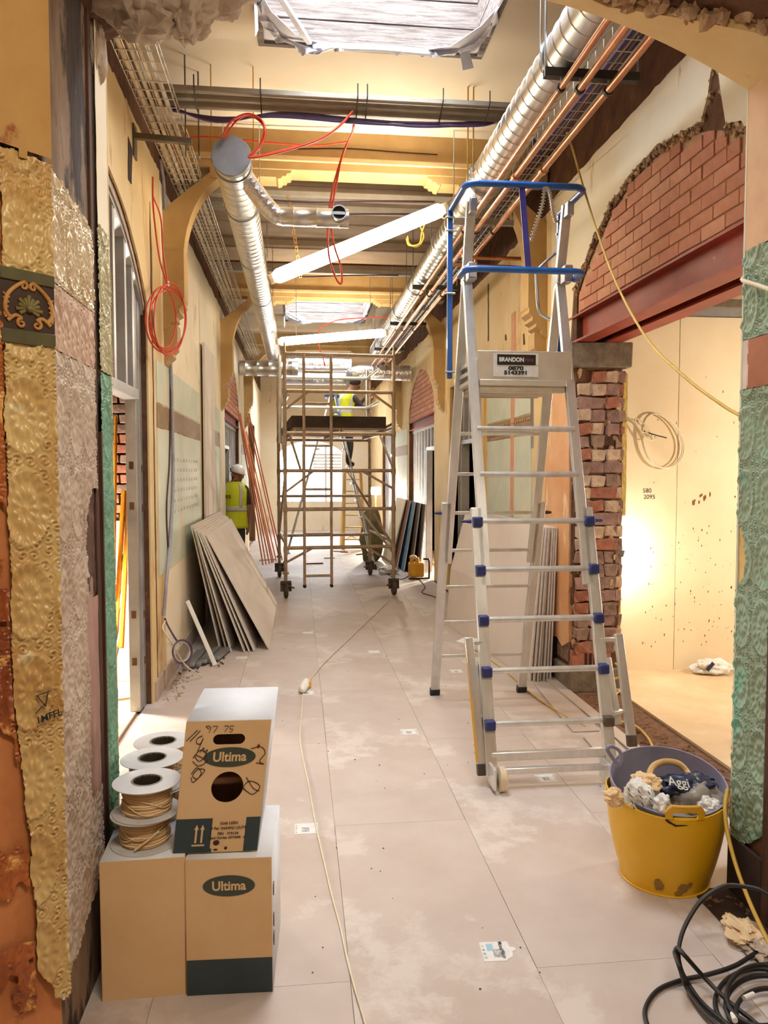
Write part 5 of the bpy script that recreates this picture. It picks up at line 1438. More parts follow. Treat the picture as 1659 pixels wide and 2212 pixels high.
# platform
zp = 2.12
MB().box(xl + .03, xr - .03, 4.37, 4.98, zp, zp + .035).build('deck', MT['alu_panel'], ld, bevel=.004)
for k in range(6):
    MB().box(xl + .03, xr - .03, 4.40 + k * .1, 4.44 + k * .1, zp - .018, zp).build('deck_rib', MT['alu_panel'], ld, bevel=.003)
MB().box(xl + .022, xr + .012, 4.40, 4.42, zp + .035, zp + .205).build('front_panel', MT['alu_panel'], ld, bevel=.004)
for x in (xl + .022, xr - .01):
    MB().box(x, x + .016, 4.42, 4.98, zp + .02, zp + .16).build('side_panel', MT['alu_panel'], ld, bevel=.003)
for k in range(3):
    MB().box(xl - .006, xl + .02, 4.45, 4.95, zp + .02 + k * .055, zp + .045 + k * .055).build('side_rail', MT['alu'], ld, bevel=.003)
MB().bar((xl + .03, 4.42, zp - .01), (xr - .03, 4.42, zp - .01), .05, .05).build('front_beam', MT['alu_panel'], ld, bevel=.005)
MB().bar((1.53, 4.95, zp), (1.55, 5.0, 1.78), .02, .02).build('strut', AL, ld)
# hire sticker
sg = MB().box(1.125, 1.395, 4.396, 4.398, zp + .055, zp + .19).build('sticker', MT['paperwhite'], ld)
MB().box(1.155, 1.39, 4.3935, 4.396, zp + .125, zp + .185).build('sticker_border', MT['white'], sg)
MB().box(1.148, 1.378, 4.393, 4.394, zp + .122, zp + .183).build('sticker_panel', MT['blackprint'], sg)
text('lettering', 'BRANDON', .034, MT['white'], sg, (1.233, 4.392, zp + .152), (1, 0, 0), (0, 0, 1), .0014, .88)
text('lettering', 'Hire', .034, MT['redprint'], sg, (1.338, 4.392, zp + .152), (1, 0, 0), (0, 0, 1), .0006, .88)
text('lettering', '0870', .030, MT['blackprint'], sg, (1.26, 4.3945, zp + .103), (1, 0, 0), (0, 0, 1), .0016, 1.5)
text('lettering', '5143391', .030, MT['blackprint'], sg, (1.26, 4.3945, zp + .077), (1, 0, 0), (0, 0, 1), .0016, 1.35)
# guard rails
def rr_path(x0, x1, yf, yb0, yb1, z, r=.07):
    pts = [(x0, yb0, z)]
    for k in range(7):
        a = PI + k / 6 * PI / 2
        pts.append((x0 + r + r * math.cos(a), yf + r + r * math.sin(a), z))
    for k in range(7):
        a = -PI / 2 + k / 6 * PI / 2
        pts.append((x1 - r + r * math.cos(a), yf + r + r * math.sin(a), z))
    return pts + [(x1, yb1, z)]
MB().tube(rr_path(.94, 1.63, 4.29, 4.74, 4.74, 3.23), .019, 12).build('guard_rail', MT['blue'], ld, smooth=60)
MB().tube(rr_path(.94, 1.63, 4.29, 4.46, 4.46, 2.76), .019, 12).build('guard_rail', MT['blue'], ld, smooth=60)
MB().bar((1.252, 4.285, 3.235), (1.295, 4.285, 2.76), .034, .006, (0, 1, 0)).build('rail_strap', MT['purple_strap'], ld)
for x in (.935, 1.632):
    MB().bar((x, 4.74, 2.2), (x, 4.74, 3.24), .032, .032, (1, 0, 0)).build('rail_post', MT['blue'], ld, bevel=.004)
    for zz in (2.24, 2.72, 3.1, 3.18):
        MB().cyl((x - .03, 4.72, zz), (x + .03, 4.72, zz), .007, n=8).build('bolt', MT['galv'], ld)
for x in (xl, xr):
    MB().box(x - .025, x + .025, 4.44, 4.52, 2.74, 2.84).build('clamp', MT['galv'], ld, bevel=.005)
    MB().box(x - .02, x + .02, 4.42, 4.5, 3.12, 3.2).build('clamp', MT['galv'], ld, bevel=.005)
MB().tube(smooth_path([(1.62, 4.78, 3.0), (1.54, 4.78, 2.93), (1.50, 4.78, 2.88), (1.50, 4.78, 2.8), (1.51, 4.78, 2.68), (1.53, 4.78, 2.62), (1.60, 4.78, 2.58)], 5), .010, 10).build('grab_handle', MT['galv'], ld)
# slotted strap hanging on the rail
sp = smooth_path([at(1147, 590 - 70, Y=4.33), at(1160, 480, Y=4.3), at(1172, 440, Y=4.28), at(1178, 405, Y=4.27), at(1188, 420, Y=4.27), at(1194, 455, Y=4.28), at(1202, 480, Y=4.3)], 6)
b = MB()
for i, p in enumerate(sp):
    if i < len(sp) - 1:
        b.bar(p, sp[i + 1], .012, .003, (0, 1, 0))
    b.bar(p + V(-.014, 0, 0), p + V(.014, 0, 0), .003, .004)
tag(b.build('cable_trunk_spine', MT['zincwire']), 'toothed grey plastic strip draped over the ladder top rail', 'strip')

# ================================================================== SCAFFOLD TOWER
TM = Matrix.Translation((.47, 11.02, 0)) @ Matrix.Rotation(math.radians(3.8), 4, 'Z')
S = lambda x, y, z: TM @ V(x, y, z)
tw = thing('scaffold_tower', 'mobile alloy scaffold tower on castors in the middle of the corridor', 'scaffold tower', (.47, 11.02, 0))
SC, SN = MT['scaf'], MT['scaf_clean']
hw, hl = .71, 1.0
def tb(name, a, b_, r=.0245, m=SC, n=10): return MB().cyl(S(*a), S(*b_), r, n=n).build(name, m, tw)
for sx in (-1, 1):
    for sy in (-1, 1):
        top = 3.22 if sy < 0 else 3.1
        tb('standard', (sx * hw, sy * hl, .2), (sx * hw, sy * hl, top - .1), m=SC if sy < 0 or sx < 0 else SC)
        MB().tube([S(sx * hw, sy * hl, top - .1), S(sx * hw, sy * hl, top - .06), S(sx * hw, sy * hl, top + .06)], [.026, .02, .008], 10).build('spigot', SC, tw)
        for zz in (.62, 1.14, 1.63, 2.12, 2.65):
            MB().cyl(S(sx * hw, sy * hl, zz - .035), S(sx * hw, sy * hl, zz + .035), .031, n=10).build('coupler', SC, tw)
        # castor
        cx_, cy_ = sx * hw, sy * hl
        ct_ = MB().lathe([(0, -.03), (.07, -.03), (.092, -.02), (.092, .02), (.07, .03), (0, .03)], 20, S(cx_, cy_ - .03, .092), TM.to_3x3() @ V(1, 0, 0)).build('castor_wheel', MT['castor'], tw, smooth=40)
        for s2 in (-1, 1):
            MB().bar(S(cx_ + s2 * .042, cy_ - .03, .08), S(cx_ + s2 * .042, cy_, .21), .008, .06, (1, 0, 0)).build('castor_fork', MT['castor'], ct_)
        MB().bar(S(cx_ - .06, cy_ - .02, .2), S(cx_ + .06, cy_ - .02, .2), .07, .03).build('castor_plate', MT['castor'], ct_)
        MB().bar(S(cx_ - .10 * sx, cy_ - .09, .13), S(cx_ - .02 * sx, cy_ - .04, .16), .04, .012).build('brake_lever', MT['castor'], ct_)
        MB().cyl(S(cx_, cy_, .2), S(cx_, cy_, .36), .02, n=8).build('jack', MT['galv'], tw)
        MB().cyl(S(cx_, cy_, .30), S(cx_, cy_, .33), .045, n=10).build('jack_nut', SC, tw)
for zz in (.64, 1.14, 1.64, 2.12, 2.66, 3.13): tb('ledger', (-hw, -hl, zz), (hw, -hl, zz), .024)
for zz in (.64, 1.25, 1.64, 2.12): tb('ledger', (-hw, hl, zz), (hw, hl, zz), .024)
for zz in (2.62, 3.08): tb('guard_tube', (-hw, hl, zz), (hw, hl, zz), .024, SN)
for zz in (2.62, 3.08): tb('guard_tube', (hw - .05, hl, zz), (hw - .05, -hl + .9, zz + .0), .022, SN)
for sx in (-1, 1):
    for zz in (.70, 2.2): tb('side_ledger', (sx * hw, -hl, zz), (sx * hw, hl, zz), .022)
tb('guard_tube', (hw - .05, hl, 2.4), (hw - .05, hl, 3.2), .024, SN)
tb('guard_tube', (-hw - .05, -hl + .3, 2.0), (-hw - .05, -hl + .3, 3.15), .022, SN)
for zz in (2.62, 3.08): tb('guard_tube', (-hw + .05, hl, zz), (-hw + .05, -hl + .2, zz), .022, SN)
# ladder built into the front frame
for x in (-.47, -.12): tb('ladder_stile', (x, -hl - .06, .15), (x, -hl - .06, 3.13), .02)
for zz in (.28, .82, 1.40, 1.96, 2.5, 2.9): tb('ladder_rung', (-.47, -hl - .06, zz), (-.12, -hl - .06, zz), .017)
for x in (-.47, -.12): MB().ball(S(x, -hl - .06, .15), (.026, .026, .03), 8, 6).build('ladder_foot', MT['black'], tw)
# diagonals
for a, b_ in (((hw, -hl, .64), (hw - .35, hl, 1.64)), ((-hw, -hl, 1.64), (-hw, hl, 2.9)), ((hw, -hl, 1.66), (hw, hl, 2.6)), ((-hw, hl, .64), (-hw, -hl, 1.6)),
              ((-hw, -hl, .45), (-.35, -hl, .64)), ((hw, -hl, .4), (.35, -hl, .64)), ((hw, -hl, 1.4), (.3, -hl, 1.63)), ((-hw, -hl, 1.36), (-.35, -hl, 1.63)),
              ((hw, -hl, 2.45), (.4, -hl, 2.66)), ((-hw, -hl, 2.42), (-.4, -hl, 2.66)), ((hw, -hl, .55), (hw - .1, hl, .95)), ((-.65, -hl, 2.10), (-.5, -hl + .2, 1.66))):
    tb('brace', a, b_, .016)
for k, (x0, x1) in enumerate(((-.6, .02), (.03, .62))):
    pl = MB()
    for z0, z1 in ((2.17, 2.2),):
        pl.hexa([S(x0, -hl + .05, z0), S(x1, -hl + .05, z0), S(x1, hl - .05, z0), S(x0, hl - .05, z0), S(x0, -hl + .05, z1), S(x1, -hl + .05, z1), S(x1, hl - .05, z1), S(x0, hl - .05, z1)])
    pl.build('deck_board', MT['ply'], tw, bevel=.004)
    for x in (x0 + .02, x1 - .02): MB().bar(S(x, -hl + .05, 2.15), S(x, hl - .05, 2.15), .03, .05).build('deck_rail', SC, tw)
for (a, b_) in (((-.61, -hl + .06), (.61, -hl + .06)), ((-.61, hl - .06), (.61, hl - .06)), ((-.61, -hl + .06), (-.61, hl - .06)), ((.61, -hl + .06), (.61, hl - .06))):
    MB().bar(S(a[0], a[1], 2.275), S(b_[0], b_[1], 2.275), .02, .15).build('toe_board', MT['toeboard'], tw, bevel=.003)

# ================================================================== CARTONS
def flat_panel(name, outer, holes, fn, m, parent, thick=.003, nrm=(0, 1, 0)):
    bm = bmesh.new(); es = []
    for loop in [outer] + holes:
        vs_ = [bm.verts.new(fn(a, c)) for a, c in loop]
        es += [bm.edges.new((vs_[i], vs_[(i + 1) % len(vs_)])) for i in range(len(vs_))]
    bmesh.ops.triangle_fill(bm, use_beauty=True, edges=es)
    bmesh.ops.recalc_face_normals(bm, faces=bm.faces)
    me = bpy.data.meshes.new(name); bm.to_mesh(me); bm.free()
    me.materials.append(m)
    o = bpy.data.objects.new(name, me); col.objects.link(o); adopt(o, parent)
    s = o.modifiers.new('thick', 'SOLIDIFY'); s.thickness = thick; s.offset = 0
    return o
def oval(cx_, cz_, rx, rz_, n=32): return [(cx_ + rx * math.cos(2 * PI * i / n), cz_ + rz_ * math.sin(2 * PI * i / n)) for i in range(n)]
def slot(cx_, cz_, w, h, n=10):
    r = h / 2; L = w / 2 - r
    return [(cx_ + L + r * math.cos(-PI / 2 + PI * i / n), cz_ + r * math.sin(-PI / 2 + PI * i / n)) for i in range(n + 1)] + [(cx_ - L + r * math.cos(PI / 2 + PI * i / n), cz_ + r * math.sin(PI / 2 + PI * i / n)) for i in range(n + 1)]
def carton(label, bl, br, h, dep, shear=0, back_dx=0, holes=None, top_m='card_white', side_m='card_white'):
    bl, br = Vector(bl), Vector(br)
    w = (br - bl).length; ux = (br - bl).normalized(); back = V(-ux.y, ux.x, 0)
    t = thing('cardboard_box', label, 'box', (bl + br) / 2)
    fn = lambda a, c, k=0.: bl + ux * (a + shear * c / h) + V(0, 0, c) + back * k
    flat_panel('front', [(0, 0), (w, 0), (w, h), (0, h)], holes or [], lambda a, c: fn(a, c), MT['card'], t)
    d = dep
    def q(name, pts, m):
        o = MB().add(pts, [(0, 1, 2, 3)]).build(name, m, t, fix=False); s = o.modifiers.new('thick', 'SOLIDIFY'); s.thickness = .004; s.offset = 0; return o
    q('back', [fn(0, 0, d), fn(w, 0, d), fn(w, h, d), fn(0, h, d)], MT['card'])
    q('side', [fn(0, 0), fn(0, 0, d), fn(0, h, d), fn(0, h)], MT['card'])
    q('side', [fn(w, 0), fn(w, 0, d), fn(w, h, d), fn(w, h)], MT[side_m])
    q('lid', [fn(0, h), fn(w, h), fn(w, h, d), fn(0, h, d)], MT[top_m])
    q('base', [fn(0, .002), fn(w, .002), fn(w, .002, d), fn(0, .002, d)], MT['card'])
    return t, fn, w
def deco(name, poly, fn, m, parent, k=-.003):
    n = len(poly)
    return MB().add([fn(a, c, k) for a, c in poly] + [fn(a, c, k + .0015) for a, c in poly], [list(range(n))] + [[i, (i + 1) % n, n + (i + 1) % n, n + i] for i in range(n)]).build(name, m, parent, smooth=0)
# lower right carton with brand oval and dark base band
c1, f1, w1 = carton('cardboard box with Ultima oval and dark base, standing on the floor', (-.352, 2.355, 0), (-.09, 2.345, 0), .43, .37)
deco('base_band', [(0, .001), (w1, .001), (w1, .112), (0, .112)], f1, MT['navy'], c1)
deco('brand_oval', oval(w1 * .5, .345, .080, .033), f1, MT['oval'], c1)
text('lettering', 'Ultima', .041, MT['card'], c1, f1(w1 * .5, .345, -.0045), f1(1, 0) - f1(0, 0), (0, 0, 1), .0012, .95)
for zz in (.30, .2, .14): MB().box(-.087, -.084, 2.36, 2.38, zz, zz + .035).build('side_slot', MT['card_in'], c1)
# lower left plain carton
c2, f2, w2 = carton('plain cardboard box on the floor against the left jamb, carrying cable reels', (-.606, 2.355, 0), (-.358, 2.362, 0), .437, .62, top_m='card_white', side_m='card')
# upper carton, leaning to the right, with cut-outs
hw_ = .258
hol = [slot(hw_ * .52, .356, .098, .033), oval(hw_ * .56, .205, .049, .049, 40)]
c3, f3, w3 = carton('top cardboard box with round hole and scribbles, leaning over', (-.394, 2.385, .438), (-.136, 2.378, .438), .414, .36, shear=.048, holes=hol)
deco('base_band', [(0, .001), (w3 * .45, .001), (w3 * .45, .012), (w3 * .43, .012), (w3 * .43, .108), (0, .108)], f3, MT['navy'], c3)
deco('base_band', [(w3 * .83, .001), (w3, .001), (w3, .108), (w3 * .83, .108)], f3, MT['navy'], c3)
deco('brand_oval', oval(w3 * .55, .300, .080, .031), f3, MT['oval'], c3)
dx_ = (f3(.1, .1) - f3(0, .1)); dz_ = V(.048 / .414, 0, 1)
text('lettering', 'Ultima', .042, MT['card'], c3, f3(w3 * .55, .301, -.0045), f3(1, 0) - f3(0, 0), dz_, .0012, .92)
for (s_, y_, sz) in (('Cat6 LSZH', .092, .012), ('4 Pair 24AWG U/UTP', .076, .012), ('PIN   719134', .059, .012), ('Batch Number 60734408   45', .046, .0095)):
    text('label_print', s_, sz, MT['ink'], c3, f3(w3 * .63, y_, -.004), f3(1, 0) - f3(0, 0), dz_, .0003)
deco('cert_ring', oval(w3 * .50, .03, .010, .008, 20), f3, MT['ink'], c3)
deco('cert_mark', oval(w3 * .62, .012, .005, .005, 6), f3, MT['ink'], c3)
deco('cert_mark', oval(w3 * .50, .008, .007, .003, 6), f3, MT['ink'], c3)
for a in (w3 * .25, w3 * .32):
    deco('arrow', [(a - .003, .032), (a + .003, .032), (a + .003, .075), (a + .007, .073), (a, .09), (a - .007, .073), (a - .003, .075)], f3, MT['card'], c3, -.0045)
deco('arrow_bar', [(w3 * .21, .022), (w3 * .36, .022), (w3 * .36, .027), (w3 * .21, .027)], f3, MT['card'], c3, -.0045)
def scrib(pts, r=.0012): wire('marker_scribble', [f3(a, c, -.003) for a, c in pts], r, MT['ink'], c3, 6, 5)
scrib([(.005, .355), (.035, .388)]); scrib([(.016, .353), (.044, .386)]); scrib([(.052, .37), (.038, .362), (.036, .348), (.048, .345), (.055, .362), (.052, .35), (.042, .322)])
scrib([(.05, .318), (.06, .332), (.062, .318), (.072, .326), (.068, .308), (.075, .30)])
for p in ([(.07, .39), (.06, .398), (.068, .4), (.075, .392), (.071, .378)], [(.08, .398), (.095, .398), (.085, .378)], [(.115, .398), (.128, .398), (.118, .38)], [(.145, .398), (.135, .398), (.134, .39), (.142, .388), (.140, .38), (.133, .381)]): scrib(p, .0009)
scrib([(.03, .30), (.05, .325), (.07, .31), (.05, .29), (.035, .31), (.06, .30), (.075, .29), (.05, .275), (.03, .29)])
scrib([(.03, .25), (.045, .27), (.06, .255), (.05, .235), (.035, .245), (.05, .265), (.07, .26), (.04, .225), (.03, .24)])
scrib([(.20, .235), (.225, .20), (.245, .19)]); scrib([(.205, .19), (.195, .205), (.21, .222), (.235, .215), (.245, .2), (.225, .18), (.20, .195), (.19, .2)])
scrib([(.205, .325), (.235, .33), (.25, .31), (.235, .285), (.25, .275), (.225, .28)])
deco('nick', [(w3 * .86, .332), (w3 * .88, .34), (w3 * .9, .332), (w3 * .88, .324)], f3, MT['card_in'], c3)
MB().add([f3(0, 0, .004), f3(w3, 0, .004), f3(w3, .41, .36), f3(0, .41, .36)], [(0, 1, 2, 3)]).build('inner_core', MT['card_in'], c3, fix=False)
for zz in (.10, .2, .30): MB().bar(f3(-.002, zz, .02), f3(-.002, zz + .06, .02), .01, .004).build('side_slot', MT['card_in'], c3)

# ================================================================== CABLE REELS
def make_reel():
    t = thing('cable_reel', 'x', 'cable reel', (0, 0, 0), 'cable reels stacked on the plain box')
    R, H, hr = .106, .099, .043
    for z0 in (0, H - .004):
        MB().lathe([(hr, z0), (R - .002, z0), (R, z0 + .001), (R, z0 + .003), (R - .002, z0 + .004), (hr, z0 + .004)], 40, closed=True).build('flange', MT['reel'], t, smooth=40)
    MB().lathe([(hr, .001), (hr + .003, .001), (hr + .003, H - .001), (hr, H - .001)], 28, closed=True).build('hub', MT['hub'], t, smooth=40)
    MB().lathe([(hr, H - .0005), (hr + .006, H - .0005), (hr + .006, H + .0015), (hr, H + .0015)], 28, closed=True).build('hub_rim', MT['galv'], t)
    pr = [(hr + .004, .005)]
    n = 13
    for i in range(n):
        z0 = .006 + (H - .012) * i / n; dz = (H - .012) / n
        r0 = .074 + .003 * math.sin(i * 1.7)
        pr += [(r0 - .002, z0), (r0 + .0015, z0 + dz * .5), (r0 - .002, z0 + dz)]
    pr.append((hr + .004, H - .005))
    MB().lathe(pr, 32, closed=True).build('wound_cable', MT['wirecream'], t, smooth=60)
    for k in range(5):
        a0 = k * 1.3; pts = []
        for i in range(9):
            a = a0 + i * .22
            pts.append((.0775 * math.cos(a), .0775 * math.sin(a), .02 + .06 * (k / 5) + .018 * math.sin(i * .5 + k)))
        wire('loose_turn', pts, .0022, MT['wirecream'], t, 4, 5)
    return t
reel = make_reel()
rl_lab = {(0, 0): 'lower cable reel of the front stack on the plain box', (0, 1): 'upper cable reel of the front stack on the plain box', (1, 0): 'lower reel of the middle stack on the plain box', (1, 1): 'upper reel of the middle stack on the plain box', (2, 0): 'lower reel of the rear stack on the plain box', (2, 1): 'upper reel of the rear stack on the plain box'}
for s, (x, y, sc_) in enumerate([(-.495, 2.475, 1.0), (-.502, 2.69, .97), (-.515, 2.885, .92)]):
    for l in (0, 1):
        o = reel if (s, l) == (0, 0) else copy_tree(reel)
        o.location = (x + .008 * l * (1 if s != 1 else -1), y, .4395 + l * .0995 * sc_)
        o.rotation_euler = (.0, 0, s * 1.1 + l * 2.1)
        o.scale = (1, 1, sc_)
        o['label'] = rl_lab[(s, l)]
cable('loose cable end sticking out of the front lower reel', [V(-.44, 2.41, .50), V(-.47, 2.395, .48), V(-.51, 2.385, .455)], .0035, 'wirecream')
cable('loose white wire end springing from the middle reels', [V(-.42, 2.66, .60), V(-.37, 2.66, .615), V(-.345, 2.68, .58), V(-.37, 2.7, .54), V(-.42, 2.68, .53)], .0035, 'whitewire')

# ================================================================== TUBS AND RUBBISH
tc_ = V(1.452, 2.87, 0)
tub = thing('flexi_tub', 'yellow plastic tub full of rubbish beside the right jamb', 'tub', tc_)
def tub_wall(R0, R1, z0, z1, n, fn_extra, m, name, parent, cen, th=.006, tilt=None, m_in=None):
    rows = 14; b = MB()
    def ring(r_off, flip):
        vs_ = []
        for j in range(rows + 1):
            t = j / rows
            for k in range(n):
                a = 2 * PI * k / n
                r = R0 + (R1 - R0) * t + .012 * math.sin(PI * t) + r_off
                z = z0 + (z1 - z0) * t + fn_extra(a) * t ** 4
                vs_.append(V(r * math.cos(a), r * math.sin(a), z))
        return vs_
    A, B = ring(0, 0), ring(-th, 0)
    off = len(A)
    fs = []
    for j in range(rows):
        for k in range(n):
            k2 = (k + 1) % n
            fs.append((j * n + k, j * n + k2, (j + 1) * n + k2, (j + 1) * n + k))
            fs.append((off + j * n + k2, off + j * n + k, off + (j + 1) * n + k, off + (j + 1) * n + k2))
    for k in range(n):
        k2 = (k + 1) % n
        fs.append((rows * n + k, rows * n + k2, off + rows * n + k2, off + rows * n + k))
    fs.append(tuple(range(n))[::-1]); fs.append(tuple(off + k for k in range(n)))
    M = Matrix.Translation(cen) @ (tilt or Matrix.Identity(4))
    b.add([M @ v for v in A + B], fs)
    return b.build(name, m, parent, smooth=60)
wob = lambda a: .012 * math.cos(a * 2 + .6)
tub_wall(.165, .232, 0, .345, 64, lambda a: wob(a), MT['yellow'], 'body', tub, tc_)
# front handle: raised lip with a slot
def tubpt(a, z, off=0.):
    t = z / .345
    r = .165 + (.232 - .165) * t + .012 * math.sin(PI * min(t, 1)) + off
    return tc_ + V(r * math.cos(a), r * math.sin(a), z)
a0 = math.radians(-99)
outer, inner = [], []
N = 24
hp = []
for i in range(N + 1):
    t = i / N; a = a0 + (t - .5) * .62
    lift_ = .345 + .012 + .030 * min(1, min(t, 1 - t) * 6)
    outer.append((a, lift_))
hm = [(a0 - .31, .335)] + outer + [(a0 + .31, .335)]
hl_ = slot(0, 0, .40, .048, 8)
hs = [(a0 + p[0] / 1.0, .350 + p[1] * .55) for p in hl_]
flat_panel('handle', hm, [hs], lambda a, z: tubpt(a, z, .001), MT['yellow'], tub, .009)
MB().tube([tubpt(a, z, .001) for a, z in outer], .006, 8).build('handle_lip', MT['yellow_edge'], tub)
MB().tube([tubpt(a0 - .30 + .05 * i, (.330, .322, .316, .310, .311, .312, .313, .311)[i], .0005) for i in range(8)], [.004, .005, .0035, .0042, .003, .0028, .002, .0008], 6).build('split', MT['debris_dk'], tub)
MB().tube([tc_ + V((.169) * math.cos(2 * PI * k / 40), .169 * math.sin(2 * PI * k / 40), .004) for k in range(40)], .005, 6, closed=True).build('base_rim', MT['yellow'], tub)
for (a_, z_, ra, rz_2) in ((-2.15, .05, .10, .028), (-1.62, .045, .11, .022), (-1.72, .022, .09, .010), (-1.5, .06, .05, .012)):
    poly = []
    for i in range(20):
        t_ = 2 * PI * i / 20; k_ = 1 + .45 * nz(math.cos(t_) * 1.7 + a_ * 5, math.sin(t_) * 1.7, z_ * 9)
        poly.append((a_ + ra * k_ * math.cos(t_), z_ + rz_2 * k_ * math.sin(t_)))
    flat_panel('dirt_smear', poly, [], lambda a, z: tubpt(a, z, .0022), mat('tub_dirt', (128, 100, 58), (160, 120, 40), 60, .8), tub, .0015)
tubl = thing('inner_tub', 'lilac grey tub nested inside the yellow tub', 'tub', tc_ + V(.04, .06, .1))
TLt = Matrix.Rotation(math.radians(11), 4, 'X') @ Matrix.Rotation(math.radians(-3), 4, 'Y')
# only the back and sides of the tub rise; the front has sunk into the rubbish
tub_wall(.15, .225, 0, .235, 64, lambda a: .012 * math.sin(a), MT['lilac'], 'body', tubl, tc_ + V(.02, .045, .165), .006, TLt)
wire('handle', [at(1336, 1652, Y=2.86), at(1322, 1636, Y=2.85), at(1312, 1618, Y=2.84), at(1322, 1612, Y=2.84), at(1338, 1622, Y=2.85), at(1342, 1640, Y=2.86), at(1334, 1656, Y=2.87)], .008, MT['lilac'], tubl, 6, 8)
wire('handle', [at(1402, 1690, Y=2.86), at(1404, 1668, Y=2.92), at(1416, 1652, Y=2.95), at(1440, 1645, Y=2.96), at(1466, 1650, Y=2.95), at(1484, 1668, Y=2.93), at(1490, 1684, Y=2.88)], .013, MT['grip'], tubl, 6, 10)
def crumple(name, label, cat, c, r, m, seed, amp=.35, n=56, rot=0, group=None, faceted=25):
    bb = MB().ball((0, 0, 0), 1, n, n // 2)
    vs_ = []
    for v in bb.v:
        q_ = V(*v)
        d = 1.1 + amp * nz(q_.x * 1.8 + seed, q_.y * 1.8, q_.z * 1.8) - amp * .8 * abs(nz(q_.x * 3.1, q_.y * 3.1 + seed, q_.z * 3.1)) - amp * .45 * abs(nz(q_.x * 8, q_.y * 8 + seed, q_.z * 8))
        vs_.append(V(q_.x * r[0], q_.y * r[1], q_.z * r[2]) * d)
    M = Matrix.Translation(Vector(c)) @ Matrix.Rotation(rot, 4, 'Z')
    bb.v = [tuple(M @ v) for v in vs_]
    return tag(bb.build(name, m if not isinstance(m, str) else MT[m], None, smooth=60), label, cat, group)
crumple('rubbish_bag', 'big grey and navy bag stuffed into the yellow tub', 'bag', at(1505, 1738, Y=2.84), (.115, .095, .085), 'bag_grey', 3.1, .3)
nb = crumple('navy_wrapper', 'navy printed wrapper lying over the grey bag in tub', 'wrapper', at(1490, 1698, Y=2.88), (.115, .075, .045), 'bag_navy', 5.7, .35)
text('lettering', 'Aggi', .05, MT['white'], nb, at(1466, 1690, Y=2.785), (1, -.05, -.16), (-.05, .55, .8), .0006)
crumple('clear_wrapper', 'clear printed plastic wrapper bulging at the left of the tub', 'wrapper', at(1378, 1726, Y=2.80), (.062, .05, .075), 'bag_clear', 8.3, .3, rot=.3)
crumple('film_ball', 'crumpled translucent film at the right front of the tub', 'wrapper', at(1532, 1745, Y=2.74), (.045, .04, .04), 'bag_clear', 1.7, .35)
crumple('paper_scrap', 'white printed paper scrap between the wrappers in tub', 'paper', at(1430, 1737, Y=2.72), (.035, .03, .035), 'paperwhite', 6.1, .4)
crumple('cardboard_scrap', 'torn brown card sticking out at the tub left edge', 'cardboard', at(1325, 1722, Y=2.80), (.04, .04, .03), 'card', 2.9, .45)
crumple('cardboard_scrap', 'crushed brown paper at the back of the tub', 'cardboard', at(1395, 1690, Y=2.88), (.06, .05, .032), 'card', 4.9, .5)
crumple('tub_filling', 'rubbish packed deep inside the yellow tub', 'rubbish', tc_ + V(0, 0, .255), (.17, .17, .05), 'bag_grey', 4.4, .25)
tag(MB().box(1.415, 1.46, 2.65, 2.67, .305, .33).jitter(.003).build('red_scrap', MT['red'], None, bevel=.003), 'red plastic scrap behind the tub handle', 'scrap')
for k in range(3):
    for j in range(5):
        p = at(1362 + 22 * k + j * 4 - 6, 1702 + j * 14 + 4 * k, Y=2.735 + .004 * abs(k - 1))
        MB().bar(p, p + V(.008 + .004 * (j % 2), 0, -.012), .003, .004, (0, 1, 0)).build('print', MT['blackprint'], bpy.data.objects['clear_wrapper'])
crumple('plastic_bag', 'crumpled clear plastic bag on the side room floor', 'bag', (3.28, 5.74, .06), (.15, .08, .07), 'bag_clear', 7.7, .4)
tag(MB().bar((3.19, 5.665, .06), (3.24, 5.66, .12), .03, .004, (0, 1, 0)).build('bag_print', MT['bag_navy']), 'dark navy print strip on the clear plastic bag', 'print')
crumple('torn_paper', 'scrap of torn brown wallpaper at the foot of right jamb', 'paper', at(1608, 2010, Z=.03), (.06, .09, .022), 'wirecream', 5.2, .6)
crumple('torn_paper', 'dirty grey scrap among debris by the right jamb', 'paper', at(1640, 2045, Z=.02), (.05, .08, .02), 'grey_paper', 2.2, .6)
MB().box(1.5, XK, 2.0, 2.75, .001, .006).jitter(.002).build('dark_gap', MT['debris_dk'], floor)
rubble_strip(1.5, 1.65, 2.05, 2.7, 60, .008, 'jamb_debris', floor, 'debris', .014)
rubble_strip(-.98, -.85, 5.5, 6.4, 60, .003, 'wall_foot_debris', floor, 'rubble', .012)

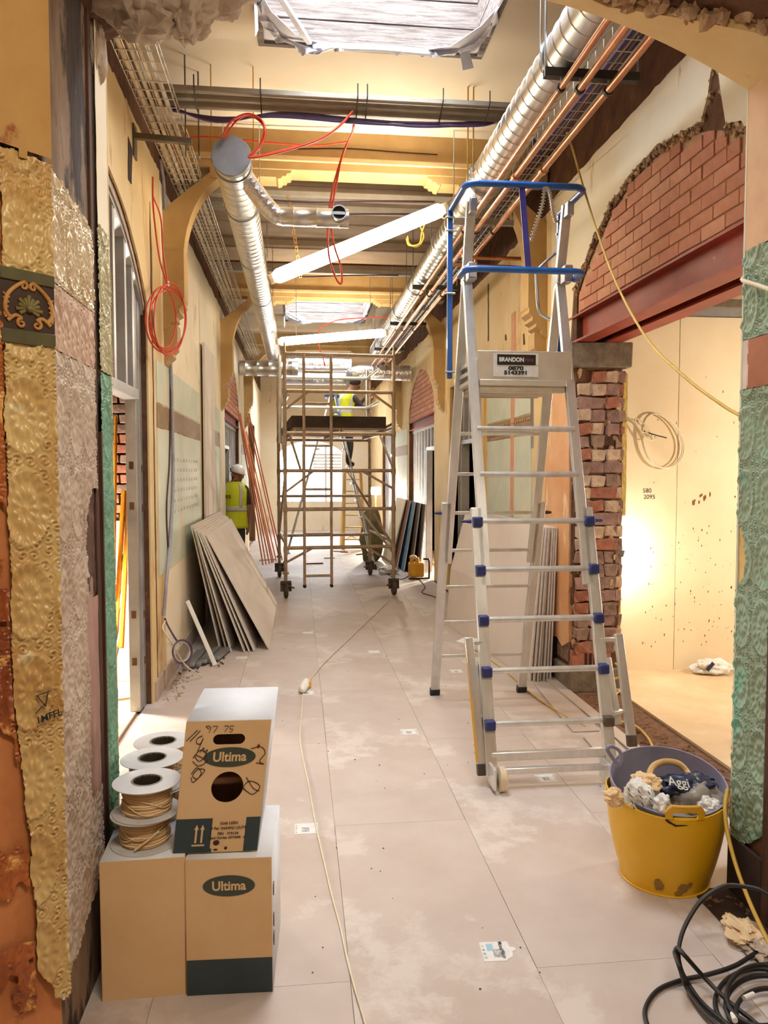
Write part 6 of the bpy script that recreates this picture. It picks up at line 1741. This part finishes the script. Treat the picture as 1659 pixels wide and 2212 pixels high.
# ================================================================== PLASTERBOARD SHEETS
def lean_sheet(label, xb, xt, zt, y0, y1, m, group, name='plasterboard_sheet', cat='plasterboard', th=.0125, yskew=0., xskew=0., base_z=0.002):
    """sheet standing on its long edge, leaning in x; bottom edge at xb, top edge at xt,zt"""
    n = V(zt, 0, -(xt - xb)).normalized() * th
    bow = .006
    ny = 6
    b = MB(); vs_ = []
    for j in range(ny + 1):
        t = j / ny; y = y0 + (y1 - y0) * t
        sk = xskew * t
        for (x, z) in ((xb + sk, base_z), ((xb + xt) / 2 + sk + bow * math.sin(PI * t), zt / 2), (xt + sk * .5, zt)):
            p = V(x, y + yskew * z, z)
            vs_ += [p, p + n]
    fs = []
    for j in range(ny):
        for k in range(2):
            a = j * 6 + k * 2; c = (j + 1) * 6 + k * 2
            fs += [(a, a + 2, c + 2, c), (a + 1, c + 1, c + 3, a + 3)]
        fs += [(j * 6, (j + 1) * 6, (j + 1) * 6 + 1, j * 6 + 1), (j * 6 + 4, j * 6 + 5, (j + 1) * 6 + 5, (j + 1) * 6 + 4)]
    for j in (0, ny):
        e = j * 6
        fs += [(e, e + 1, e + 3, e + 2), (e + 2, e + 3, e + 5, e + 4)]
    b.add(vs_, fs)
    t = b.build(name, [m, MT['core']], None, smooth=0)
    for f in t.data.polygons:
        if abs(f.normal.y) > .8: f.material_index = 1
    return tag(t, label, cat, group)
xbs = [-.72, -.665, -.62, -.50, -.46, -.415, -.285]
xts = [-.963, -.943, -.922, -.901, -.879, -.858, -.834]
ordl = ['innermost', 'second', 'third', 'fourth', 'fifth', 'sixth', 'outermost']
for i in range(7):
    lean_sheet(f'{ordl[i]} plasterboard sheet counted from the wall, in the leaning stack on the left', xbs[i], xts[i], 1.14 - .015 * i, 6.99 + uni(-.06, .04) - (.0 if i < 6 else -.02), 9.5 + uni(-.1, .12), MT['sheet'], 'plasterboards leaning on the left wall')
for i in range(7):
    lean_sheet(f'{ordl[6 - i]} sheet counted from the wall, in the stack behind the platform ladder', 1.775 + .026 * i, 1.868 + .017 * i, 1.195, 5.72 + uni(-.015, .015), 8.0, MT['sheet'], 'plasterboards leaning on the right wall', xskew=-.22 if i == 0 else 0)
fm = [('pale', 'board'), ('rust brown', 'mdf'), ('blue', 'blue_board'), ('dark brown', 'brown_board'), ('blackish', 'brown_board')]
for i, (nm_, mk) in enumerate(fm):
    lean_sheet(f'{nm_} sheet leaning on the far right wall beside the metal studs', 1.52 + .08 * i, 1.80 + .035 * i, 1.16 - .01 * i, 12.9 - .3 * i, 14.1, MT[mk], 'sheets leaning on the far right wall', 'leaning_sheet', 'sheet', .018)
tag(MB().box(XL + .0205, XL + .046, 8.3, 9.25, 0.002, 2.98).build('tall_board', MT['sheet'], None, bevel=.003), 'tall pale board standing against the left wall beyond the teal panel', 'board')
# metal offcuts on the floor left
t = None
for i in range(6):
    x0 = -.93 + .045 * i
    o = MB().bar((x0, 6.35 + .05 * i, .02 + .012 * (i % 2)), (x0 + .03 + .01 * i, 6.95 + .02 * i, .02 + .012 * (i % 2)), .04, .03).build('metal_offcut', MT['galv_dull'], None, bevel=.003)
    tag(o, ['first', 'second', 'third', 'fourth', 'fifth', 'sixth'][i] + ' grey metal channel from the left wall, lying before the leaning boards', 'offcut', 'metal offcuts on the floor')
o = MB().bar(at(405, 1298, X=-.97), at(465, 1437, Z=.01), .035, .012, (0, 1, 0)).build('white_strip', MT['white'], None, bevel=.002)
tag(o, 'white metal strip leaning on the left wall before the boards', 'strip')
b = MB()
for i in range(26):
    p = V(uni(-.95, -.6), uni(6.2, 6.9), .006)
    b.bar(p, p + V(uni(-.05, .05), uni(-.05, .05), uni(0, .02)), .012, .004)
b.build('dark_shavings', MT['black'], floor)['kind'] = 'stuff'

# ================================================================== COPPER LENGTHS LEANING FAR LEFT
import itertools
for i in range(8):
    tx, tz, ty = -1.0 + .012 * i, uni(2.3, 2.75), 12.6 + .2 * i
    bx, by = -.62 + .045 * i + uni(-.02, .02), 13.5 + .1 * i
    o = MB().cyl((bx, by, 0), (tx, ty + .6, tz), .0125, n=8).build('copper_length', MT['copper_pink'])
    tag(o, ['first', 'second', 'third', 'fourth', 'fifth', 'sixth', 'seventh', 'last'][i] + ' copper length from the left wall, leaning behind the scaffold tower', 'pipe', 'copper lengths leaning on the left wall')

# ================================================================== PEOPLE
def skin_body(name, joints, edges, parent, mats, region):
    me = bpy.data.meshes.new(name)
    names = list(joints); idx = {k: i for i, k in enumerate(names)}
    me.from_pydata([joints[k][0] for k in names], [(idx[a], idx[b_]) for a, b_ in edges], [])
    o = bpy.data.objects.new(name, me); col.objects.link(o)
    o.modifiers.new('skin', 'SKIN')
    for k in names:
        sv = me.skin_vertices[0].data[idx[k]]
        r = joints[k][1]; sv.radius = (r, r) if not hasattr(r, '__len__') else r
        sv.use_root = (k == 'pelvis')
    s = o.modifiers.new('sub', 'SUBSURF'); s.levels = 2; s.render_levels = 2
    dg = bpy.context.evaluated_depsgraph_get()
    nm = bpy.data.meshes.new_from_object(o.evaluated_get(dg))
    bpy.data.objects.remove(o)
    nm.materials.clear()
    for m_ in mats: nm.materials.append(m_)
    for p in nm.polygons:
        p.material_index = region(p.center); p.use_smooth = True
    ob = bpy.data.objects.new(name, nm); col.objects.link(ob); adopt(ob, parent)
    return ob
def hand(J, E, side, wrist, d, spread, palm=.075, curl=V(0, 0, 0)):
    """palm plus five unequal fingers running on from the wrist along d"""
    w = Vector(wrist); d = Vector(d).normalized(); sp_ = Vector(spread).normalized()
    J[side + 'palm'] = (w + d * palm * .6, (.034, .02)); E.append((side + 'wrist', side + 'palm'))
    for k, (off, L) in enumerate(((-.03, .068), (-.01, .08), (.011, .075), (.03, .058))):
        a = w + d * palm + sp_ * off
        J[f'{side}f{k}a'] = (a, .010); J[f'{side}f{k}b'] = (a + d * L * .55 + curl * .4, .009); J[f'{side}f{k}c'] = (a + d * L + curl, .007)
        E += [(side + 'palm', f'{side}f{k}a'), (f'{side}f{k}a', f'{side}f{k}b'), (f'{side}f{k}b', f'{side}f{k}c')]
    a = w + d * palm * .35 - sp_ * .04
    J[side + 'ta'] = (a, .011); J[side + 'tb'] = (a + d * .045 - sp_ * .012, .009)
    E += [(side + 'palm', side + 'ta'), (side + 'ta', side + 'tb')]
def shell_patch(name, secs, a0, a1, t0, t1, off, m, parent, na=20, nt=12, slant=0.):
    """patch on a lofted torso: secs = [(z,cx,cy,rx,ry)] ; angle range, height range 0..1"""
    def sec(t):
        f = t * (len(secs) - 1); i = min(int(f), len(secs) - 2); g = f - i
        return [secs[i][k] + (secs[i + 1][k] - secs[i][k]) * g for k in range(5)]
    vs_ = []
    for j in range(nt + 1):
        t = t0 + (t1 - t0) * j / nt
        z, cx_, cy_, rx, ry_ = sec(t)
        for i in range(na + 1):
            a = a0 + (a1 - a0) * i / na + slant * (t - t0)
            ww = 1 + .012 * math.sin(7 * a + 9 * t)
            vs_.append((cx_ + (rx + off) * ww * math.cos(a), cy_ + (ry_ + off) * ww * math.sin(a), z))
    W_ = na + 1
    fs = [(j * W_ + i, j * W_ + i + 1, (j + 1) * W_ + i + 1, (j + 1) * W_ + i) for j in range(nt) for i in range(na)]
    o = MB().add(vs_, fs).build(name, m, parent, smooth=80, fix=False)
    s = o.modifiers.new('thick', 'SOLIDIFY'); s.thickness = .006; s.offset = 1
    return o
# man in the left doorway, seen from behind, head turned down to his right
px0, py0 = -.955, 11.45
man = thing('person', 'person in white helmet and yellow vest standing in the left doorway, back turned', 'person', (px0, py0, 0))
J = {'pelvis': (V(px0, py0, .92), (.15, .11)), 'waist': (V(px0, py0, 1.08), (.14, .105)), 'chest': (V(px0 + .005, py0 + .01, 1.28), (.165, .115)), 'upchest': (V(px0 + .01, py0 + .015, 1.40), (.13, .09)),
     'neck': (V(px0 + .03, py0 + .03, 1.485), (.055, .055)), 'head0': (V(px0 + .055, py0 + .055, 1.56), (.072, .082)), 'head1': (V(px0 + .06, py0 + .055, 1.64), (.078, .09)), 'head2': (V(px0 + .06, py0 + .05, 1.70), (.055, .06)),
     'nose': (V(px0 + .145, py0 + .11, 1.57), .014), 'chin': (V(px0 + .115, py0 + .10, 1.50), .03),
     'Rsho': (V(px0 + .185, py0 + .01, 1.385), .062), 'Relb': (V(px0 + .225, py0 - .01, 1.10), .045), 'Rwrist': (V(px0 + .205, py0 + .02, .84), .029),
     'Lsho': (V(px0 - .17, py0 + .01, 1.385), .062), 'Lelb': (V(px0 - .215, py0 + .05, 1.11), .045), 'Lwrist': (V(px0 - .17, py0 + .2, .95), .029)}
E_ = [('pelvis', 'waist'), ('waist', 'chest'), ('chest', 'upchest'), ('upchest', 'neck'), ('neck', 'head0'), ('head0', 'head1'), ('head1', 'head2'), ('head0', 'nose'), ('head0', 'chin'),
      ('upchest', 'Rsho'), ('Rsho', 'Relb'), ('Relb', 'Rwrist'), ('upchest', 'Lsho'), ('Lsho', 'Lelb'), ('Lelb', 'Lwrist')]
for s, sx in (('R', 1), ('L', -1)):
    J[s + 'hip'] = (V(px0 + sx * .09, py0, .86), .1); J[s + 'knee'] = (V(px0 + sx * .10, py0 + .02, .48), .062); J[s + 'ank'] = (V(px0 + sx * .10, py0 - .01, .10), .045); J[s + 'toe'] = (V(px0 + sx * .12, py0 + .16, .045), .04)
    E_ += [('pelvis', s + 'hip'), (s + 'hip', s + 'knee'), (s + 'knee', s + 'ank'), (s + 'ank', s + 'toe')]
hand(J, E_, 'R', J['Rwrist'][0], (-.02, .05, -1), (.4, 1, 0), curl=V(-.01, .015, .005))
hand(J, E_, 'L', J['Lwrist'][0], (.1, .8, -.5), (1, 0, 0), curl=V(0, 0, -.02))
def reg1(c):
    if c.z > 1.49: return 0
    if c.z < .12: return 3
    if abs(c.x - px0) > .17 or c.y > py0 + .17:
        return 1 if c.z > 1.14 else 0
    return 1 if c.z > .95 else 2
skin_body('body', J, E_, man, [MT['skin'], MT['shirt'], MT['trouser'], MT['black']], reg1)
sec = [(.80, px0, py0, .20, .145), (.95, px0, py0, .195, .145), (1.1, px0, py0, .185, .14), (1.25, px0 + .003, py0 + .005, .195, .145), (1.36, px0 + .005, py0 + .01, .20, .135), (1.43, px0 + .008, py0 + .015, .165, .115), (1.48, px0 + .02, py0 + .025, .085, .075)]
ve = shell_patch('hi_vis_vest', sec, 0, 2 * PI, 0, 1, .006, MT['hivis'], man, 40, 18)
shell_patch('reflective_band', sec, 0, 2 * PI, .28, .36, .014, MT['reflect'], ve, 40, 3)
for a in (-.95, -2.19):
    shell_patch('reflective_band', sec, a - .14, a + .14, .34, .93, .014, MT['reflect'], ve, 4, 14)
text('vest_print', 'es', .10, MT['blackprint'], ve, (px0 - .06, py0 - .168, 1.275), (1, 0, 0), (0, 0, 1), .001)
# helmet
hc = V(px0 + .06, py0 + .055, 1.62)
HM = Matrix.Translation(hc) @ Matrix.Rotation(math.radians(-40), 4, 'Z') @ Matrix.Rotation(math.radians(12), 4, 'Y') @ Matrix.Rotation(math.radians(-8), 4, 'X')
b = MB(); vs_ = []; fs = []
nn, mm = 32, 10
for j in range(mm + 1):
    t = j / mm * PI / 2
    for i in range(nn):
        a = 2 * PI * i / nn
        r = math.cos(t)
        ridge = 1 + (.03 if abs(math.sin(a)) < .25 else 0)
        brim = 1.0 + (.10 * max(0, math.cos(a)) if j == 0 else 0)
        vs_.append(HM @ V(.128 * r * brim * math.cos(a), .105 * r * math.sin(a), .118 * math.sin(t) * ridge - (.012 if j == 0 else 0)))
fs = [(j * nn + i, j * nn + (i + 1) % nn, (j + 1) * nn + (i + 1) % nn, (j + 1) * nn + i) for j in range(mm) for i in range(nn)]
hel = b.add(vs_, fs).build('helmet', MT['helmet'], man, smooth=80)
s = hel.modifiers.new('thick', 'SOLIDIFY'); s.thickness = .006
MB().tube([HM @ V(.105 * math.cos(a), .092 * math.sin(a), -.012) for a in [2 * PI * i / 20 for i in range(20)]], .006, 6, closed=True).build('headband', MT['black'], hel)
MB().ball(HM @ V(-.06, -.10, .03), .012, 8, 6).build('vent', MT['black'], hel)
for s_ in (-1, 1): MB().ball(HM @ V(.0, s_ * .088, -.05), (.022, .012, .032), 8, 6).build('ear', MT['skin'], man)
# man up the step ladder beyond the tower
qx, qy = .80, 12.95
m2 = thing('person', 'person in yellow vest up a step ladder behind the tower platform', 'person', (qx, qy, 1.7))
J = {'pelvis': (V(qx - .03, qy, 2.46), (.145, .11)), 'waist': (V(qx - .06, qy, 2.6), (.135, .105)), 'chest': (V(qx - .06, qy, 2.76), (.165, .12)), 'upchest': (V(qx - .0, qy, 2.88), (.13, .095)),
     'neck': (V(qx + .08, qy + .0, 2.965), (.055, .055)), 'head0': (V(qx + .13, qy, 3.03), (.075, .08)), 'head1': (V(qx + .155, qy, 3.11), (.08, .088)), 'head2': (V(qx + .165, qy, 3.17), (.055, .06)), 'nose': (V(qx + .24, qy - .01, 3.05), .014), 'chin': (V(qx + .19, qy, 2.97), .03),
     'Rsho': (V(qx + .12, qy - .13, 2.86), .06), 'Relb': (V(qx + .28, qy - .16, 2.66), .045), 'Rwrist': (V(qx + .40, qy - .1, 2.82), .029),
     'Lsho': (V(qx + .02, qy + .17, 2.88), .06), 'Lelb': (V(qx + .2, qy + .25, 2.74), .045), 'Lwrist': (V(qx + .38, qy + .18, 2.92), .029)}
E_ = [('pelvis', 'waist'), ('waist', 'chest'), ('chest', 'upchest'), ('upchest', 'neck'), ('neck', 'head0'), ('head0', 'head1'), ('head1', 'head2'), ('head0', 'nose'), ('head0', 'chin'),
      ('upchest', 'Rsho'), ('Rsho', 'Relb'), ('Relb', 'Rwrist'), ('upchest', 'Lsho'), ('Lsho', 'Lelb'), ('Lelb', 'Lwrist')]
for s, sy in (('R', -1), ('L', 1)):
    J[s + 'hip'] = (V(qx - .0, qy + sy * .09, 2.40), .1); J[s + 'knee'] = (V(qx + .06, qy + sy * .10, 2.06), .062); J[s + 'ank'] = (V(qx + .03, qy + sy * .10, 1.78), .045); J[s + 'toe'] = (V(qx + .13, qy + sy * .10, 1.735), .04)
    E_ += [('pelvis', s + 'hip'), (s + 'hip', s + 'knee'), (s + 'knee', s + 'ank'), (s + 'ank', s + 'toe')]
hand(J, E_, 'R', J['Rwrist'][0], (.5, .2, .6), (0, 1, 0), curl=V(.0, .0, .02))
hand(J, E_, 'L', J['Lwrist'][0], (.5, -.2, .6), (0, 1, 0), curl=V(.0, .0, .02))
def reg2(c):
    if c.z > 2.98 and c.x < qx + .3: return 0
    if c.x > qx + .36: return 0
    if c.z < 1.8: return 3
    return 1 if c.z > 2.5 else 2
skin_body('body', J, E_, m2, [MT['skin'], MT['shirt'], MT['trouser'], MT['black']], reg2)
sec = [(2.36, qx - .03, qy, .165, .20), (2.5, qx - .05, qy, .165, .195), (2.62, qx - .065, qy, .165, .19), (2.74, qx - .06, qy, .185, .2), (2.84, qx - .03, qy, .185, .2), (2.91, qx + .02, qy, .15, .165), (2.96, qx + .06, qy, .085, .085)]
ve = shell_patch('hi_vis_vest', sec, 0, 2 * PI, 0, 1, .006, MT['hivis'], m2, 40, 18)
shell_patch('reflective_band', sec, 0, 2 * PI, .30, .40, .014, MT['reflect'], ve, 40, 3)
for a in (-.9, -2.0):
    shell_patch('reflective_band', sec, a - .14, a + .14, .4, .95, .014, MT['reflect'], ve, 4, 12)
b = MB().ball(V(qx + .15, qy, 3.13), (.095, .1, .085), 14, 10)
b.build('hair', MT['hair'], m2)

# ================================================================== STEP LADDERS
sl = thing('step_ladder', 'tall aluminium step ladder astride the corridor under the second worker', 'ladder', (.5, 13, 0))
ap = (.56, 2.86)
for sy in (-.24, .24):
    for (fx, top) in ((-.27, 0), (1.27, 0)):
        MB().bar((fx, 12.97 + sy * 1.2, .0), (ap[0] + (.04 if fx > 0 else -.04), 12.97 + sy * .8, ap[1]), .03, .075, (0, 1, 0)).build('stile', MT['scaf_clean'], sl, bevel=.003)
        MB().bar((fx, 12.97 + sy * 1.2, .0), (fx + (.02 if fx < 0 else -.02), 12.97 + sy * 1.2, .09), .04, .085, (0, 1, 0)).build('foot', MT['black'], sl)
    MB().bar((ap[0] + .18, 12.97 + sy * .88, 2.2), (ap[0] + .05, 12.97 + sy * .8, 2.9), .034, .08, (0, 1, 0)).build('blue_section', MT['blue'], sl)
for k in range(9):
    t = .1 + k * .1
    for fx, s in ((1.27, 1), (-.27, -1)):
        if s < 0 and k % 3: continue
        x = fx + (ap[0] - fx) * t; z = ap[1] * t; w_ = .24 * (1.2 - .4 * t)
        MB().bar((x, 12.97 - w_, z), (x, 12.97 + w_, z), .08, .025).build('tread', MT['scaf_clean'], sl, bevel=.003)
MB().box(ap[0] - .12, ap[0] + .12, 12.76, 13.18, 2.86, 2.90).build('top_cap', MT['bluecap'], sl, bevel=.005)
for s_ in (.0, .12):
    for k in range(4):
        p0 = V(-.27, 12.68, 0); p1 = V(.52, 12.78, 2.86); u = (p1 - p0)
        if s_ == 0: MB().bar(p0 + u * (.03 + k * .05) + V(0, -.04, 0), p0 + u * (.055 + k * .05) + V(0, -.04, 0), .01, .078, (0, 1, 0)).build('warning_stripe', MT['yellow_edge'] if k % 2 == 0 else MT['black'], sl)
ys = thing('timber_steps', 'small yellow step ladder near the end window', 'ladder', (1.1, 16.2, 0))
for sy in (0, 1):
    for x in (.92, 1.38):
        xx = x + (.06 if x < 1 else -.06)
        MB().bar((x, 16.0 + sy * .9, 0), (xx, 16.42, 1.6), .03, .06, (1, 0, 0)).build('stile', MT['wood_step'], ys)
for k in range(6):
    z = .2 + k * .25; t = z / 1.6
    MB().box(.94 + .05 * t, 1.36 - .05 * t, 15.98 + .42 * t, 16.08 + .42 * t, z, z + .025).build('tread', MT['wood_step'], ys)
MB().box(.98, 1.32, 16.34, 16.5, 1.6, 1.63).build('top_step', MT['wood_step'], ys)
for a, b_ in ((.95, 1.35), (1.35, .95)): MB().bar((a, 16.85, .1), (b_, 16.85, .34), .02, .02).build('rear_brace', MT['wood_step'], ys)
# pole ladder in the left room
pl = thing('pole_ladder', 'orange yellow ladder leaning inside the bright left room', 'ladder', at(255, 1480, Y=5.7))
A0, A1 = at(243, 1500, Y=5.55), at(268, 1060, Y=5.95); B0, B1 = at(262, 1400, Y=5.6), at(280, 1050, Y=5.98)
MB().bar(A0, A1, .05, .03, (1, 0, 0)).build('stile', MT['yellow_pole'], pl, bevel=.004)
MB().bar(B0, B1, .05, .03, (1, 0, 0)).build('stile', MT['yellow_pole'], pl, bevel=.004)
for k in range(4):
    t = .15 + .22 * k
    MB().cyl(A0 + (A1 - A0) * t, B0 + (B1 - B0) * t, .014, n=8).build('rung', MT['galv'], pl)
MB().cyl(at(246, 1300, Y=5.7), at(250, 900, Y=6.0), .012, n=8).build('prop', MT['yellow_pole'], pl)
# yellow transformer
tf = thing('site_transformer', 'yellow site transformer box with black handle by the far studs', 'transformer', (1.77, 11.5, 0))
MB().box(1.66, 1.88, 11.42, 11.62, .03, .25).build('case', MT['site_yellow'], tf, bevel=.02)
MB().tube(smooth_path([(1.64, 11.40, .02), (1.92, 11.40, .02), (1.95, 11.40, .05), (1.95, 11.40, .28), (1.92, 11.40, .31), (1.86, 11.4, .31)], 4), .014, 8).build('frame', MT['black'], tf)
for x in (1.70, 1.78): MB().tube([(x, 11.48, .25), (x, 11.48, .29), (x, 11.48, .33)], [.035, .033, .025], 10).build('socket', MT['yellow_edge'], tf)
MB().ball((1.72, 11.5, .33), (.06, .05, .04), 10, 6).build('plug', MT['offwhite'], tf)
crumple('plastic_bag', 'crumpled pale bag on the floor by the far leaning sheets', 'bag', at(838, 1232, Z=.06), (.16, .1, .07), 'bag_clear', 1.2, .4)
b_ = crumple('sack', 'olive rubble sack standing by the far right sheets', 'sack', (1.32, 13.9, .45), (.2, .18, .5), mat('olive_sack', (120, 110, 66), (92, 84, 48), 6, .8), 9.2, .2)
for i, (px, py, dx2) in enumerate([(715, 1190, .3), (735, 1192, .15), (700, 1205, .2), (655, 1218, .35), (560, 1210, .3), (770, 1198, .2)]):
    p = at(px, py, Z=.012)
    o = MB().bar(p, p + V(dx2, .06 * (i - 2), 0), .03, .02).build('floor_offcut', MT['mdf' if i % 2 else 'galv_dull'], None, bevel=.002)
    tag(o, ['brown offcut on the far floor', 'grey offcut on the far floor'][1 - i % 2] + [' below the tower ladder', ' right of the tower ladder', ' just left of the tower ladder', ' beside the tower left castor', ' at the foot of the copper lengths', ' by the step ladder right foot'][i], 'offcut', 'offcuts on the far floor')
# big pale rubbish on floor behind ladder
tag(MB().add([at(985, 1385, Z=.1), at(1005, 1376, Z=.12), at(1035, 1380, Z=.12), at(1042, 1392, Z=.08), at(1010, 1392, Z=.07)], [(0, 1, 2, 3, 4)]).build('white_scrap', MT['white'], None, fix=False), 'pale scrap resting on the ladder stabiliser', 'scrap')
